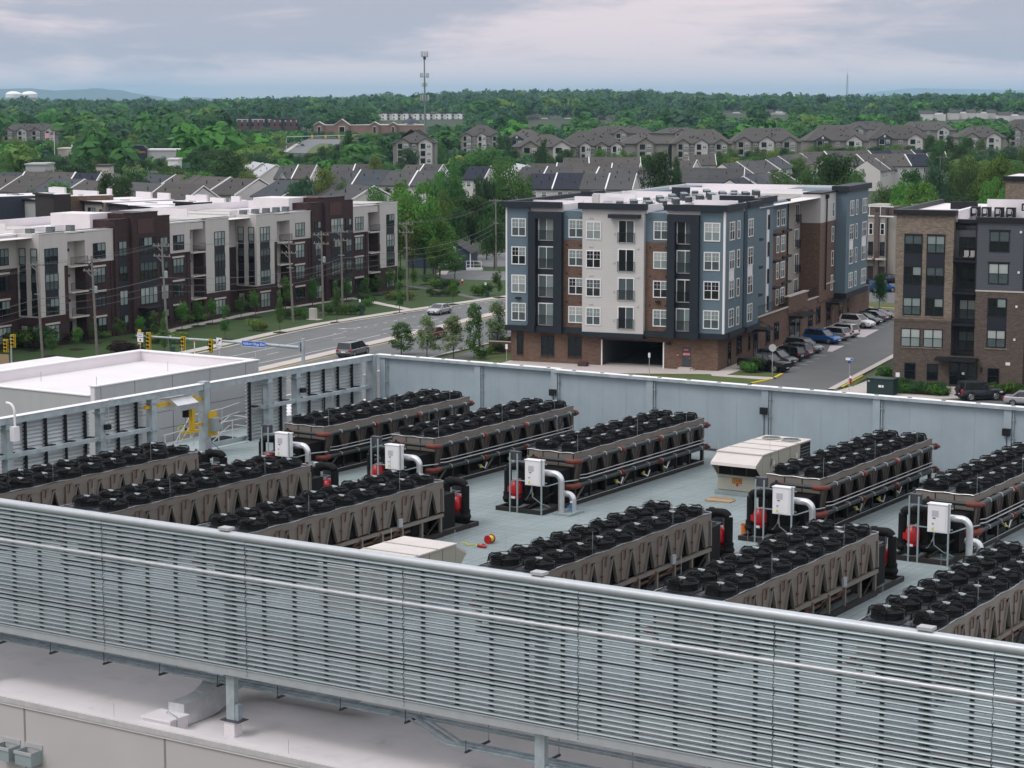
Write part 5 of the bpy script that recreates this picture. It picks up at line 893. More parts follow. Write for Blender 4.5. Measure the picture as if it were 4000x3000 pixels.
for x in (7.0, 7.6): t = thing('balcony_chair', 'pale cushioned chair on the top balcony of the tan brick apartments', 'chair', gr(A1+x, B1+.5, 13.06), RG, 'chairs on the top balcony'); bx(t, 'cushion', (-.22, .22, .1, .2, .3, .95, M_CREAMP), (-.22, .22, -.3, .09, .3, .4, M_CREAMP)); bx(t, 'leg', (-.22, -.18, -.3, .2, 0, .29, M_BLKTR), (.18, .22, -.3, .2, 0, .29, M_BLKTR))
bx(R, 'canopy', (4.5, 8.6, -1.5, -.002, 3.0, 3.3, M_BLKTR)); window(R, 5.75, -.01, .05, .95, 2.7, 'dark', 0, 3); window(R, 7.6, -.01, .05, .95, 2.7, 'dark', 0, 3); d = window(R, 6.72, -.03, .05, .86, 2.7, 'dark', 0, 3, 'entrance_door'); bx(d, 'notice', (.3, .55, -.085, -.072, 1.5, 1.75, M_TRIM)); bx(R, 'wall_lamp', (8.85, 9.0, -.2, -.002, 1.9, 2.35, M_BLKTR)); bx(R, 'number_plate', (11.3, 11.75, -.04, -.002, 2.7, 3.0, M_TRIM))
for x, z in ((12.3, 15.9), (12.2, 11.9), (12.1, 8.5), (12, 5.2)): bx(R, 'vent_hood', (x, x+.2, -.12, -.003, z, z+.22, M_TRIM))
bx(R, 'entrance_step', (5.2, 8.7, -1.6, -.02, .012, .3, M_CONC), (5.4, 8.5, -2.4, -1.61, .012, .16, M_CONC))
proto = None
for x, y, z in ((6.5, 8, 16.76), (7.6, 8, 16.76), (8.9, 8, 16.76), (10.1, 8, 16.76), (10.4, 16, 16.8), (11.8, 16, 16.8), (13.3, 16, 16.8), (14.8, 16, 16.8)):
    loc = gr(A1+x, B1+y, z+.25)
    if proto is None: proto = thing('air_conditioner', 'square black air conditioner on the white roof of the tan brick apartments', 'air conditioner', loc, RG, 'air conditioners on the eastern roof'); bx(proto, 'casing', (-.45, .45, -.4, .4, 0, 1.0, M_BLKTR)); bx(proto, 'service_panel', (-.3, .05, -.41, -.401, .35, .85, M_LPAN)); m = MB(); m.tube([(.1, -.42, .8), (.2, -.5, .5), (.15, -.45, .1), (-.2, -.45, .05)], .03, M_CLAMP, 5); m.build('pipe', proto)
    else: dup(proto, loc)
p = at(*cr(2600, 0, 1400)(2095, 1228), 15.5); t = thing('brick_tower_block', 'far tan brick roof block with black cornice peeping at the right edge', 'building', (p[0], p[1]+0, 0), RG); bx(t, 'wall', (0, 14, 0, 10, 0, 18, M_BRICKT)); bx(t, 'cornice', (-.3, 14, -.3, 10.2, 18, 18.6, M_BLKTR)); bx(t, 'roof', (.2, 13.8, .2, 9.8, 18.61, 18.64, M_WHITE))
# tan town house behind the blue block
p = Vector(at(3391, 1102, 0)); t = thing('tan_town_house', 'tan sided town house with dark balconies seen between blue block and brick block', 'house', tuple(p), RG-.15)
bx(t, 'wall', (-14, 2.6, 0, 40, 0, 10.6, M_TSID), (2.61, 4.0, 1, 40, 0, 10.6, M_TSID)); bx(t, 'pilaster', (.95, 1.7, -.35, -.002, 0, 11.2, mat('mauve_board', (.12, .09, .085), .7)), (2.65, 2.8, .8, .99, 0, 11., MATS['mauve_board']))
bx(t, 'roof_screen', (-1.5, .9, .1, 3, 10.62, 12.1, MATS['mauve_board']), (1.8, 2.6, .1, 3, 10.62, 12.1, MATS['mauve_board']), (2.62, 4, 1.2, 4, 10.62, 12.1, MATS['mauve_board'])); bx(t, 'trim', (-14, 4.1, -.2, -.01, 10.5, 10.7, M_TRIM), (-1.5, 4, -.02, .08, 12.05, 12.2, M_TRIM), (-.1, 0, -.02, .08, 10.7, 12.04, M_TRIM), (1.75, 1.85, -.02, .08, 10.7, 12.04, M_TRIM))
for x in (-1.3, -.1, 1.85):
    window(t, x, -.004, 7.6, .75, 1.9, 'single', 0, 3); window(t, x, -.004, 4.3, .8, 2.2, 'dark', 0, 3, 'balcony_door'); bx(t, 'balcony_slab', (x-.3, x+1.1, -1.2, -.003, 3.7, 3.95, M_STONE)); railing(t, x-.3, -.0, 3.95, 1.4, 1.05, 1.15); bx(t, 'garage_door', (x-.1, x+.9, -.03, -.002, .1, 2.6, M_DKBRN))
# ================================================================ SMALL STREET THINGS
t = thing('garden_wall', 'low brick retaining wall with black railing beside the blue apartment block', 'wall', gr(-94.6, 221.3), RG); bx(t, 'brick_wall', (0, 5.6, 0, .35, 0, 1.15, M_BRICK), (0, .35, .36, 6, 0, 1.15, M_BRICK)); bx(t, 'coping', (-.05, 5.6, -.05, .4, 1.16, 1.24, M_STONE)); railing(t, 0, .25, 1.24, 5.5, 1.0, .1)
def sign_post(name, label, cat, loc, h, rz=0): t = thing(name, label, cat, loc, rz); m = MB(); m.tube([(0, 0, 0), (0, 0, h)], .035, M_CLAMP, 6); m.build('post', t); return t
t = sign_post('stop_sign', 'grey back of an octagonal stop sign on the grass corner beside the pickup', 'sign', at(*c6(658, 810), .03), 2.9, RG+.1); m = MB(); m.lathe([(.42, 0), (.42, .02)], (0, 0, 0), M_LPAN, 8); k = m.build('plate', t); k.location = (0, -.05, 2.85); k.rotation_euler = (pi/2, 0, pi/8*0)
t = sign_post('street_name_sign', 'blue and white street name sign on a thin pole beside the red hydrant', 'sign', at(*c6(1132, 905), .03), 3.0, RG); bx(t, 'plate', (-.4, .33, -.02, .02, 3.0, 3.24, M_TRIM)); bx(t, 'blue_panel', (.08, .31, -.028, -.021, 3.03, 3.21, mat('sign_blue', (.02, .09, .42), .5))); bx(t, 'cross_plate', (-.02, .02, -.4, .35, 2.72, 2.96, MATS['sign_blue'])); bx(t, 'route_plate', (-.18, .1, -.05, -.03, 2.7, 2.9, MATS['sign_blue']))
def hydrant(label, loc):
    t = thing('fire_hydrant', label, 'hydrant', loc, RG); m = MB(); m.lathe([(.17, 0), (.17, .06), (.12, .08), (.12, .55), (.15, .57), (.15, .62)], (0, 0, 0), M_RED, 12); m.tube([(-.22, 0, .42), (.22, 0, .42)], .06, M_RED, 8); m.tube([(0, 0, .42), (0, -.22, .42)], .075, M_RED, 8); m.build('barrel', t, True); m = MB(); m.lathe([(.15, .62), (.13, .74), (.06, .82), (.03, .83), (.03, .9), (0, .9)], (0, 0, 0), M_CAB, 12); m.build('bonnet', t, True)
hydrant('red fire hydrant with white cap on the grass beside the street name sign', at(*c6(1140, 870), .03)); hydrant('red fire hydrant with white cap on the lawn near the blue house', at(*t7(1493, 330), .01))
t = thing('transformer_cabinet', 'dark green transformer cabinet with white stickers below the tan brick apartments', 'cabinet', at(3385, 1539, .02), RG-.1); bx(t, 'casing', (0, 2.7, 0, 1.5, 0, 1.55, mat('transformer_green', (.012, .03, .03), .5))); bx(t, 'lid', (-.05, 2.75, -.06, 1.55, 1.55, 1.63, MATS['transformer_green'])); bx(t, 'sticker', (1.2, 1.5, -.015, -.002, .75, .98, M_TRIM)); bx(t, 'sticker', (1.56, 1.72, -.015, -.002, .75, .98, M_TRIM)); bx(t, 'sticker', (.1, .3, -.015, -.002, 1.25, 1.4, M_CLAMP))
t = sign_post('parking_sign', 'small white sign on a dark post before the tan brick apartments', 'sign', at(*c6(1430, 930), .02), 2.1, RG); bx(t, 'plate', (-.2, .2, -.06, -.04, 1.7, 2.15, M_TRIM))
t = sign_post('parking_sign', 'narrow white sign on a dark post in front of the garage opening', 'sign', at(*c5(1953, 815), .02), 2.4, RG); bx(t, 'plate', (-.12, .12, -.06, -.04, 1.9, 2.4, M_TRIM))
t = sign_post('parking_sign', 'white sign on a dark post by the left corner of the blue block', 'sign', at(*c5(1073, 730), .02), 1.9, RG); bx(t, 'plate', (-.14, .14, -.06, -.04, 1.4, 1.95, M_TRIM))
for cx, cy, h in ((1128, 780, 3.2), (1530, 600, 3.2), (1402, 640, 2.6)): t = sign_post('pole_banner', 'slim pole carrying a narrow pale banner on the car park pavement', 'sign', at(*cz(cx, cy), .02), h, RG); t['group'] = 'slim pole banners by the parked cars'; bx(t, 'banner', (-.1, .1, -.05, -.03, h-1.0, h, M_LPAN))
t = thing('utility_pedestal', 'beige utility pedestal on a small slab in the western lawn', 'pedestal', at(*l2(1232, 1296), .01), RL); bx(t, 'box', (-.45, .45, -.3, .3, .06, 1.5, M_CREAMP)); bx(t, 'slab', (-.7, 1.2, -.6, .6, 0, .06, M_CONC))
for f, x, y, w_ in ((lz, 1785, 1610, 'near the yellow signals'), (l2, 1710, 1250, 'at the clipped hedge'), (t7, 1762, 470, 'on the far lawn')): t = thing('waste_station', 'dark green pet waste station with pale sign '+w_, 'waste station', at(*f(x, y), .01), RL); bx(t, 'post', (-.05, .05, -.05, .05, 0, 2.0, mat('station_green', (.015, .06, .05), .5))); bx(t, 'bin', (.06, .5, -.2, .2, .05, .85, MATS['station_green'])); bx(t, 'sign', (-.15, .15, -.08, -.055, 1.75, 2.15, M_TRIM))
for p, c, lb in ((lz(2035, 1615), 1, 'white marker post with orange top beside the western pavement'), (cr(1300, 1000, 750)(2017, 355), 0, 'tall white marker pole on the far lawn beside the blue block')): t = thing('marker_post', lb, 'post', at(*p, .01)); m = MB(); m.tube([(0, 0, 0), (0, 0, 1.35 if c else 2.4)], .06, M_TRIM, 7); m.build('post', t); c and bx(t, 'cap', (-.07, .07, -.07, .07, 1.36, 1.75, M_ORANGE))
t = thing('lamp_post', 'slim dark green lamp post among the young trees by the near kerb', 'lamp', gr(-94.2, 217.6)); m = MB(); m.tube([(0, 0, 0), (0, 0, 5.2)], .07, M_BLKTR, 7); m.build('post', t); m = MB(); m.lathe([(.08, 5.2), (.3, 5.3), (.28, 5.5), (.05, 5.6)], (0, 0, 0), M_BLKTR, 10); m.build('lantern', t, True)
# traffic signal on its mast arm
PA, PB = Vector(at(1184, 1361, 6.5)), Vector(at(532, 1311, 6.5)); d = PA-PB; LN = d.length; rzt = math.atan2(d.y, d.x)
t = thing('traffic_signal', 'galvanised traffic signal mast arm with yellow heads and blue street name sign', 'traffic signal', (PB.x, PB.y, 0), rzt)
m = MB(); m.tube([(LN, 0, 0), (LN, 0, 7.4)], .2, M_GALV, 12, .17); m.box(LN-.35, LN-.18, -.25, .25, 6.2, 7.1, M_GALVD); m.build('pole', t, True); m = MB(); m.tube([(LN-.2, 0, 6.55), (LN*.6, 0, 6.62), (0, 0, 6.5)], .17, M_GALV, 10, .08); m.build('mast_arm', t, True)
def head(x, n, z, green=False, back=False, par=None):
    par = par or t; h = .36*n; m = MB(); y = -.25; m.box(x-.17, x+.17, y-.1, y+.12, z-h/2, z+h/2, M_YEL2); m.box(x-.28, x+.28, y+.02, y+.04, z-h/2-.12, z+h/2+.12, M_BLKTR if back else M_YEL2); m.box(x-.22, x+.22, y-.003, y+.017, z-h/2-.06, z+h/2+.06, M_BLKTR)
    hd = m.build('signal_head', par)
    if not back:
        for i in range(n):
            m = MB(); m.lathe([(.13, 0), (.13, .02), (0, .02)], (0, 0, 0), mat('green_lens', (.01, .22, .14), .3) if green and i == 0 else M_BLACK, 12); l = m.build('lens', hd); l.location = (x, y-.1, z-h/2+.18+.36*i); l.rotation_euler = (pi/2, 0, 0)
            m = MB(); zc = z-h/2+.18+.36*i; v0 = [(x+.15*cos(a), y-.1, zc+.15*sin(a)) for a in [pi*j/8 for j in range(9)]]; v1 = [(p[0], p[1]-.24, p[2]-.03) for p in v0]; m.add(v0+v1, [(j, j+1, 10+j, 9+j) for j in range(8)], M_BLKTR); m.build('visor', hd)
    return hd
fr_ = lambda cx: (cx-135)/(1990-135)*LN
head(fr_(200), 4, 6.45, back=True); head(fr_(298), 4, 6.1); head(fr_(695), 3, 6.15, True); head(fr_(1005), 3, 6.1, True)
def sgn(x0, x1, z0, z1, mt, s=None, size=.2, tm=None, y=-.3, brd=None, sx=1.):
    k = bx(t, 'sign', (x0, x1, y-.02, y, z0, z1, mt)); brd and bx(k, 'border', (x0, x1, y-.026, y-.021, z0, z0+.03, brd), (x0, x1, y-.026, y-.021, z1-.03, z1, brd), (x0, x0+.03, y-.026, y-.021, z0+.03, z1-.03, brd), (x1-.03, x1, y-.026, y-.021, z0+.03, z1-.03, brd)); s and text(k, s, size, ((x0+x1)/2, y-.024, (z0+z1)/2), (pi/2, 0, 0), tm, sx=sx); return k
M_SBLUE = mat('street_sign_blue', (.02, .12, .50), .5); x = fr_(1485); sgn(x-1.42, x+1.42, 6.33, 6.87, M_SBLUE, 'Ashburn Village Blvd', .36, M_TRIM, -.3, M_TRIM, .84).name = 'street_name_sign'
x = fr_(218); k = sgn(x-.4, x+.4, 5.95, 6.95, M_TRIM, None, .2, M_BLKTR, -.42, M_BLKTR)
for s, sz, zz in (('LEFT TURN', .13, 6.82), ('YIELD', .2, 6.62), ('ON GREEN', .14, 6.42)): text(k, s, sz, (x, -.444, zz), (pi/2, 0, 0), M_BLKTR)
m = MB(); m.lathe([(.1, 0), (.1, .01)], (0, 0, 0), M_BLKTR, 12); q = m.build('dot', k); q.location = (x, -.445, 6.18); q.rotation_euler = (pi/2, 0, 0)
x = fr_(1107); k = sgn(x-.36, x+.36, 5.98, 6.98, M_TRIM, None, .2, M_BLKTR, -.34, M_BLKTR); text(k, 'ONLY', .21, (x, -.364, 6.16), (pi/2, 0, 0), M_BLKTR); m = MB(); q = [(x-.15, -.367, 6.35), (x-.14, -.367, 6.5), (x-.08, -.367, 6.62), (x+.03, -.367, 6.68)]; m.tube(q, .035, M_BLKTR, 4); m.add([(x+.02, -.375, 6.58), (x+.24, -.375, 6.72), (x+.05, -.375, 6.82)], [(0, 1, 2)], M_BLKTR); m.build('arrow', k)
p = at(*c4(72, 765), 2.2); t2 = thing('traffic_signal', 'pair of yellow signal heads on a short pole at the far left', 'traffic signal', (p[0], p[1], 0), -.3); m = MB(); m.tube([(0, 0, 0), (0, 0, 5.4)], .09, M_GALV, 8); m.build('pole', t2); head(-.45, 3, 4.4, par=t2); head(.4, 3, 4.9, par=t2)
t = thing('timber_fence', 'short brown timber fence at the far left behind the signal heads', 'fence', at(*c4(-30, 790), 0), RL); bx(t, 'board', *[(.16*i, .16*i+.13, 0, .03, 0, 1.9, M_WOOD) for i in range(12)])
# utility poles and wires
PB_ = [(lz(445, 1655), 10.9, -.5), (lz(1015, 1620), 11.3, -.4), (lz(1755, 1550), 12.5, -.55), (l2(1030, 1325), 10.8, -.55), (l2(1335, 1265), 11.5, -.15), (l2(1530, 1180), 11.2, -.1), (t7(860, 525), 11.7, -.1), (z4(970, 1340), 12.2, -.1)]
wh = ['first wooden utility pole from the left, before the cream bay', 'second wooden utility pole from the left, before the first balconies', 'third wooden utility pole from the left, before the maroon tower', 'leaning wooden utility pole beside the beige pedestal', 'left one of the two close utility poles before the second maroon tower', 'right one of the two close utility poles before the second maroon tower', 'wooden utility pole on the lawn right of the maroon apartments', 'tall wooden utility pole left of the blue block, before the trees']
TOPS = []
for i, (pp, h, ln) in enumerate(PB_):
    p = Vector(at(*pp, 0)); t = thing('utility_pole', wh[i], 'utility pole', tuple(p), RL, 'wooden utility poles along the western lawn'); m = MB(); m.tube([(0, 0, 0), (ln*.5, 0, h*.5), (ln, 0, h)], .17, M_POLE, 9, .11); m.build('pole', t, True); TOPS.append((p, h, ln))
    for z in ((h-.5, h-1.7) if i not in (0, 7) else (h-.35,)):
        m = MB(); m.box(ln*z/h-1.2, ln*z/h+1.2, -.16, -.05, z-.06, z+.06, M_POLE); m.bar((ln-.7, -.1, z), (ln, -.1, z-.6), .04, .04, M_GALVD); c = m.build('crossarm', t)
        for x in (-1.05, -.4, .4, 1.05): m = MB(); m.lathe([(.03, 0), (.06, .05), (.05, .13), (.07, .16), (.0, .2)], (ln*z/h+x, -.1, z+.06), M_GALVD, 7); m.build('insulator', c)
    if i in (1, 2, 4): m = MB(); m.lathe([(.2, 0), (.2, .7), (.1, .8)], (ln*.7+.35, 0, h-4.2), M_GREY, 10); m.build('transformer', t)
    m = MB(); m.box(ln*.6-.5, ln*.6+.5, -.12, -.04, h*.66, h*.66+.08, M_GALVD); m.build('bracket', t)
def wire(label, idx, off, dz, r, sag=.5, ends=None):
    u, v = frame(LAZ); pts = []
    nodes = [(TOPS[i][0]+Vector((u[0], u[1], 0))*(off+TOPS[i][2]*.9), TOPS[i][1]+dz if dz > -2 else dz) for i in idx]
    P = [Vector((n[0].x, n[0].y, n[1] if dz > -2 else TOPS[i][1]+dz)) for n, i in zip(nodes, idx)]
    if ends: P = [Vector(ends[0])]+P if ends[0] else P; P = P+[Vector(ends[1])] if ends and ends[1] else P
    for a, b in zip(P, P[1:]):
        L_ = (b-a).length; s = sag*(L_/35)**1.3; pts += [a+(b-a)*k/8-Vector((0, 0, s*4*(k/8)*(1-k/8))) for k in range(8)]
    pts.append(P[-1]); m = MB(); m.tube(pts, r, M_CABLE, 5, cap=False); o = m.build('overhead_wire', None, True); tag(o, label, 'wire', 'overhead wires along the western lawn')
L0 = at(-300, 1130, 10); R8 = (TOPS[7][0].x+40, TOPS[7][0].y+60, 12)
for k, off in enumerate((-1.05, .4, 1.05)): wire('thin overhead power wire on the pole tops along the western lawn', [0, 1, 2, 4, 6, 7], off, -.25, .011, .5, ((L0[0]+off, L0[1], L0[2]), (R8[0]+off*2, R8[1], R8[2])))
for k, dz in enumerate((-4.2, -5.0, -5.8)): wire('lower overhead cable strung below the crossarms along the western lawn', [0, 1, 2, 3, 5, 6, 7], -.1, dz, .016 if k else .022, .5, ((L0[0], L0[1], 6.6-k*.8), (R8[0], R8[1], 8-k)))
# blue wooden house with white porch
p = Vector(at(1732, 1052, 0)); t = thing('blue_house', 'small navy blue clapboard house with white porch behind the trees', 'house', (p.x, p.y, 0), RG+.25)
def gable(mb, x0, x1, y0, y1, z0, z1, ov, mt, th=.25):   # ridge along y
    xm = (x0+x1)/2; s = (z1-z0)/(xm-x0); mb.ext([(x0-ov, z0-ov*s), (xm, z1), (x1+ov, z0-ov*s), (x1+ov, z0-ov*s+th), (xm, z1+th), (x0-ov, z0-ov*s+th)], y0-ov, y1+ov, mt)
HB = mat('navy_clapboard', (.04, .058, .095), .65, 0, .06, 1., 'siding')
m = MB(); m.box(-1, 7, 0, 11, 0, 4.6, HB); m.ext([(-1, 4.6), (3, 7.4), (7, 4.6)], .02, 10.98, HB); m.box(-10, -1.01, 3, 11, 0, 3.2, HB); m.build('wall', t); m = MB(); gable(m, -1, 7, 0, 11, 4.6, 7.4, .4, M_SH1, .15); m.ext([(-10.3, 3.2), (-5.5, 5.6), (-1, 3.2), (-1, 3.35), (-5.5, 5.8), (-10.3, 3.4)], 2.6, 11.3, M_SH1); m.build('roof', t); bx(t, 'trim', (-1.2, -.95, -.06, -.002, 0, 4.6, M_TRIM), (6.8, 7.05, -.06, -.002, 0, 4.6, M_TRIM), (2.6, 3.2, -.06, -.003, 5.2, 6.5, M_TRIM))
window(t, .3, -.005, 1.3, 1.6, 1.8, 'white', 0, 3); window(t, 3.2, -.005, 1.3, 1.6, 1.8, 'white', 0, 3); bx(t, 'porch', (6.2, 10.2, -2.4, -.1, .0, .6, M_TRIM), (6.2, 6.35, -2.4, -2.25, .6, 2.6, M_TRIM), (10.0, 10.2, -2.4, -2.25, .6, 2.6, M_TRIM), (6.2, 10.2, -2.4, -2.3, 1.5, 1.6, M_TRIM), (6.2, 10.2, -2.4, -2.3, 2.5, 2.65, M_TRIM), (8.1, 8.2, -2.4, -2.3, .6, 2.5, M_TRIM)); t.scale = (.68, .68, .62)
# ================================================================ VEHICLES
PAINT = {}
def paint(n, c, met=.3):
    return mat('car_paint_'+n, c, .22, met, .03, 1., spec=.6)
P_BLK, P_WHT, P_SIL, P_GRY, P_BLU, P_DGR, P_RED, P_NVY = paint('black', (.012, .013, .016)), paint('white', (.72, .71, .71), 0), paint('silver', (.48, .48, .50), .5), paint('grey', (.20, .205, .215), .4), paint('blue', (.012, .10, .32)), paint('charcoal', (.06, .065, .075), .4), paint('dark_red', (.22, .01, .012)), paint('navy', (.015, .02, .045))
CARS = {'suv': (4.6, 1.86, 1.68, 1.02, (-2.22, -1.98, .25, 1.05), .37), 'hatch': (4.4, 1.82, 1.6, 1.0, (-2.1, -1.75, .3, 1.1), .35), 'sedan': (4.75, 1.82, 1.43, .93, (-1.75, -.95, .3, 1.2), .33), 'van': (5.1, 2.0, 1.75, 1.0, (-2.45, -2.2, .7, 1.6), .36), 'truck': (5.85, 2.05, 1.9, 1.2, (-.95, -.75, .75, 1.5), .42), 'jeep': (4.4, 1.9, 1.85, 1.15, (-2.0, -1.9, .45, .75), .42)}
CMESH = {}
def car(kind, pm, label, loc, rz, group=None, rack=False):
    L, Wd, H, zb, (xa, xb, xc, xd), r = CARS[kind]; h = L/2; hw = Wd/2; t = thing('pickup_truck' if kind == 'truck' else 'parked_car' if group else 'car', label, 'pickup' if kind == 'truck' else 'car', loc, rz, group)
    key = (kind, pm.name, rack)
    if key not in CMESH:
        hood = zb-.06; sq = kind == 'jeep'
        if kind == 'truck': st = [(-h, .55, 1.1, .93), (-h+.06, .45, 1.22, .99), (-1.0, .4, 1.22, 1.), (1.45, .4, 1.22, 1.), (h-.25, .42, 1.15, .97), (h, .5, 1.0, .9)]
        elif sq: st = [(-h+.1, .5, 1.1, .9), (-h+.15, .48, 1.15, .92), (.7, .48, 1.14, .92), (h-.3, .5, 1.1, .8), (h-.1, .55, 1.05, .78)]
        else: st = [(-h, .42, zb-.25, .84), (-h+.1, .3, zb-.02, .95), (-h+.5, .26, zb, 1.), (xd-.1, .24, zb, 1.), (xd+.4, .25, hood, .99), (h-.35, .27, hood-.12, .94), (h-.08, .32, hood-.25, .84), (h, .4, hood-.35, .74)]
        m = MB(); rings = []
        for x, zl, zh, k in st:
            w_ = hw*k; hf = [(w_*.9, zl), (w_, zl+.12), (w_*1., (zl+zh)/2), (w_*.985, zh-.1), (w_*.86, zh)]
            rings.append([(x, -y, z) for y, z in hf]+[(x, y, z) for y, z in hf[::-1]])
        n = 10; m.add([p for q in rings for p in q], [(i*n+j, i*n+(j+1) % n, (i+1)*n+(j+1) % n, (i+1)*n+j) for i in range(len(st)-1) for j in range(n)]+[tuple(range(n-1, -1, -1)), tuple((len(st)-1)*n+j for j in range(n))], pm)
        if kind == 'truck': m.box(-h+.12, -1.05, -hw*.84, hw*.84, 1.2, 1.235, M_BLKTR)
        m.box(-h+.3, h-.3, -hw*.8, hw*.8, .18, .42, M_BLKTR)
        wt = hw*.74 if not sq else hw*.86; wb = hw*.9; ins = .03
        B_ = [(xa, -wb, zb-.02), (xd, -wb, zb-.02), (xd, wb, zb-.02), (xa, wb, zb-.02)]; Tt = [(xb, -wt, H-.05), (xc, -wt, H-.05), (xc, wt, H-.05), (xb, wt, H-.05)]
        body = m; m = MB(); m.add(B_+Tt, [(0, 1, 5, 4), (1, 2, 6, 5), (2, 3, 7, 6), (3, 0, 4, 7)], M_GLASSC); glass = m.mesh('window')
        m = body; xm = (xb+xc)/2; m.add([(xb-.06, -wt, H-.06), (xc+.08, -wt, H-.06), (xc+.08, wt, H-.06), (xb-.06, wt, H-.06), (xb+.12, -wt*.8, H), (xc-.12, -wt*.8, H), (xc-.12, wt*.8, H), (xb+.12, wt*.8, H)], [(0, 3, 2, 1), (4, 5, 6, 7), (0, 1, 5, 4), (1, 2, 6, 5), (2, 3, 7, 6), (3, 0, 4, 7)], pm)
        def pil(x0, x1, wd):
            for s in (-1, 1): m.bar((x0, s*wb*1.005, zb-.04), (x1, s*wt*1.01, H-.05), wd, .06, pm if wd > .07 else M_BLKTR, (0, 1, 0))
        pil(xd, xc, .075); pil(xa+.08, xb+.04, .2 if kind in ('suv', 'van', 'hatch') else .12); mid = [(-.05)] if kind in ('truck',) else [-.15, -1.15 if kind != 'sedan' else -1.0]
        if kind == 'truck': mid = [.25]
        for q in mid: pil(q, q, .06 if kind != 'van' else .07)
        if rack:
            for s in (-1, 1): m.bar((xb+.1, s*wt*.88, H+.04), (xc-.1, s*wt*.88, H+.04), .05, .05, M_BLKTR)
        for s in (-1, 1): m.box(xd-.35, xd-.15, s*(hw+.02), s*(hw+.2), zb+.0, zb+.16, pm); m.box(-h*.55, h*.5, s*hw*.985, s*hw*1.006, .3, .38, M_BLKTR)
        m.box(h-.06, h+.02, -hw*.5, hw*.5, .42, .62, M_BLKTR); m.box(h-.03, h+.03, -.26, .26, .45, .57, M_TRIM); m.box(-h-.025, -h+.03, -.26, .26, .62, .75, M_TRIM); m.box(-h-.05, -h+.1, -hw*.86, hw*.86, .38, .5, M_BLKTR)
        bodym = m.mesh('body', True)
        m = MB(); m.box(h-.42, h-.1, hw*.52, hw*.9, hood-.34, hood-.2, M_LAMPW); hl = m.mesh('headlight')
        m = MB(); m.box(-h-.02, -h+.22, hw*.62, hw*.93, zb-.28, zb-.06, M_LAMPR); tl = m.mesh('tail_light')
        m = MB(); m.tube([(0, -.12, 0), (0, .12, 0)], r, M_TYRE, 18); wl = m.mesh('wheel', True); m = MB(); m.lathe([(r*.66, 0), (r*.62, .02), (r*.2, .0), (r*.15, .03), (0, .03)], (0, 0, 0), M_RIM, 14)
        for k in range(5): a = 2*pi*k/5; m.add([(r*.2*cos(a-.3), r*.2*sin(a-.3), .012), (r*.6*cos(a-.22), r*.6*sin(a-.22), .024), (r*.6*cos(a+.22), r*.6*sin(a+.22), .024), (r*.2*cos(a+.3), r*.2*sin(a+.3), .012)], [(0, 1, 2, 3)], M_BLKTR)
        rm = m.mesh('rim', True); m = MB(); m.tube([(0, -.06, 0), (0, .06, 0)], r*1.17, M_BLKTR, 18); arch = m.mesh('wheel_arch')
        CMESH[key] = (bodym, glass, hl, tl, wl, rm, arch)
    bm_, gl, hl, tl, wl, rm, arch = CMESH[key]; obj('body', bm_, t); obj('window', gl, t)
    for s in (1, -1): a = obj('headlight', hl, t); b = obj('tail_light', tl, t); a.scale.y = s; b.scale.y = s
    wx = {'truck': (1.85, -1.75), 'jeep': (1.35, -1.25)}.get(kind, (h-.95, -h+.95))
    for x in wx:
        for s in (1, -1): obj('wheel_arch', arch, t, (x, s*(hw-.1), r+.03)); w_ = obj('wheel', wl, t, (x, s*(hw-.1), r)); q = obj('rim', rm, w_, (0, s*.122, 0)); q.rotation_euler = (-s*pi/2, 0, 0)
    if kind == 'jeep': w_ = obj('spare_wheel', wl, t, (-h+.02, .1, 1.05)); w_.rotation_euler[2] = pi/2
    return t
GP = 'cars parked beside the blue block'; FR = RG-.30; BK = FR+pi
def park(kind, pm, lb, a, b, fwd, rack=False): car(kind, pm, lb, gr(a, b, .006), FR if fwd else BK, GP, rack)
park('truck', P_BLK, 'black crew cab pickup parked nearest beside the blue block', -60.3, 216.8, True); park('suv', P_DGR, 'dark grey crossover with its front outward, right behind the black pickup', -60.4, 222.3, True); park('suv', P_BLK, 'black station wagon with roof rails, rear outward, third in the parked row', -60.6, 226.2, False, True); park('suv', P_GRY, 'grey crossover with rear outward beside the black station wagon', -60.5, 229.6, False, True); park('suv', P_GRY, 'metallic grey crossover front outward next to the first pale parking bay', -60.6, 234.6, True); park('suv', P_BLU, 'bright blue crossover in the middle of the parked row', -60.8, 244.3, True); park('hatch', P_SIL, 'silver crossover with rear outward right behind the bright blue one', -60.6, 248.2, False); park('suv', P_WHT, 'white boxy sport utility with rear outward before the larger pale bay', -60.5, 251.8, False, True); park('suv', P_WHT, 'white crossover front outward beyond the larger pale bay', -61, 263.2, True, True); park('sedan', P_BLK, 'black sedan parked beyond the white crossover', -61, 267.4, True); park('sedan', P_GRY, 'grey sedan near the far end of the parked row', -61, 271.2, False); park('sedan', P_DGR, 'dark sedan last in the parked row by the brick wall', -61, 274.8, True)
z6 = (on_b(c6(1310, 300), 300)); 
for k, (x, y, pm, lb, kd) in enumerate(((1290, 290, P_BLK, 'black car at the foot of the tan town house', 'suv'), (1340, 300, P_BLU, 'blue and black car beyond the small dark green tree', 'suv'), (1385, 245, P_NVY, 'dark navy car furthest down the lane by the tan town house', 'sedan'))): car(kd, pm, lb, at(*c6(x, y), .01), RG+.4*k, 'cars in the back lane')
car('van', P_GRY, 'silver grey minivan seen from behind on the avenue', gr(-107.2, 211.5, .006), pi/2-rad(22.5)); car('sedan', P_SIL, 'silver sedan driving toward the camera on the avenue', gr(-117.4, 257.6, .006), -pi/2-rad(25))
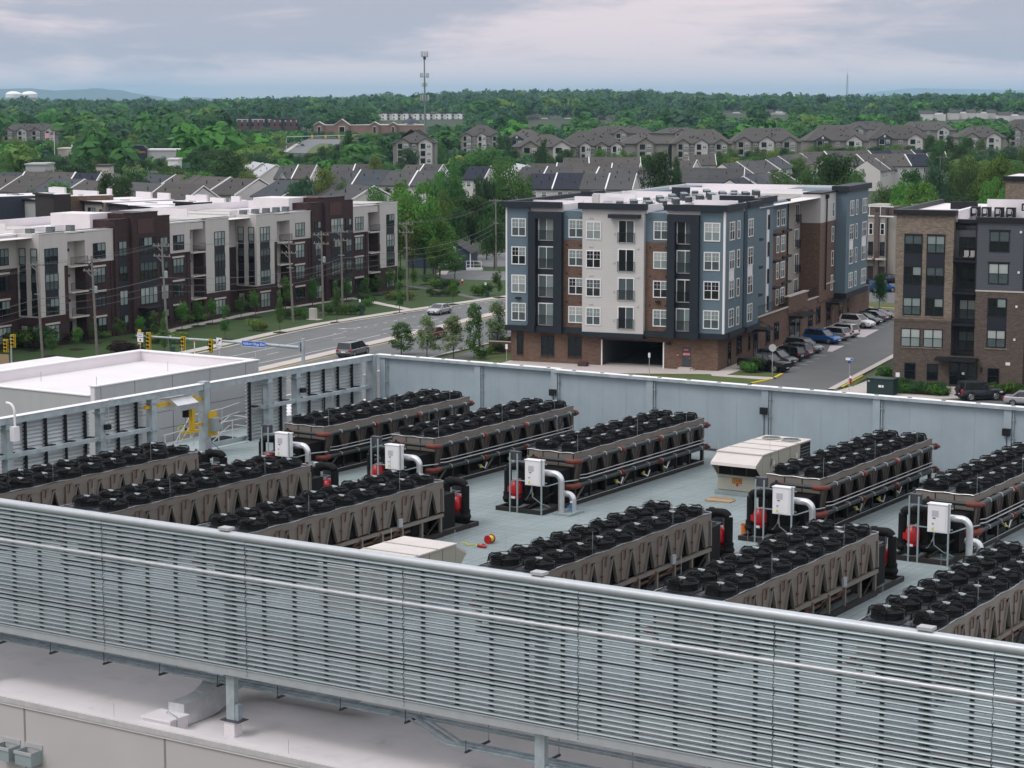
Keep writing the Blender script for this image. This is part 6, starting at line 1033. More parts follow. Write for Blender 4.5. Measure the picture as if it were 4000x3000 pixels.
car('sedan', P_RED, 'red car half hidden behind the young trees at the near kerb', gr(-106, 231, .006), pi/2-rad(22)); car('truck', P_WHT, 'pale pickup half hidden behind the left edge of the blue block', gr(-105.2, 263, .006), pi/2-rad(22)); car('jeep', P_DGR, 'matte charcoal off road vehicle with spare wheel below the tan brick entrance', at(*c6(1935, 965), .006), RG+.6); car('sedan', P_SIL, 'silver car cut off by the right edge below the tan brick apartments', at(4020, 1585, .006), RG); car('sedan', P_RED, 'dark red car glimpsed between the annexe and the louvre wall', at(1010, 1512, .006), RG+pi/2)
t = thing('brick_wall', 'low brown brick wall closing the far end of the parked row', 'wall', gr(-56.5, 286.5), RG); bx(t, 'wall', (0, 6.5, 0, .5, 0, 2.0, M_BRICKB)); bx(t, 'coping', (-.05, 6.55, -.06, .56, 2.0, 2.1, M_BRICK))
# ================================================================ TOWN HOUSES: rows of gabled units, ridge from p0 to p1 (photo positions)
RECTS = []                           # where trees nearer than these must not stand
def ground(x, y):                    # where the ground is seen at a photo position
    z = 0.
    for _ in range(30): p = at(x, y, z); z = .5*z+.5*hgt(p[0], p[1])
    return at(x, y, z)
M_VENT = M_BLKTR
def rowh(p0, p1, yb, zr, roofs, label, group, hd=5.5, wall=None, stripe=True, ev=3.2, dorm=(), keep=True, wins=True):
    wall = wall or M_VINYL; a, b = Vector(at(*p0, zr)), Vector(at(*p1, zr)); d = b-a; Ln = Vector((d.x, d.y)).length; rz = math.atan2(d.y, d.x); n = len(roofs); u = Ln/n; ze = zr-ev; zg = min(hgt(a.x, a.y), 0)-.5
    keep and RECTS.append((min(p0[0], p1[0])-15, max(p0[0], p1[0])+25, min(p0[1], p1[1])-4, yb, min(a.y, b.y)-8))
    for i, rf in enumerate(roofs):
        c = a+d*(i/n); t = thing('town_house', label, 'house', (c.x, c.y, 0), rz, group); j = .12*((i*5) % 3)
        m = MB(); m.extx([(-hd, zg), (-hd, ze), (0, zr-.1), (hd, ze), (hd, zg)], 0.01, u-.01, wall); m.build('wall', t)
        m = MB(); s = ev/hd; o = .5; m.extx([(-hd-o, ze-o*s), (0, zr+j), (hd+o, ze-o*s), (hd+o, ze-o*s+.22), (0, zr+.22+j), (-hd-o, ze-o*s+.22)], .0, u, rf); r = m.build('roof', t)
        for q in range(3): m = MB(); y = -hd*(.25+.2*q); x = u*(.25+.27*((q*2+i) % 3)); h_ = .75 if q == 1 else .35; zz = zr+y*s; m.box(x-.09, x+.09, y-.09, y+.09, zz, zz+h_+.25, M_VENT); m.build('vent_pipe', r)
        if stripe and i % 2 == 0 or i == n-1:
            m = MB(); m.extx([(-hd-.5, ze-.5*s-.05), (0, zr+.25), (hd+.5, ze-.5*s-.05), (hd+.5, ze-.5*s+.45), (0, zr+.5), (-hd-.5, ze-.5*s+.45)], u-.16 if i < n-1 else u+.005, u+.16, M_TRIM); m.build('party_wall', t)
        if wins:
            for x in (.2, .58): window(t, u*x, -hd-.005, ze-2.2, max(.9, u*.2), 1.5, 'white', 0, (0, 4)[i % 2])
        if i in dorm:
            m = MB(); m.ext([(u*.3, ze-.2), (u*.5, ze+1.5), (u*.7, ze-.2)], -hd-.3, -hd*.35, wall); k = m.build('dormer', t); m = MB(); gable(m, u*.3, u*.7, -hd-.3, -hd*.3, ze-.2, ze+1.5, .25, rf, .12); m.build('roof', k); m = MB(); gable(m, u*.3, u*.7, -hd-.36, -hd-.38+.25, ze-.2, ze+1.5, .3, M_TRIM, .1); m.build('trim', k)
s1, s2, s3, s4 = M_SH1, M_SH2, M_SH3, M_SH4
GN = 0
def row(p0, p1, yb, zr, roofs, where, **kw):
    global GN; GN += 1; rowh(p0, p1, yb, zr, roofs, where, where.split(' town house ')[-1]+' row', **kw)
row((0, 676), (395, 679), 700, 10.5, [s3, s2, s2, s4], 'shingled town house in the back row at the far left edge'); row((-30, 686), (462, 714), 740, 10.3, [s2, s2, s3, s2], 'grey shingled town house just behind the far left white roofs', hd=6)
row((585, 684), (1012, 703), 765, 11.0, [s3, s2, s2, s2], 'brown shingled town house in the long row left of centre', hd=6.5); row((500, 713), (795, 733), 765, 10, [s1, s2], 'pair end town house peeping over the white roofs left of centre', hd=5)
row((1085, 706), (1462, 733), 790, 11, [s3, s1, s1], 'slate shingled town house behind the second maroon tower', hd=6.5, dorm=(1,)); row((1095, 649), (1237, 650), 705, 10.5, [s1, s2], 'short gabled town house beyond the slate shingled row', dorm=(0,), hd=6)
row((1300, 646), (1478, 647), 668, 10, [s1, s2], 'small grey town house far behind the bright green tree'); row((1300, 668), (1745, 673), 722, 10.5, [s1, s3, s1, s1], 'grey shingled town house half hidden by the willows', hd=6); row((1585, 646), (1730, 648), 672, 10, [s2, s1], 'grey town house glimpsed left of the willows')
row((1832, 652), (1918, 653), 690, 10, [s4], 'dark navy roofed town house alone among the trees'); row((2075, 681), (2486, 684), 770, 10.8, [s4, s4, s1, s1], 'town house in the row above the blue block, its left half navy roofed', hd=6.5); row((2040, 655), (2545, 660), 720, 10.5, [s1, s1, s2, s1, s1], 'long grey town house in the second row above the blue block', hd=6.5)
row((2070, 641), (2500, 643), 656, 9.5, [s2, s2, s2, s2], 'brown town house in the thin third row above the blue block'); row((2200, 618), (2500, 618), 640, 9.5, [s2, s2, s2], 'brown town house in the thin fourth row above the blue block'); row((2490, 660), (2908, 662), 716, 10.6, [s1, s1, s1], 'wide grey town house right of the blue block condensers', hd=6.5, dorm=(0,))
row((2850, 703), (3048, 672), 720, 10, [s4, s3, s1, s1], 'stepped dark town house receding behind the blue block', hd=5.5); row((2820, 641), (2990, 628), 668, 9.5, [s1, s1, s1], 'stepped small town house near the big dark tree', hd=5); row((2995, 622), (3125, 602), 655, 9.5, [s3, s1, s2], 'upper stepped town house left of the big round tree', hd=5)
row((2690, 606), (2792, 606), 640, 9.5, [s2], 'white gabled town house in front of the long apartments'); row((2640, 628), (2722, 629), 660, 9.5, [s2], 'lower white gabled town house beside the dark round tree'); row((3132, 596), (3640, 588), 612, 10, [s2, s2, s2, s4, s2, s4], 'brown town house in the far thin row right of centre', hd=5)
row((3230, 610), (3680, 600), 640, 10, [s1, s2, s1, s2], 'brown town house in the second thin row right of centre', hd=5); row((3385, 628), (3455, 618), 690, 9.6, [s2, s2], 'white walled town house stepping down beside the big round tree', hd=4.5); row((3450, 608), (3618, 607), 690, 10.5, [s2, s4], 'white walled town house with navy roof above the lane', hd=5.5); row((3620, 597), (3690, 597), 700, 11, [s2], 'tall white gabled end town house above the lane', hd=6)
for x, y in ((985, 632), (1040, 640), (2018, 640)): row((x, y), (x+40, y+8), y+45, 9.5, [M_LPAN], 'pale metal roofed house among trees at photo column %d' % x if 0 else ('pale metal roofed house among the trees above the %s' % {985: 'brown shingled row', 1040: 'slate shingled row', 2018: 'tall round tree'}[x]), hd=5, stripe=False)
# ================================================================ GARDEN APARTMENTS with hipped brown roofs
M_STUC = mat('taupe_stucco', (.24, .225, .20), .8, 0, .06); M_STUC2 = mat('pale_stucco', (.5, .48, .46), .8, 0, .05); M_DKG = mat('blue_grey_gable', (.055, .065, .08), .7, 0, .08)
def apts(x0, x1, yr, ye, yb, label, gables=3, dep=16, zr=16.2, rz=0., dark=(), ze=None, base=True):
    Y = at((x0+x1)/2, ye, 10.8)[1] if ze is None else at((x0+x1)/2, ye, ze)[1]; a = Vector(atY(x0, ye, Y)); b = Vector(atY(x1, ye, Y)); w_ = b.x-a.x; ze = a.z; zr = atY(x0, yr, Y+dep/2)[2]; hg = hgt(a.x, Y)-.5
    RECTS.append((x0-5, x1+5, yr-5, yb, Y-3)); t = thing('garden_apartments', label, 'building', (a.x, a.y, 0), rz, None)
    bx(t, 'wall', (0, w_, 0, dep, hg, ze, M_STUC)); i = dep*.42; m = MB(); o = .7
    V = [(-o, -o, ze-.1), (w_+o, -o, ze-.1), (w_+o, dep+o, ze-.1), (-o, dep+o, ze-.1), (i, dep/2, zr), (w_-i, dep/2, zr), (-o, -o, ze-.35), (w_+o, -o, ze-.35), (w_+o, dep+o, ze-.35), (-o, dep+o, ze-.35)]
    m.add(V, [(0, 1, 5, 4), (1, 2, 5), (2, 3, 4, 5), (3, 0, 4), (6, 7, 1, 0), (7, 8, 2, 1), (9, 6, 0, 3)], M_SH2); r = m.build('roof', t); m = MB(); rnd = random.Random(int(x0))
    for _ in range(int(w_/3)): x = rnd.uniform(i, w_-i); y = rnd.uniform(1.5, dep/2-1); zz = ze+(zr-ze)*(y+o)/(dep/2+o); m.box(x-.2, x+.2, y-.2, y+.2, zz-.1, zz+.45, M_TAND)
    m.build('roof_vent', r)
    for g in range(gables):
        xc = w_*(g+.5)/gables+rnd.uniform(-.6, .6); gw = min(3.4, w_/gables*.32); wm = M_DKG if g in dark else (M_STUC2 if g % 2 else M_STUC); gh = gw*.62
        m = MB(); m.box(xc-gw, xc+gw, -1.2, .1, hg, ze-.0, wm); m.ext([(xc-gw, ze), (xc, ze+gh), (xc+gw, ze)], -1.2, dep*.3, wm); k = m.build('gable', t); m = MB(); m.ext([(xc-gw-.5, ze-.3), (xc, ze+gh), (xc+gw+.5, ze-.3), (xc+gw+.5, ze), (xc, ze+gh+.28), (xc-gw-.5, ze)], -1.6, dep*.42, M_SH2); m.build('roof', k); g in dark and bx(k, 'gable_window', (xc-.45, xc+.45, -1.25, -1.205, ze+.6, ze+1.7, M_TRIM))
        for f in range(3):
            zf = ze-2.6-3.1*f
            bx(t, 'balcony', (xc-gw*.72, xc-.1, -1.235, -1.203, zf, zf+2.2, M_GLASS)); m = MB()
            for q in (xc-gw*.72-.12, xc-.1): m.box(q, q+.14, -1.32, -1.24, zf-.3, zf+2.3, M_STUC2)
            m.box(xc-gw*.72-.12, xc+.04, -1.34, -1.24, zf-.35, zf-.1, M_STUC2); m.box(xc-gw*.72, xc-.1, -1.3, -1.24, zf+.8, zf+.87, M_BLKTR); m.build('balcony_frame', t); window(t, xc+gw*.2, -1.205, zf+.4, 1.7, 1.6, 'white', 0, f)
            xw = w_*(g+1)/gables
            if xw < w_-1: window(t, xw-.9, -.005, zf+.4, 1.8, 1.6, 'white', 0, f+1)
    return t
apts(1535, 1700, 505, 557, 640, 'tall taupe garden apartments standing alone left of the cell tower base', 2, 26, ); apts(1800, 1960, 487, 530, 575, 'taupe garden apartments with white balcony columns right of the tower', 3, 20); apts(1975, 2140, 505, 545, 570, 'low brown roofed apartments half hidden behind the hipped ones', 2, 18, dark=(0, 1))
apts(2005, 2250, 525, 573, 600, 'wide hip roofed apartments above the dark hedge row', 2, 22); apts(2185, 2440, 512, 568, 618, 'brown roofed apartments with white arched bays in the middle distance', 4, 18); apts(2425, 2610, 518, 560, 600, 'plain hip roofed apartments between the bayed ones', 1, 20)
apts(2625, 2860, 505, 560, 605, 'long taupe apartments with three wide gables, left part of the row', 3, 16); apts(2862, 3130, 500, 552, 600, 'long taupe apartments with dormers, centre part of the row', 3, 16, dark=()); apts(3150, 3395, 488, 548, 590, 'garden apartments with a blue grey gable left of the second blue gable', 2, 20, dark=(0,)); apts(3397, 3640, 488, 541, 590, 'garden apartments with the right hand blue grey gable', 2, 20, dark=(0,))
apts(3300, 3500, 474, 505, 520, 'brown roofs rising behind the blue gabled apartments', 2, 20); apts(3520, 3735, 474, 508, 530, 'hip roofed apartments behind the right blue gable', 2, 18); apts(3745, 3930, 493, 536, 600, 'hip roofed apartments near the right edge among trees', 2, 18); apts(3925, 4080, 466, 510, 600, 'tall apartments cut off by the right edge', 2, 18)
apts(2290, 2560, 492, 520, 545, 'pale eaved grey roofs behind the arched bay apartments', 1, 20); apts(2560, 2760, 498, 520, 535, 'thin grey roofs behind the long taupe row', 1, 20); apts(0, 225, 483, 510, 545, 'grey roofed apartments in the woods at the far left', 4, 18)
# ================================================================ FAR PLACES
def farbox(x0, x1, y0, y1, Y, dep, clad, label, cat='building', roof=None, nm='far_building', keep=True):
    a = Vector(atY(x0, y0, Y)); b = Vector(atY(x1, y1, Y)); keep and RECTS.append((x0, x1, y0-2, y1, Y-5)); t = thing(nm, label, cat, (a.x, Y, hgt(a.x, Y))); w_ = b.x-a.x; z1 = a.z-hgt(a.x, Y); bx(t, 'wall', (0, w_, 0, dep, -2, z1, clad)); bx(t, 'roof', (-.3, w_+.3, -.3, dep+.3, z1, z1+.5, roof or M_WHITE)); return t, w_, z1
t, w_, z1 = farbox(1480, 1816, 445, 480, 2050, 24, M_VINYL, 'long white four storey apartments far behind the cell tower', roof=M_SH2)
for k in range(8):
    x = w_*(k+.5)/8; bx(t, 'bay', (x-2.6, x+2.6, -1.5, -.02, -2, z1+.2, M_TRIM)); m = MB(); gable(m, x-2.6, x+2.6, -1.5, 8, z1, z1+2.2, .4, M_SH2); m.build('gable', t)
    for f in range(3): bx(t, 'window', (x-1.8, x-.5, -1.56, -1.51, z1-2.5-3*f, z1-1-3*f, M_GLASS)); bx(t, 'balcony', (x+3, x+5, -.06, -.02, z1-2.8-3*f, z1-.6-3*f, M_CURT))
MB_ = mat('rose_brick', (.25, .155, .125), .85, 0, .1)
t, w_, z1 = farbox(1225, 1655, 490, 520, 1480, 30, MB_, 'low rose brick shopping centre with stone gables far beyond the woods', roof=M_STONE)
for x, g in ((4, 4), (20, 8), (43, 4), (56, 3)): m = MB(); m.box(x-g/2-1, x+g/2+1, -2, -.05, -2, z1+.5, MB_); m.ext([(x-g/2-1, z1+.5), (x, z1+.5+g*.45), (x+g/2+1, z1+.5)], -2, 6, MB_); k = m.build('gable', t); m = MB(); gable(m, x-g/2-1, x+g/2+1, -2.2, 6, z1+.5, z1+.5+g*.45, .6, M_STONE, .5); m.build('coping', k); bx(k, 'arch', (x-g*.22, x+g*.22, -2.1, -2.01, -2, z1-1, M_GLASS), (x-g*.27, x+g*.27, -2.06, -2.005, -2, z1-.4, M_STONE))
bx(t, 'tower', (64, 72, 2, 10, -2, z1+1.5, M_STONE)); m = MB(); m.lathe([(7, z1+1.5), (4.5, z1+3.5), (1.2, z1+5), (1.2, z1+6), (0, z1+6.3)], (68, 6, 0), M_SH3, 4); m.build('cupola', t)
t, w_, z1 = farbox(893, 1170, 465, 505, 1640, 20, mat('dusky_brick', (.10, .05, .045), .85, 0, .1), 'dark brick apartment row with pale window bands in the far woods', roof=M_BLKTR)
for k in range(13):
    x = w_*(k+.3)/13; bx(t, 'window', (x, x+1.3, -.08, -.02, z1-2.2, z1-.8, M_BLIND2), (x, x+1.3, -.08, -.02, z1-5.2, z1-3.6, M_GLASS)); k % 3 == 0 and bx(t, 'bay', (x+1.6, x+3.6, -1, -.02, -2, z1+.6, M_BLKTR))
bx(t, 'band', (0, w_*.6, -.12, -.02, z1-.6, z1-.1, M_TRIM))
t, w_, z1 = farbox(226, 350, 583, 612, 860, 14, M_BEIGE, 'beige flat roofed shop with chimneys near the flagpole', roof=M_STONE); bx(t, 'front_wing', (4, 11, -5, -.05, -2, z1-.4, M_RTU), (4, 11, -5.1, -5.01, -2, z1-2.4, MB_)); bx(t, 'flue', (4.8, 5.1, 4, 4.3, z1+.5, z1+1.8, M_TRIM), (9, 9.3, 4, 4.3, z1+.5, z1+1.6, M_TRIM))
t, w_, z1 = farbox(486, 720, 588, 615, 830, 14, M_LPAN, 'long low white shop building in the western woods'); m = MB(); m.box(2.6, 9, -1.2, -.05, -2, z1+.3, M_NAVY); m.ext([(2.2, z1+.3), (4, z1+2), (7.6, z1+2), (9.4, z1+.3)], -1.3, 5, M_NAVY); k = m.build('shop_front', t); text(k, 'AUTO ARC', 1.25, (5.8, -1.23, z1-.6), (pi/2, 0, 0), M_LABELO)
farbox(100, 178, 645, 672, 640, 12, M_LPAN, 'grey flat roofed shed among trees at the far left', roof=M_LPAN); farbox(655, 695, 625, 640, 690, 8, M_TRIM, 'small white roofed shed in the western woods'); farbox(375, 425, 650, 670, 650, 8, M_STONE, 'small brown roofed hut behind the pale bare tree', roof=M_SH2)
for x0, x1, y0, y1, Y, lb in ((2060, 2240, 452, 480, 1950, 'grey roofed houses cluster in the far middle distance'), (2335, 2395, 455, 475, 1900, 'far pale roofed houses beyond the hipped apartments'), (2810, 2900, 430, 448, 2300, 'far grey roofs on the wooded plain left'), (2975, 3070, 428, 452, 2250, 'far grey roofs on the wooded plain right'), (3590, 3700, 432, 460, 1900, 'far white gabled houses left of the long grey roofs'), (3710, 3900, 428, 455, 1950, 'far long grey roofed houses toward the right edge'), (3900, 4040, 437, 458, 1850, 'far pale roofed houses cut by the right edge')):
    a = Vector(atY(x0, y0, Y)); b = Vector(atY(x1, y0, Y)); n = max(2, int((b.x-a.x)/9)); RECTS.append((x0, x1, y0, y1, Y-5))
    for k in range(n):
        x = a.x+(b.x-a.x)*k/n; w_ = (b.x-a.x)/n; t = thing('far_house', lb, 'house', (x, Y+(k % 3)*5, a.z-8), 0, lb); bx(t, 'wall', (0, w_, 0, 10, -6, 5, M_VINYL)); m = MB()
        if k % 2: gable(m, 0, w_, 0, 10, 5, 8, .3, M_SH1)
        else: m.extx([(-.3, 5), (5, 8), (10.3, 5)], 0, w_, M_SH1)
        m.build('roof', t); k % 2 and m and bx(t, 'gable_wall', (w_*.2, w_*.8, -.1, -.01, 4.5, 6.0, M_TRIM))
# the avenue climbing away in the distance
F2 = lambda l: [ground(*c1(x, y)) for x, y in l]
def sheetz(nm, l, dz, mt): P = [(p[0], p[1], p[2]+dz) for p in F2(l)]; n = len(P); m = MB(); m.add(P, [tuple(range(n))], mt); o = m.build(nm); o.data.flip_normals() if o.data.polygons[0].normal.z < 0 else None; struct(o)
sheetz('far_road', [(1745, 945), (1800, 900), (1900, 862), (2105, 862), (2090, 900), (2040, 955)], .3, M_ASPH); sheetz('far_verge', [(1890, 950), (1925, 915), (1975, 890), (2055, 892), (2040, 925), (2000, 955)], .5, M_LAWN2); sheetz('far_pavement', [(1745, 945), (1825, 893), (1850, 880), (1840, 900), (1775, 945)], .6, M_CONC); RECTS.append((1105, 1330, 540, 603, 1100))
RECTS.append((3660, 3860, 722, 800, 372)); a, b = ground(*c1(1768, 930)), ground(*c1(2220, 905)); t = thing('signal_gantry', 'distant signal mast arm across the climbing avenue', 'traffic signal', a); h_ = atY(*c1(1768, 840), a[1])[2]-a[2]; m = MB(); m.tube([(0, 0, 0), (0, 0, h_)], .3, M_GALV, 6); m.tube([(0, 0, h_-.4), (atY(*c1(2200, 830), a[1])[0]-a[0], 0, h_+.6)], .25, M_GALV, 6); m.build('mast', t)
for k in range(4): bx(t, 'signal_head', (14+k*7.5, 14.8+k*7.5, -.5, .3, h_-1.2, h_+.8, M_YEL2))
p = ground(*c1(1867, 905)); car('sedan', P_NVY, 'distant dark car on the climbing avenue', (p[0], p[1], p[2]+.35), -pi/2)
f5 = cr(3100, 350, 900); sheet('lane', S2(f5, [(1420, 1020), (1600, 975), (1810, 925), (1790, 960), (1720, 1050), (1640, 1110), (1450, 1110)]), .01, M_ASPH); sheet('lawn', S2(f5, [(1360, 985), (1480, 960), (1700, 915), (1830, 900), (1810, 922), (1560, 985), (1420, 1010)]), .008, M_LAWN2); m = MB(); strip(m, S2(f5, [(1500, 990), (1650, 955), (1810, 918)]), -.8, .8, .012, .03, M_CONC); struct(m.build('pavement'))
for x, y, h_, lb in ((1400, 985, 11.5, 'wooden utility pole by the lane right of the white town houses'), (1100, 850, 10.5, 'wooden utility pole in front of the white town houses'), (1820, 860, 11, 'wooden utility pole further up the lane'), (2145, 690, 11, 'wooden utility pole at the right edge above the trees')):
    t = thing('utility_pole', lb, 'utility pole', at(*f5(x, y), 0), 0, 'utility poles by the lane'); m = MB(); m.tube([(0, 0, 0), (0, 0, h_)], .16, M_POLE, 8, .11); m.build('pole', t); bx(t, 'crossarm', (-1.5, 1.5, -.1, .05, h_-.6, h_-.45, M_POLE))
m = MB(); A_, B_, C_ = Vector(at(*f5(1400, 985), 0)), Vector(at(*f5(1820, 860), 0)), Vector(at(*f5(800, 990), 7))
for k, dz in enumerate((11, 10.9, 8.6)):
    pts = [A_+Vector((k*.9-1, 0, dz))]+[]; a_ = A_+Vector((k*.9-1, 0, dz)); b_ = B_+Vector((k*.9-1, 0, dz-.3)); m.tube([a_+(b_-a_)*j/8-Vector((0, 0, 3.2*(j/8)*(1-j/8))) for j in range(9)], .03, M_CABLE, 4, cap=False)
tag(m.build('overhead_wire'), 'thin overhead wires along the lane beside the white town houses', 'wire')
t = thing('warning_sign', 'pale diamond road sign beside the lane under the trees', 'sign', at(*f5(1610, 935), 0)); m = MB(); m.tube([(0, 0, 0), (0, 0, 2.6)], .05, M_GALV, 6); m.build('post', t); m = MB(); m.add([(0, -.06, 1.9), (.75, -.06, 2.65), (0, -.06, 3.4), (-.75, -.06, 2.65), (0, -.03, 1.9), (.75, -.03, 2.65), (0, -.03, 3.4), (-.75, -.03, 2.65)], [(0, 1, 2, 3), (7, 6, 5, 4), (0, 4, 5, 1), (1, 5, 6, 2), (2, 6, 7, 3), (3, 7, 4, 0)], M_LPAN); m.build('plate', t)
# towers
CT = Vector(atY(1661, 505, 1050)); zt_ = atY(1661, 196, 1050)[2]; t = thing('cell_tower', 'tall grey green monopole with four tiers of antennas', 'cell tower', (CT.x, 1050, 0)); MT = mat('tower_grey_green', (.16, .20, .20), .6, .1, .08); m = MB(); m.tube([(0, 0, 0), (0, 0, 15), (-.3, 0, zt_-3)], .72, MT, 12, .3); m.build('mast', t, True)
for zz, r, h_, n in ((zt_-2, 1.6, 2.8, 9), (atY(1661, 294, 1050)[2], 2.0, 2.3, 12), (atY(1661, 331, 1050)[2], 1.2, 1.8, 6), (atY(1661, 382, 1050)[2], 2.0, 2.8, 9)):
    m = MB(); m.tube([(r*cos(2*pi*k/12)-.2, r*sin(2*pi*k/12), zz-h_*.35) for k in range(13)], .09, MT, 5); [m.tube([(-.2, 0, zz-h_*.35), (r*cos(2*pi*k/3)-.2, r*sin(2*pi*k/3), zz-h_*.35)], .1, MT, 5) for k in range(3)]; p_ = m.build('platform', t)
    for k in range(n): a = 2*pi*k/n+.15; m = MB(); x, y = r*1.05*cos(a)-.2, r*1.05*sin(a); m.box(x-.16, x+.16, y-.12, y+.12, zz-h_/2, zz+h_/2, M_LPAN); m.build('antenna', t)
m = MB(); m.box(-.8, .6, -.4, .4, zt_-4.6, zt_-3.2, M_DGREY); m.build('radio_unit', t)
t = thing('lattice_mast', 'thin far lattice radio mast on the horizon toward the right', 'mast', (atY(3308, 400, 3300)[0], 3300, 10)); zt_ = atY(3308, 292, 3300)[2]-10; m = MB(); n = 14
for k in range(n):
    z0, z1_ = zt_*k/n, zt_*(k+1)/n; w0, w1 = 2.2-1.5*k/n, 2.2-1.5*(k+1)/n
    for q in range(3): a, b = 2*pi*q/3, 2*pi*(q+1)/3; A_ = lambda w, z, c: (w*cos(c), w*sin(c), z); m.tube([A_(w0, z0, a), A_(w1, z1_, a)], .22, MT, 4, cap=False); m.tube([A_(w0, z0, a), A_(w1, z1_, b)], .14, MT, 4, cap=False)
m.tube([(0, 0, zt_), (0, 0, zt_+5)], .2, MT, 4); m.box(-3.4, 3.4, -1, 1, zt_*.2, zt_*.25, MT); m.build('lattice', t)
for x, lb in ((54, 'left one of the two white water towers before the blue hill'), (116, 'right one of the two white water towers before the blue hill')):
    Y = 4300; p = atY(x, 400, Y); z = lambda yy: atY(x, yy, Y)[2]; R_ = 30.5/FPX*Y; t = thing('water_tower', lb, 'water tower', (p[0], Y, 0), 0, 'white water towers on the horizon'); MWT = mat('tank_white', (.82, .83, .84), .5, 0, .03)
    m = MB(); m.lathe([(R_*.98, z(381)), (R_, z(377)), (R_, z(367)), (R_*.8, z(361)), (R_*.4, z(357)), (0, z(356))], (0, 0, 0), MWT, 32); m.build('tank', t, True); m = MB(); m.lathe([(R_*.76, 0), (R_*.76, z(389)), (R_*.9, z(384)), (R_*.97, z(381.2))], (0, 0, 0), MWT, 32); m.build('pedestal', t, True); m = MB(); m.lathe([(R_*.985, z(384.5)), (R_*.985, z(381.4))], (0, 0, 0), mat('pale_green_band', (.35, .5, .42), .6), 32); m.build('band', t)
# flag
p = Vector(atY(213, 580, 880)); t = thing('flagpole', 'white flagpole in the western woods flying a striped flag', 'flagpole', (p.x, 880, 0)); zt_ = atY(213, 515, 880)[2]; m = MB(); m.tube([(0, 0, 0), (0, 0, zt_)], .12, M_TRIM, 7); m.lathe([(.2, 0), (.2, .3), (0, .4)], (0, 0, zt_), M_LABELO, 7); m.build('pole', t); m = MB(); FW, FH = 3.6, 2.3; MR, MW, MBl = mat('flag_red', (.45, .03, .05), .8), mat('flag_white', (.7, .7, .72), .8), mat('flag_blue', (.03, .05, .2), .8)
wv = lambda x: (.25*sin(x*2.2), -.25*(x/FW)**1.3+.1*sin(x*1.8))
for k in range(13):
    for j in range(12):
        x0, x1 = FW*j/12, FW*(j+1)/12; z0, z1_ = zt_-.2-FH*(k+1)/13, zt_-.2-FH*k/13; c = MBl if k < 7 and j < 5 else (MR if k % 2 == 0 else MW)
        m.add([(-x0-.1, wv(x0)[0], z0+wv(x0)[1]), (-x1-.1, wv(x1)[0], z0+wv(x1)[1]), (-x1-.1, wv(x1)[0], z1_+wv(x1)[1]), (-x0-.1, wv(x0)[0], z1_+wv(x0)[1])], [(0, 1, 2, 3)], c)
fl = m.build('flag', t); m = MB()
for r_ in range(5):
    for c_ in range(6): x = .15+.24*c_; zz = zt_-.35-.22*r_; m.add([(-x-.16, wv(x)[0]-.03, zz-.05+wv(x)[1]), (-x-.06, wv(x)[0]-.03, zz-.05+wv(x)[1]), (-x-.06, wv(x)[0]-.03, zz+.05+wv(x)[1]), (-x-.16, wv(x)[0]-.03, zz+.05+wv(x)[1])], [(0, 1, 2, 3)], MW)
m.build('stars', fl)
# hills
M_HILL = mat('wooded_hill', (.02, .045, .03), .95, 0, .25, .004)
def hill(name, prof, Y, dep):
    xs, zs = [], []
    P = [atY(x, y, Y) for x, y in prof]; m = MB(); n = 90; vs = []; X0, X1 = P[0][0], P[-1][0]
    for r_, (dy, kz) in enumerate(((-dep, -.02), (-dep*.55, .45), (-dep*.2, .85), (0, 1.), (dep, 0.))):
        for i in range(n+1):
            x = X0+(X1-X0)*i/n; k = max(j for j in range(len(P)) if P[j][0] <= x+1e-6); k = min(k, len(P)-2); f = (x-P[k][0])/(P[k+1][0]-P[k][0]); z = P[k][2]+(P[k+1][2]-P[k][2])*(f*f*(3-2*f)); w_ = sin(i*1.7+r_)+sin(i*.61+r_*2)
            vs.append((x, Y+dy+w_*dep*.03, max(-3, z*kz+w_*.9*(1 if 0 < kz else 0))))
    m.add(vs, [(r_*(n+1)+i, r_*(n+1)+i+1, (r_+1)*(n+1)+i+1, (r_+1)*(n+1)+i) for r_ in range(4) for i in range(n)], M_HILL); struct(m.build(name, None, 'all'))
hill('hills', [(-700, 372), (-300, 350), (0, 347), (95, 345), (220, 353), (300, 350), (373, 344), (443, 350), (570, 371), (683, 386), (778, 379), (886, 392), (1000, 400)], 22000, 2500)
hill('hills', [(880, 402), (940, 393), (1000, 387), (1060, 390), (1130, 394), (1200, 378), (1262, 379), (1340, 396), (1400, 402)], 22500, 2000); hill('far_hills', [(1300, 400), (1400, 378), (1470, 363), (1560, 377), (1700, 388), (2500, 392), (2620, 372), (2700, 388), (3100, 392), (3347, 368), (3461, 354), (3581, 344), (3700, 347), (4000, 352), (4500, 370)], 39000, 2500)
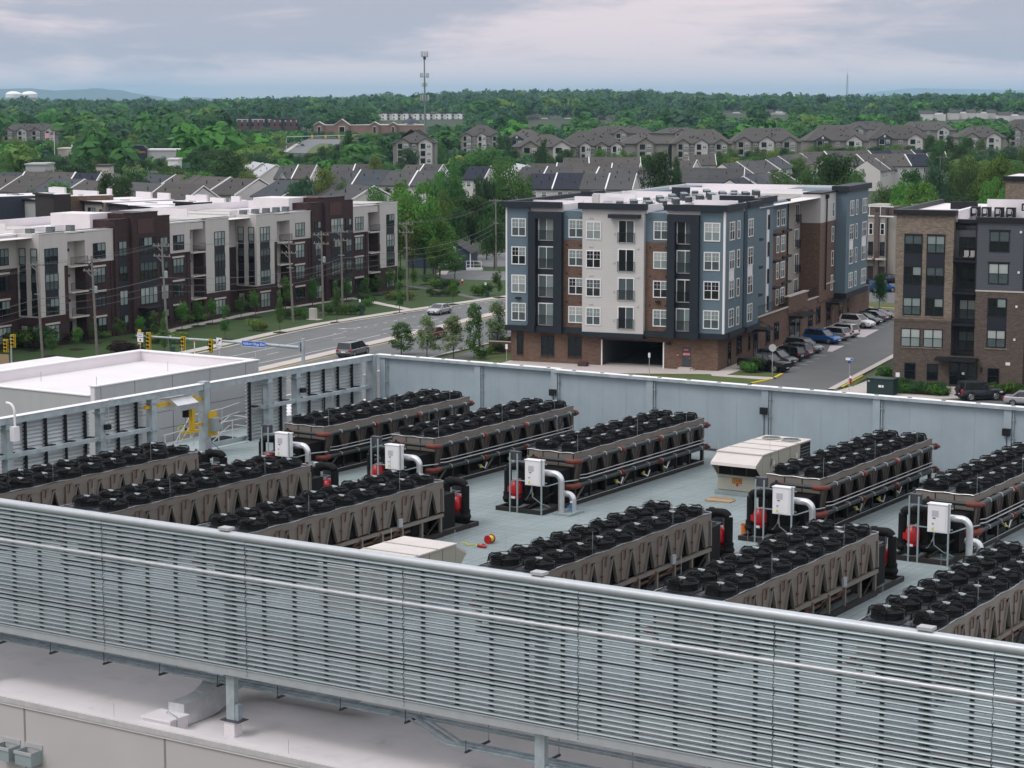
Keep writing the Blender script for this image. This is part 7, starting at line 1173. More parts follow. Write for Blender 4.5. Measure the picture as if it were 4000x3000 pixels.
# ================================================================ TREES
LASTN = [None]
def leaf_arrays(rng, cen, rad_, n, size, up=.35, fill=.25, droop=0., jit=.34):
    cen = np.array(cen, float); rad_ = np.array(rad_, float); k = rng.choice(len(cen), n, p=(rad_.prod(1)**.67)/(rad_.prod(1)**.67).sum()); d = rng.normal(size=(n, 3)); d[:, 2] += up; d /= np.linalg.norm(d, axis=1)[:, None]
    rr = np.where(rng.random(n) < fill, rng.uniform(.35, .9, n), rng.uniform(.88, 1.08, n)); P = cen[k]+d*rad_[k]*rr[:, None]
    nr = d+rng.normal(size=(n, 3))*jit; nr /= np.linalg.norm(nr, axis=1)[:, None]; a = np.cross(nr, rng.normal(size=(n, 3))); a /= np.linalg.norm(a, axis=1)[:, None]; b = np.cross(nr, a)
    if droop: a = a*.3+np.array([0, 0, -1])*droop; a /= np.linalg.norm(a, axis=1)[:, None]; b = np.cross(nr, a); b /= np.linalg.norm(b, axis=1)[:, None]+1e-9
    s = size*rng.uniform(.6, 1.3, n)[:, None]; a = a*s*(1.7 if droop else 1.); b = b*s*.62
    nn = d*.75+nr*.35+np.array([0, 0, .25]); LASTN[0] = np.repeat((nn/np.linalg.norm(nn, axis=1)[:, None])[:, None, :], 4, 1)
    return np.stack([P-a, P-b*.9, P+a, P+b*.9], 1)      # n x 4 x 3 diamond leaf clumps
def quads_mesh(name, Q, mats_, mi=None, nrm=None):
    n = len(Q); me = bpy.data.meshes.new(name); me.vertices.add(n*4); me.vertices.foreach_set('co', Q.reshape(-1).astype(np.float32)); me.loops.add(n*4); me.loops.foreach_set('vertex_index', np.arange(n*4, dtype=np.int32)); me.polygons.add(n); me.polygons.foreach_set('loop_start', np.arange(0, n*4, 4, dtype=np.int32))
    for m in mats_: me.materials.append(m)
    if mi is not None: me.polygons.foreach_set('material_index', mi.astype(np.int32))
    me.polygons.foreach_set('use_smooth', np.ones(n, bool)); me.update(calc_edges=True)
    if nrm is not None: me.normals_split_custom_set_from_vertices(nrm.reshape(-1, 3).astype(np.float32))
    return me
def blobs(rng, n, shape):
    C, R = [], []
    for i in range(n):
        if shape == 'round': th = rng.uniform(0, 2*pi); h = rng.uniform(.32, .9); w_ = .42*math.sqrt(max(0., 1-((h-.58)/.42)**2)); r = w_*rng.uniform(.2, .8); C.append((r*cos(th), r*sin(th), h)); q = rng.uniform(.13, .22)*(.65 if h > .78 else 1); R.append((q, q, q*.8))
        elif shape == 'oval': th = rng.uniform(0, 2*pi); h = rng.uniform(.3, .92); w_ = .27*math.sqrt(max(0., 1-((h-.55)/.45)**2)); r = w_*rng.uniform(.1, .85); C.append((r*cos(th), r*sin(th), h)); q = rng.uniform(.07, .13)*(.6 if h > .8 else 1); R.append((q, q, q*1.05))
        elif shape == 'cone': h = rng.uniform(.16, .97); w_ = .26*(1-h)+.02; th = rng.uniform(0, 2*pi); r = w_*rng.uniform(.3, .9); C.append((r*cos(th), r*sin(th), h)); q = .05+.1*(1-h); R.append((q, q, q*.7))
        elif shape == 'pyr': h = rng.uniform(.18, .95); w_ = .30*math.sqrt(max(0, 1-h))*(1 if h > .3 else .8); th = rng.uniform(0, 2*pi); r = w_*rng.uniform(.2, .9); C.append((r*cos(th), r*sin(th), h)); q = rng.uniform(.05, .1); R.append((q, q, q))
        elif shape == 'slim': h = rng.uniform(.25, .95); th = rng.uniform(0, 2*pi); r = .11*rng.uniform(0, 1)*math.sqrt(max(0., 1-((h-.55)/.45)**2)); C.append((r*cos(th), r*sin(th), h)); q = rng.uniform(.05, .085); R.append((q, q, q*1.3))
        elif shape == 'bush': th = rng.uniform(0, 2*pi); r = .38*math.sqrt(rng.random()); C.append((r*cos(th), r*sin(th), rng.uniform(.35, .62))); q = rng.uniform(.16, .3); R.append((q, q, q*1.1))
    return C, R
def trunk_mesh(rng, C, h0=.3, r=.022, n=7):
    m = MB(); m.tube([(0, 0, -.02), (.006, .0, h0*.5), (0, .008, h0), (0.01, 0, .6)], r, M_BARK, 8, r*.4)
    for c in [C[i] for i in rng.choice(len(C), min(n, len(C)), replace=False)]: m.tube([(0, 0, h0*rng.uniform(.7, 1.1)), (c[0]*.5, c[1]*.5, (h0+c[2])*.48), tuple(c)], r*.45, M_BARK, 5, r*.12)
    return m.mesh('trunk', True)
TK = {}
def kind(k, shape, nb, nl, size, leaf, seed, fill=.25, h0=.3, r=.022, droop=0., up=.35):
    rng = np.random.default_rng(seed); C, R = blobs(rng, nb, shape); A_ = leaf_arrays(rng, C, R, nl, size, up, fill, droop); q = quads_mesh('crown', A_, [LF[leaf]], None, LASTN[0]); TK.setdefault(k, []).append((q, trunk_mesh(rng, C, h0, r)))
for s in range(3): kind('dark', 'round', 26, 5200, .021, 0, 10+s); kind('mid', 'round', 26, 5200, .021, 1, 20+s); kind('yellow', 'round', 24, 4800, .021, 2, 30+s); kind('blue', 'round', 26, 5000, .021, 3, 40+s); kind('fresh', 'round', 24, 5200, .020, 4, 50+s)
kind('oval', 'oval', 34, 4200, .02, 1, 60, h0=.25); kind('oval', 'oval', 34, 4200, .02, 4, 61, h0=.25); kind('conifer', 'cone', 40, 4200, .02, 0, 70, h0=.2, up=.0); kind('willow', 'round', 24, 5500, .02, 3, 80, droop=1.2, up=.1); kind('willow', 'round', 24, 5500, .02, 1, 81, droop=1.2, up=.1)
for s in range(3): kind('young', 'pyr', 46, 2700, .020, 5 if s < 2 else 1, 90+s, .5, .2, .011); kind('lawn', 'oval', 26, 2000, .021, 1 if s else 4, 100+s, .4, .3, .012); kind('slim', 'slim', 26, 1700, .018, 1 if s else 0, 110+s, .4, .3, .012)
for s in range(2): kind('bush', 'bush', 12, 650, .06, (4, 0)[s], 120+s, h0=.2); kind('ybush', 'bush', 12, 650, .06, 2, 130+s, h0=.2); kind('rbush', 'bush', 10, 500, .06, 6, 140+s, h0=.2); kind('paleb', 'round', 26, 1500, .018, 5, 150+s, .6, .3, .016)
mul = MB().lathe([(.5, 0), (.5, .03), (.2, .07), (0, .07)], (0, 0, 0), M_MULCH, 14).mesh('mulch_ring', True)
TI = 0
def tree(k, p, w_, h, label, group=None, name='tree', cat='tree', mulch=0, wob=None):
    global TI; TI += 1; v = TK[k][TI % len(TK[k])]; base = {'round': .84}.get('', None); t = thing(name, label, cat, p, (TI*2.39996) % 6.283, group); s = Vector((w_, w_, h))
    c = obj('crown', v[0], t); c.scale = s; tr = obj('trunk' if cat == 'tree' else 'stem', v[1], t); tr.scale = s
    if mulch: q = obj('mulch_ring', mul, t); q.scale = (mulch, mulch, 2)
    return t
WID = {'dark': .84, 'mid': .84, 'yellow': .84, 'blue': .84, 'fresh': .84, 'oval': .66, 'conifer': .55, 'willow': .84, 'young': .62, 'lawn': .66, 'slim': .36, 'paleb': .84}
def mtree(k, x, yt, wpx, Y, label, yb=None, group=None, name='tree', mulch=0):   # placed by its depth, its top and its width as seen
    p = atY(x, 500, Y); z0 = hgt(p[0], Y); h = atY(x, yt, Y)[2]-z0; return tree(k, (p[0], Y, z0), wpx/FPX*Y/WID[k], h/.98, label, group, name, mulch=mulch)
for a in (('fresh', 1610, 712, 215, 342, 'tall bright green tree right of the maroon apartments'), ('fresh', 1690, 770, 130, 350, 'lower bright tree leaning on the tall bright green one'), ('fresh', 1655, 800, 210, 346, 'broad bright tree in front of the tall bright green one'), ('yellow', 1590, 800, 150, 341, 'yellow green tree low beside the maroon end wall'), ('fresh', 1715, 860, 150, 343, 'bright tree hanging over the blue house roof'), ('yellow', 1560, 735, 130, 352, 'yellow green tree directly behind the maroon apartment corner'), ('willow', 1690, 685, 165, 400, 'broad weeping willow left of the tall round tree'), ('mid', 1980, 632, 175, 420, 'tallest round green tree standing above the blue block corner'), ('willow', 2060, 690, 85, 428, 'weeping willow at the right flank of the tallest round tree'), ('willow', 1885, 685, 100, 412, 'weeping willow between the broad one and the tallest tree'), ('dark', 1840, 765, 200, 382, 'deep green tree mass above the blue wooden house'), ('dark', 1770, 800, 120, 375, 'dark tree left of the deep green mass'), ('dark', 1900, 790, 110, 380, 'dark tree behind the tall utility pole'), ('mid', 1760, 640, 115, 442, 'mid green tree among the grey roofs left of the navy roof'), ('mid', 1725, 730, 130, 392, 'mid green tree under the broad weeping willow'), ('mid', 1470, 716, 110, 400, 'green tree behind the gabled end of the maroon apartments'), ('oval', 1560, 700, 90, 420, 'slim green tree between the maroon apartments and the willows'),
    ('dark', 1930, 848, 130, 359, 'round dark tree with bare trunk by the parking lane'), ('oval', 1700, 930, 95, 338, 'loose green tree in front of the navy house wing'), ('lawn', 1775, 970, 130, 338, 'dark stemmed tree standing at the small car park'), ('yellow', 966, 655, 100, 480, 'yellow green round tree beside the metal roofed house'), ('willow', 1180, 690, 110, 440, 'drooping pale tree left of the brown shingled houses'), ('yellow', 1275, 655, 120, 445, 'domed yellow green tree above the slate shingled row'), ('mid', 1340, 690, 90, 440, 'small green tree right of the domed yellow green one'), ('dark', 420, 672, 140, 440, 'dark tree behind the far left town houses'), ('dark', 470, 690, 110, 430, 'lower dark tree touching the far left gable'), ('paleb', 520, 626, 125, 520, 'pale thin leaved tree with white branches'), ('conifer', 1362, 512, 130, 740, 'big dark conifer left of the tall taupe apartments'), ('yellow', 1466, 604, 75, 560, 'bright round tree before the tall taupe apartments'), ('blue', 1590, 575, 110, 700, 'blue green tree at the foot of the tall taupe apartments'), ('mid', 1890, 560, 150, 600, 'tall green tree in front of the balcony column apartments'), ('oval', 1720, 545, 45, 800, 'narrow tree against the corner of the taupe apartments'),
    ('dark', 2565, 580, 150, 520, 'broad dark tree in the middle of the brown town house rows'), ('dark', 2640, 610, 60, 520, 'small dark tree at the right side of the broad dark tree'), ('dark', 3270, 598, 215, 420, 'huge round dark tree above the right wing of the blue block'), ('mid', 3150, 640, 110, 440, 'green tree left of the huge round tree'), ('mid', 3060, 650, 120, 450, 'low spreading green tree over the stepped roofs'), ('mid', 3350, 665, 90, 415, 'blue tinged tree under the huge round tree'), ('fresh', 3920, 592, 210, 420, 'large fresh green tree at the right edge'), ('fresh', 3985, 640, 130, 400, 'fresh green tree cut by the right edge'), ('mid', 3785, 612, 115, 480, 'round tree beside the diamond road sign'), ('mid', 3740, 640, 80, 485, 'smaller round tree left of the diamond sign tree'), ('fresh', 3880, 690, 110, 372, 'conical fresh tree above the eastern white roof'), ('fresh', 3585, 700, 180, 352, 'wide fresh green tree between the town house and the lane'), ('fresh', 3520, 690, 110, 365, 'fresh green tree beside the tan town house roof'), ('blue', 3655, 632, 105, 402, 'blue green tree before the tall white gabled house'), ('dark', 3560, 660, 120, 420, 'dark thicket tree left of the lane pole'), ('mid', 3450, 700, 90, 400, 'green tree under the white town house balconies')):
    mtree(*a)
# hedgerows in front of the garden apartments
for x0, x1, y, Y, n, ks, lb in ((1955, 2240, 588, 770, 8, ('dark', 'dark', 'mid'), 'dark tree in the hedge row before the hip roofed apartments'), (2330, 2490, 580, 790, 4, ('fresh', 'mid'), 'light green tree before the arched bay apartments'), (2800, 2900, 578, 815, 3, ('mid', 'fresh'), 'green tree at the left end of the long taupe apartments'), (2900, 3170, 576, 815, 6, ('dark', 'mid', 'yellow'), 'tree in the hedge row before the long taupe apartments'), (3170, 3620, 562, 890, 10, ('mid', 'fresh', 'dark'), 'tree in the hedge row before the blue gabled apartments'), (3620, 3850, 525, 800, 6, ('dark', 'mid'), 'tall tree in the dark grove near the right apartments'), (3640, 3820, 575, 700, 4, ('dark', 'mid'), 'tree in the lower grove near the right apartments'), (3850, 4010, 560, 720, 4, ('blue', 'mid'), 'tree beneath the apartments at the right edge'), (1230, 1500, 560, 800, 7, ('dark', 'mid', 'blue'), 'tree in the dark grove left of the tall taupe apartments'), (1010, 1110, 590, 760, 4, ('dark', 'mid'), 'tree lining the foot of the climbing avenue'), (1110, 1330, 598, 720, 5, ('dark', 'blue'), 'dark round tree in front of the climbing avenue'), (1930, 1985, 520, 800, 2, ('dark', 'blue'), 'tree in the court of the balcony column apartments'), (2100, 2130, 540, 780, 1, ('dark',), 'tree before the low brown roofed apartments')):
    r_ = random.Random(int(x0))
    for i in range(n): mtree(ks[i % len(ks)], x0+(x1-x0)*(i+.5)/n+r_.uniform(-10, 10), y+r_.uniform(-8, 12), (x1-x0)/n*r_.uniform(1.2, 1.6)+12, Y+r_.uniform(-25, 25), lb, None, lb)
# trees standing in front of the far low buildings
for x0, x1, y, Y, st, lb in ((0, 225, 540, 940, 45, 'tree before the grey roofed apartments at the far left'), (220, 390, 608, 815, 42, 'tree before the beige shop near the flagpole'), (470, 730, 612, 780, 42, 'tree before the long low white shop building'), (95, 185, 668, 600, 50, 'tree before the grey shed at the far left'), (650, 700, 638, 660, 40, 'tree before the small white shed'), (370, 430, 668, 620, 45, 'tree before the brown roofed hut'), (1180, 1660, 517, 1420, 30, 'tree before the rose brick shopping centre'), (885, 1100, 500, 1560, 28, 'tree before the dark brick row in the woods'), (1470, 1820, 476, 1980, 26, 'tree before the far white apartments')):
    r_ = random.Random(int(x0+y)); x = x0
    while x < x1: mtree(('dark', 'mid', 'blue', 'fresh', 'yellow')[r_.randrange(5)], x, y+r_.uniform(-6, 7), st*r_.uniform(1.3, 1.9), Y+r_.uniform(-20, 12), lb, None, lb, 'woodland_tree'); x += st*r_.uniform(.7, 1.1)
# scattered individual trees of the near woods
RR = random.Random(5); CNT = {}
ZL = (('western', 0, 1500), ('central', 1500, 2700), ('eastern', 2700, 9999)); made = 0; tries = 0
while made < 225 and tries < 9000:
    tries += 1; x = RR.uniform(-60, 4060); u_ = RR.random(); Y = 1./(1/1150+(1/430-1/1150)*u_**1.15)
    if x > 1500 and Y < 620 and RR.random() < .75: continue
    h = RR.uniform(8.5, 14.5)*(1.1 if x < 1500 else .85); wd = h*RR.uniform(.75, 1.05); p = atY(x, 500, Y); yt = 388-(h+hgt(p[0], Y)-CAMH)/Y*FPX; yb = 388+(CAMH-hgt(p[0], Y))/Y*FPX; hw_ = wd/2/Y*FPX
    bad = False
    for (x0, x1, y0, y1, YB) in RECTS:
        ox = min(x+hw_*.8, x1)-max(x-hw_*.8, x0); oy = min(yb, y1)-max(yt+6, y0)
        if ox > 0 and oy > 0 and Y < YB+14: bad = True; break
    if bad: continue
    zn = [z for z in ZL if x < z[2]][0][0]; kk = RR.choices(('dark', 'mid', 'yellow', 'blue', 'fresh', 'oval', 'conifer'), (5, 6, 2.5, 4, 3, 1.5, .8))[0]
    ad = {'dark': 'dark green round', 'mid': 'mid green round', 'yellow': 'yellow green round', 'blue': 'blue green round', 'fresh': 'fresh green round', 'oval': 'slender green', 'conifer': 'dark pointed conifer'}[kk]
    far = 'further' if Y > 740 else 'nearer'; lb = f'{ad} tree in the {far} {zn} woods among and behind the roofs'; tree(kk, (p[0], Y, hgt(p[0], Y)), wd/WID[kk], h/.98, lb, lb, 'woodland_tree'); made += 1
# the distant forest: one mass
rng = np.random.default_rng(3); VAR = []
for s in range(5):
    C, R = blobs(np.random.default_rng(200+s), 11, 'round'); A_ = leaf_arrays(rng, C, R, 210, .10, .6, .05, 0, .2); NA = LASTN[0]; B_ = leaf_arrays(rng, C, R, 90, .16, .7, .02, 0, .16); VAR.append(((A_, NA), (B_, LASTN[0])))
QS, MI, NS = [], [], []; Y = 640.
while Y < 5200:
    half = Y*.275; n = int(2*half/ (7.2 if Y < 1500 else 8.5)); xs_f = rng.uniform(-half, half, n); ys_f = Y+rng.uniform(-.5, .5, n)*Y*.024
    for x, y in zip(xs_f, ys_f):
        px = 2000+x/y*FPX; gv = sin(x*.021+y*.0047+2)*sin(y*.009-x*.008); h = (rng.uniform(7.5, 13.5)*(1+.28*gv)+(rng.random() < .16)*rng.uniform(4, 8))*(1.1 if px < 1300 else 1.); z0 = hgt(x, y); yt = 388-(h+z0-CAMH)/y*FPX; yb = yt+h*.8/y*FPX; hw_ = 4.5/y*FPX; bad = False
        for (x0, x1, y0, y1, YB) in RECTS:
            if x0-hw_ < px < x1+hw_ and yt < y1-2 and yb > y0+3 and y < YB+22: bad = True; break
        if bad: continue
        if y < 950 and rng.random() < .35: continue
        A_ = VAR[int(rng.integers(5))][0 if y < 1700 else 1]; wd = h*rng.uniform(.95, 1.55); a = rng.uniform(0, 6.28); c, s = cos(a), sin(a); A_, NA = A_; q = A_ if y < 3000 else A_[::2]; NA = NA if y < 3000 else NA[::2]; on = np.empty_like(q); on[..., 0] = NA[..., 0]*c-NA[..., 1]*s; on[..., 1] = NA[..., 0]*s+NA[..., 1]*c; on[..., 2] = NA[..., 2]; NS.append(on)
        o = np.empty_like(q); o[..., 0] = (q[..., 0]*c-q[..., 1]*s)*wd+x; o[..., 1] = (q[..., 0]*s+q[..., 1]*c)*wd+y; o[..., 2] = q[..., 2]*h+z0; QS.append(o)
        nz = sin(x*.013+y*.004)+sin(y*.011-x*.006); mi = int(rng.choice(5, p=((.40, .22, .05, .26, .07) if nz < .2 else (.22, .32, .14, .14, .18)) if y < 1500 else ((.48, .10, .02, .38, .02) if nz < .3 else (.26, .30, .08, .30, .06)))); MI.append(np.full(len(q), mi))
    Y *= 1.024
fo = obj('forest', quads_mesh('forest', np.concatenate(QS), LF[:5], np.concatenate(MI), np.concatenate(NS))); fo['kind'] = 'stuff'; fo['label'] = 'distant mixed green forest reaching to the horizon'
# ---------------------------------------------------------------- young trees and shrubs of the street
GY = 'young silvery trees along the near kerb'
for cx, top, cy, w_, lb in ((425, 495, 690, 185, 'first young tree from the left behind the back screen wall'), (580, 450, 700, 165, 'second young tree, in front of the red car'), (745, 445, 712, 170, 'third young tree, with a clear thin stem'), (872, 385, 715, 130, 'tall pale young tree beside the lamp post'), (1015, 362, 660, 165, 'last young tree, touching the blue block corner')):
    p = at(*c5(cx, cy), 0); k = 1400/2212; Y = p[1]; tree('young', p, 1.35*w_*k/FPX*Y/.62, atY(*c5(cx, top), Y)[2]/.98, lb, GY, 'young_tree')
GLW = 'young trees on the western lawn'
for f, cx, yt, yb, w_, kd, lb in ((lz, 360, 1215, 1490, 110, 'lawn', 'thin pale young tree at the cream end wall'), (lz, 545, 1405, 1640, 140, 'lawn', 'small bushy young tree left of the first balconies'), (lz, 800, 1330, 1565, 150, 'lawn', 'young tree under the first balcony stack'), (lz, 985, 1290, 1500, 130, 'lawn', 'young tree behind the second utility pole'), (lz, 1255, 1240, 1480, 160, 'lawn', 'young tree left of the entrance canopy of the first tower'), (lz, 1450, 1220, 1440, 150, 'lawn', 'young tree in front of the first maroon tower'), (lz, 1620, 1180, 1480, 130, 'slim', 'young tree left of the third utility pole'), (lz, 1720, 1200, 1660, 110, 'slim', 'slim dark tree at the third utility pole'), (lz, 1905, 1065, 1365, 180, 'lawn', 'spreading young tree right of the third utility pole'), (lz, 2070, 1065, 1325, 150, 'lawn', 'young tree under the second balcony stack'), (l2, 60, 1105, 1365, 140, 'lawn', 'young tree by the winding path under the second balconies'), (l2, 210, 1085, 1340, 130, 'lawn', 'darker young tree by the winding path'), (l2, 335, 1160, 1500, 120, 'slim', 'slim dark tree nearest the white annexe corner'), (l2, 500, 1050, 1290, 140, 'lawn', 'young tree before the second cream end wall'), (l2, 645, 1000, 1270, 160, 'lawn', 'young tree right of the second cream end wall'), (l2, 440, 930, 1200, 110, 'slim', 'leafy climber like tree at the recessed brick'), (l2, 895, 1040, 1430, 100, 'slim', 'slim dark tree left of the leaning utility pole'), (l2, 950, 870, 1200, 120, 'oval', 'tall narrow tree before the third balcony stack'), (l2, 1225, 865, 1165, 130, 'oval', 'tall narrow tree left of the second tower'), (l2, 1475, 930, 1330, 110, 'slim', 'slim dark tree between the two close utility poles'), (l2, 1570, 880, 1110, 120, 'oval', 'narrow tree before the second tower entrance'), (l2, 1770, 860, 1080, 130, 'lawn', 'young tree under the last balconies'), (l2, 1890, 840, 1050, 120, 'lawn', 'young tree right of the last balconies'), (l2, 2000, 780, 1030, 160, 'lawn', 'large young tree at the end of the maroon apartments'), (l2, 2110, 910, 1235, 110, 'slim', 'bright slim tree beside the stepped path'), (l2, 2120, 750, 960, 160, 'lawn', 'green tree just past the end of the maroon apartments'), (t7, 925, 150, 385, 120, 'lawn', 'young tree right of the lawn utility pole'), (t7, 1070, 215, 330, 120, 'lawn', 'low round tree by the car park lawn'), (t7, 1205, 225, 350, 130, 'lawn', 'low spreading tree by the car park lawn'), (t7, 1385, 285, 560, 130, 'lawn', 'bright young tree near the curving asphalt path'), (t7, 1880, 190, 355, 110, 'oval', 'conical green tree on the far lawn'), (t7, 1915, 190, 480, 70, 'slim', 'thin tree at the far end of the western pavement'), (l2, 1800, 1340, 1330, 1, None, None)):
    if kd is None: continue
    p = at(*f(cx, yb), .01); Y = p[1]; k = 800/2141 if f is lz else (850/2212 if f is l2 else 750/2212); tree(kd, p, 1.25*w_*k/FPX*Y/WID[kd], 1.05*atY(*f(cx, yt), Y)[2]/.98, lb, GLW, 'lawn_tree', mulch=1.8)
p = at(*cz(2030, 470), .02); tree('dark', p, 175*800/2212/FPX*p[1]/.84, 5.8, 'small dark green tree at the far end of the car park lane', None, 'lane_tree', mulch=1.5)
def shrubs(f, pts, w_, h, kd, lb, gp, jit=.25):
    r_ = random.Random(int(pts[0][0]))
    for cx, cy in pts: p = at(*f(cx, cy), .01); s = r_.uniform(1-jit, 1+jit); tree(kd, p, 1.3*w_*s, 1.25*h*s, lb, gp, 'shrub', 'shrub')
shrubs(l2, [(1345+45*i, 1245) for i in range(9)], 1.5, 1.3, 'bush', 'clipped dark shrub in the hedge beside the beige pedestal', 'hedge on the western lawn', .08); shrubs(l2, [(945+50*i, 1290) for i in range(5)], 1.5, 1.2, 'bush', 'low shrub in the bed left of the leaning pole', 'bed by the leaning pole'); shrubs(l2, [(625+35*i, 1410) for i in range(4)], 1.3, 1.1, 'ybush', 'yellow green shrub in the small round lawn bed', 'small round lawn bed'); shrubs(l2, [(1745, 1150), (1780, 1165), (1830, 1150)], 1.4, 1.3, 'bush', 'shrub in the bed inside the path bend', 'bed inside the path bend')
shrubs(l2, [(1050+42*i, 1120-6*i) for i in range(22)], 1.4, 1.1, 'bush', 'low shrub along the foot of the second maroon block', 'shrubs along the second maroon block'); shrubs(l2, [(1180, 1105), (1250, 1095), (1650, 1040), (1725, 1025), (1790, 1010)], 1.2, .9, 'ybush', 'yellow shrub at the foot of the second maroon block', 'yellow shrubs at the second maroon block'); shrubs(lz, [(660+60*i, 1470-9*i) for i in range(24)], 1.6, 1.3, 'bush', 'low shrub along the foot of the first maroon block', 'shrubs along the first maroon block'); shrubs(lz, [(1095, 1450), (1370, 1390), (1890, 1300), (1990, 1290), (2120, 1270), (1640, 1480)], 1.4, 1.0, 'ybush', 'yellow shrub at the foot of the first maroon block', 'yellow shrubs at the first maroon block')
shrubs(lz, [(905, 1490), (340, 1580), (120, 1470), (650, 1510)], 1.9, 1.3, 'rbush', 'reddish shrub at the foot of the first maroon block', 'reddish shrubs at the first maroon block'); shrubs(lz, [(60+70*i, 1560-12*(i % 3)) for i in range(7)], 2.4, 2.0, 'bush', 'dense dark shrub at the far left under the cream bay', 'shrubs at the far left'); shrubs(lz, [(1230+60*i, 1600) for i in range(4)], 2.2, 1.0, 'rbush', 'dark red shrub in the mulch bed behind the annexe corner', 'dark red mulch bed'); shrubs(lz, [(1600+55*i, 1500) for i in range(6)], 1.4, 1.1, 'ybush', 'bright shrub right of the four lens signal', 'bright shrubs at the signal')
shrubs(t7, [(640+40*i, 505) for i in range(7)], 1.4, 1.1, 'ybush', 'yellow green shrub around the lawn utility pole', 'bed around the lawn pole'); shrubs(t7, [(1120+38*i, 462) for i in range(9)], 1.2, 1.0, 'bush', 'shrub in the long lawn bed by the asphalt path', 'long lawn bed'); shrubs(t7, [(1200+45*i, 375) for i in range(6)], 1.6, 1.2, 'bush', 'dark shrub in the sloping bed by the asphalt path', 'sloping bed'); shrubs(t7, [(1640+40*i, 455) for i in range(4)], 1.6, 1.4, 'bush', 'shrub beside the far waste station', 'bed at the far waste station'); shrubs(t7, [(1820, 1130), (1870, 1120), (1930, 1105), (1970, 1095), (1700, 1185), (1740, 1190)], 1.3, 1.0, 'bush', 'low shrub before the brick retaining wall', 'shrubs at the retaining wall')
shrubs(cz, [(640, 1125), (690, 1120), (605, 1115)], 1.7, 1.5, 'bush', 'pale green shrub on the corner lawn in front of the pickup', 'corner lawn shrub'); shrubs(rz_, [(110+28*i, 1500+3*i) for i in range(14)]+[(120+30*i, 1530+2*i) for i in range(12)], 1.1, .9, 'bush', 'low shrub in the planting bed below the tan brick wall', 'planting bed at the tan brick wall'); shrubs(rz_, [(830+28*i, 1545) for i in range(8)], 1.2, 1.0, 'bush', 'dark low shrub right of the entrance steps', 'bed right of the entrance steps'); shrubs(cz, [(2060+40*i, 1215) for i in range(5)], 1.4, 1.3, 'bush', 'leafy shrub behind the transformer cabinet', 'shrubs behind the transformer')
sheet('flower_bed', S2(rz_, [(88, 1478), (515, 1508), (500, 1555), (95, 1530)]), .012, M_MULCH); sheet('flower_bed', S2(rz_, [(730, 1520), (1060, 1540), (1040, 1580), (800, 1575)]), .012, M_MULCH)
for f, l in ((t7, [(620, 515), (930, 490), (900, 455), (700, 470)]), (t7, [(1100, 470), (1480, 460), (1470, 440), (1130, 440)]), (t7, [(1130, 385), (1460, 400), (1400, 340), (1180, 350)]), (lz, [(1210, 1600), (1450, 1600), (1470, 1540), (1290, 1520)])): sheet('flower_bed', S2(f, l), .008, M_MULCH)
# ================================================================ SKY, SUN, AIR, CAMERA
w = bpy.data.worlds.new('World'); SC.world = w; w.use_nodes = True; nt = w.node_tree; N, L = nt.nodes, nt.links
bg = N['Background']; bg.inputs['Strength'].default_value = .1
SUN_EL, SUN_AZ = 52., 235.           # compass style: degrees clockwise from the view direction
sk = N.new('ShaderNodeTexSky'); sk.sky_type = 'NISHITA'; sk.sun_disc = False; sk.sun_elevation = rad(SUN_EL); sk.sun_rotation = rad(SUN_AZ)
sk.dust_density = 3.; sk.air_density = 1.2
tc = N.new('ShaderNodeTexCoord'); sp = N.new('ShaderNodeSeparateXYZ'); L.new(tc.outputs['Generated'], sp.inputs[0])
def mp(vec, s, loc=(0, 0, 0)):
    n = N.new('ShaderNodeMapping'); n.inputs['Scale'].default_value = s; n.inputs['Location'].default_value = loc; L.new(vec, n.inputs['Vector']); return n.outputs[0]
def ns(vec, sc, det, rgh, dist=0.):
    n = N.new('ShaderNodeTexNoise'); n.inputs['Scale'].default_value = sc; n.inputs['Detail'].default_value = det; n.inputs['Roughness'].default_value = rgh; n.inputs['Distortion'].default_value = dist; L.new(vec, n.inputs['Vector']); return n.outputs['Fac']
def rng(v, a, b, c=0., d=1., smooth=True):
    n = N.new('ShaderNodeMapRange'); n.interpolation_type = 'SMOOTHSTEP' if smooth else 'LINEAR'
    for i, x in ((1, a), (2, b), (3, c), (4, d)): n.inputs[i].default_value = x
    L.new(v, n.inputs[0]); return n.outputs[0]
def mx(f, a, b, bt='MIX'):
    n = N.new('ShaderNodeMix'); n.data_type = 'RGBA'; n.blend_type = bt
    for s, v in ((0, f), (6, a), (7, b)):
        if isinstance(v, float): n.inputs[s].default_value = v
        elif isinstance(v, tuple): n.inputs[s].default_value = (*v, 1)
        else: L.new(v, n.inputs[s])
    return n.outputs[2]
def mt(op, a, b):
    n = N.new('ShaderNodeMath'); n.operation = op
    for i, v in enumerate((a, b)):
        if isinstance(v, (int, float)): n.inputs[i].default_value = v
        else: L.new(v, n.inputs[i])
    return n.outputs[0]
z = sp.outputs[2]; g = tc.outputs['Generated']
big = ns(mp(g, (4.5, 4.5, 26.), (3.1, .7, 2.2)), 1., 6., .58, .5)
fine = ns(mp(g, (14., 14., 80.), (1.3, 4.2, .4)), 1., 7., .6, .8)
mixn = mt('ADD', mt('MULTIPLY', big, .76), mt('MULTIPLY', fine, .24))
band = rng(z, .004, .026, .12, .0); band2 = rng(z, .03, .06, 0., .04)
cl = rng(mt('ADD', mixn, mt('ADD', band, band2)), .44, .60)
c_lo, c_hi = (4.5, 4.55, 5.4), (8.2, 7.0, 7.3)
cloud = mx(cl, c_lo, c_hi)
up = rng(z, .06, .7, 1., 1.5, False)
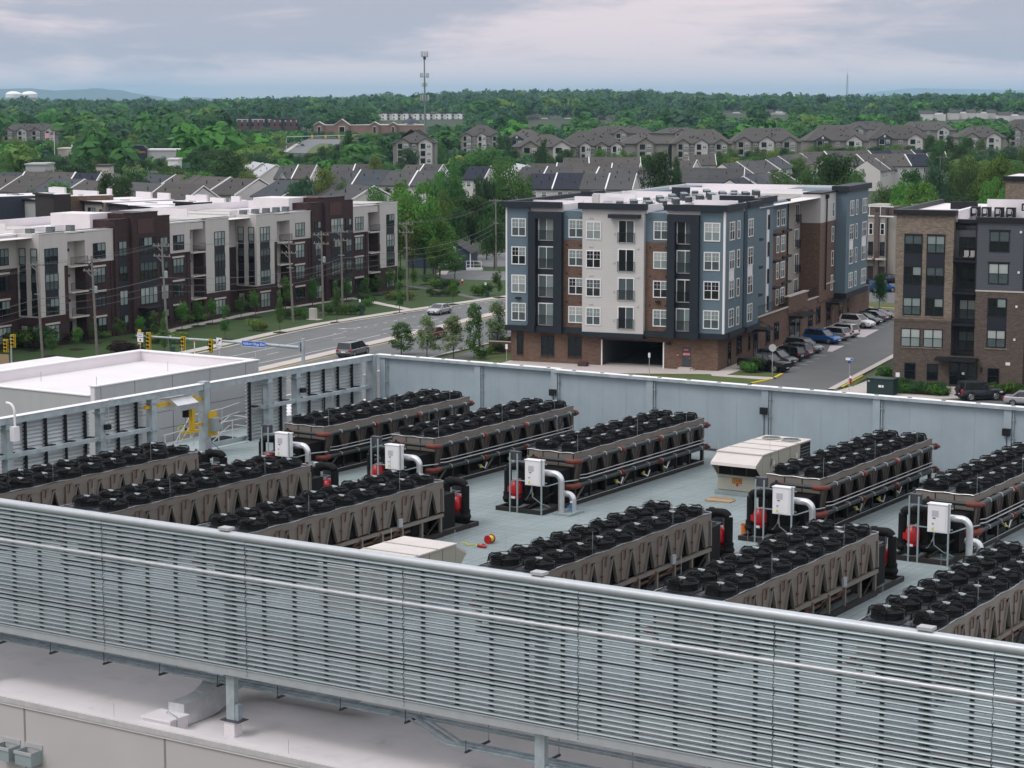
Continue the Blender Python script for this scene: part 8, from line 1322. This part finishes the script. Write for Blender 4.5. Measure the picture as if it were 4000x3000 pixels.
cloud = mx(rng(z, .06, .25), cloud, mx(cl, (6.0, 6.2, 6.9), (8.2, 8.1, 8.4))); vm = N.new('ShaderNodeVectorMath'); vm.operation = 'SCALE'; L.new(cloud, vm.inputs[0]); L.new(up, vm.inputs['Scale'])
gap = rng(ns(mp(g, (3., 3., 12.), (7., 2., 5.)), 1., 4., .5), .62, .8, .03, .16)
L.new(mx(gap, vm.outputs[0], sk.outputs[0]), bg.inputs['Color'])
sd = bpy.data.lights.new('sun', 'SUN'); sd.energy = 1.1; sd.angle = rad(25); sd.color = (1., .97, .93); so = obj('sun', sd)
d = Vector((sin(rad(SUN_AZ))*cos(rad(SUN_EL)), cos(rad(SUN_AZ))*cos(rad(SUN_EL)), sin(rad(SUN_EL)))); so.rotation_euler = d.to_track_quat('Z', 'Y').to_euler(); so.location = (0, 0, 200)
HAZE = 1
if HAZE:
    m = MB(); m.box(-22000, 22000, -60, 42000, -3, 262, M_WHITE); hz = m.build('haze'); hz['kind'] = 'stuff'; hz['label'] = 'thin bluish summer haze over the landscape'
    hm = bpy.data.materials.new('haze_air'); hm.use_nodes = True; n2 = hm.node_tree; n2.nodes.remove(n2.nodes['Principled BSDF'])
    pv = n2.nodes.new('ShaderNodeVolumePrincipled'); pv.inputs['Density'].default_value = HDENS; pv.inputs['Color'].default_value = (.52, .80, 1., 1); pv.inputs['Anisotropy'].default_value = .0
    n2.links.new(pv.outputs[0], n2.nodes['Material Output'].inputs['Volume']); hz.data.materials.clear(); hz.data.materials.append(hm)
cd = bpy.data.cameras.new('camera'); cd.sensor_width = 36; cd.lens = 36*FPX/4000; cd.clip_start = .5; cd.clip_end = 80000; co = obj('camera', cd)
co.location = (0, 0, CAMH); co.rotation_euler = (pi/2-TILT, 0, 0); SC.camera = co
SC.view_settings.view_transform = 'Standard'; SC.view_settings.look = 'None'; SC.view_settings.exposure = EXPO; SC.view_settings.gamma = 1
SC.cycles.max_bounces = 5; SC.cycles.diffuse_bounces = 3; SC.cycles.glossy_bounces = 2; SC.cycles.transparent_max_bounces = 6; SC.cycles.volume_bounces = 0; SC.cycles.use_denoising = True
SC.cycles.caustics_reflective = False; SC.cycles.caustics_refractive = False; SC.cycles.sample_clamp_indirect = 4
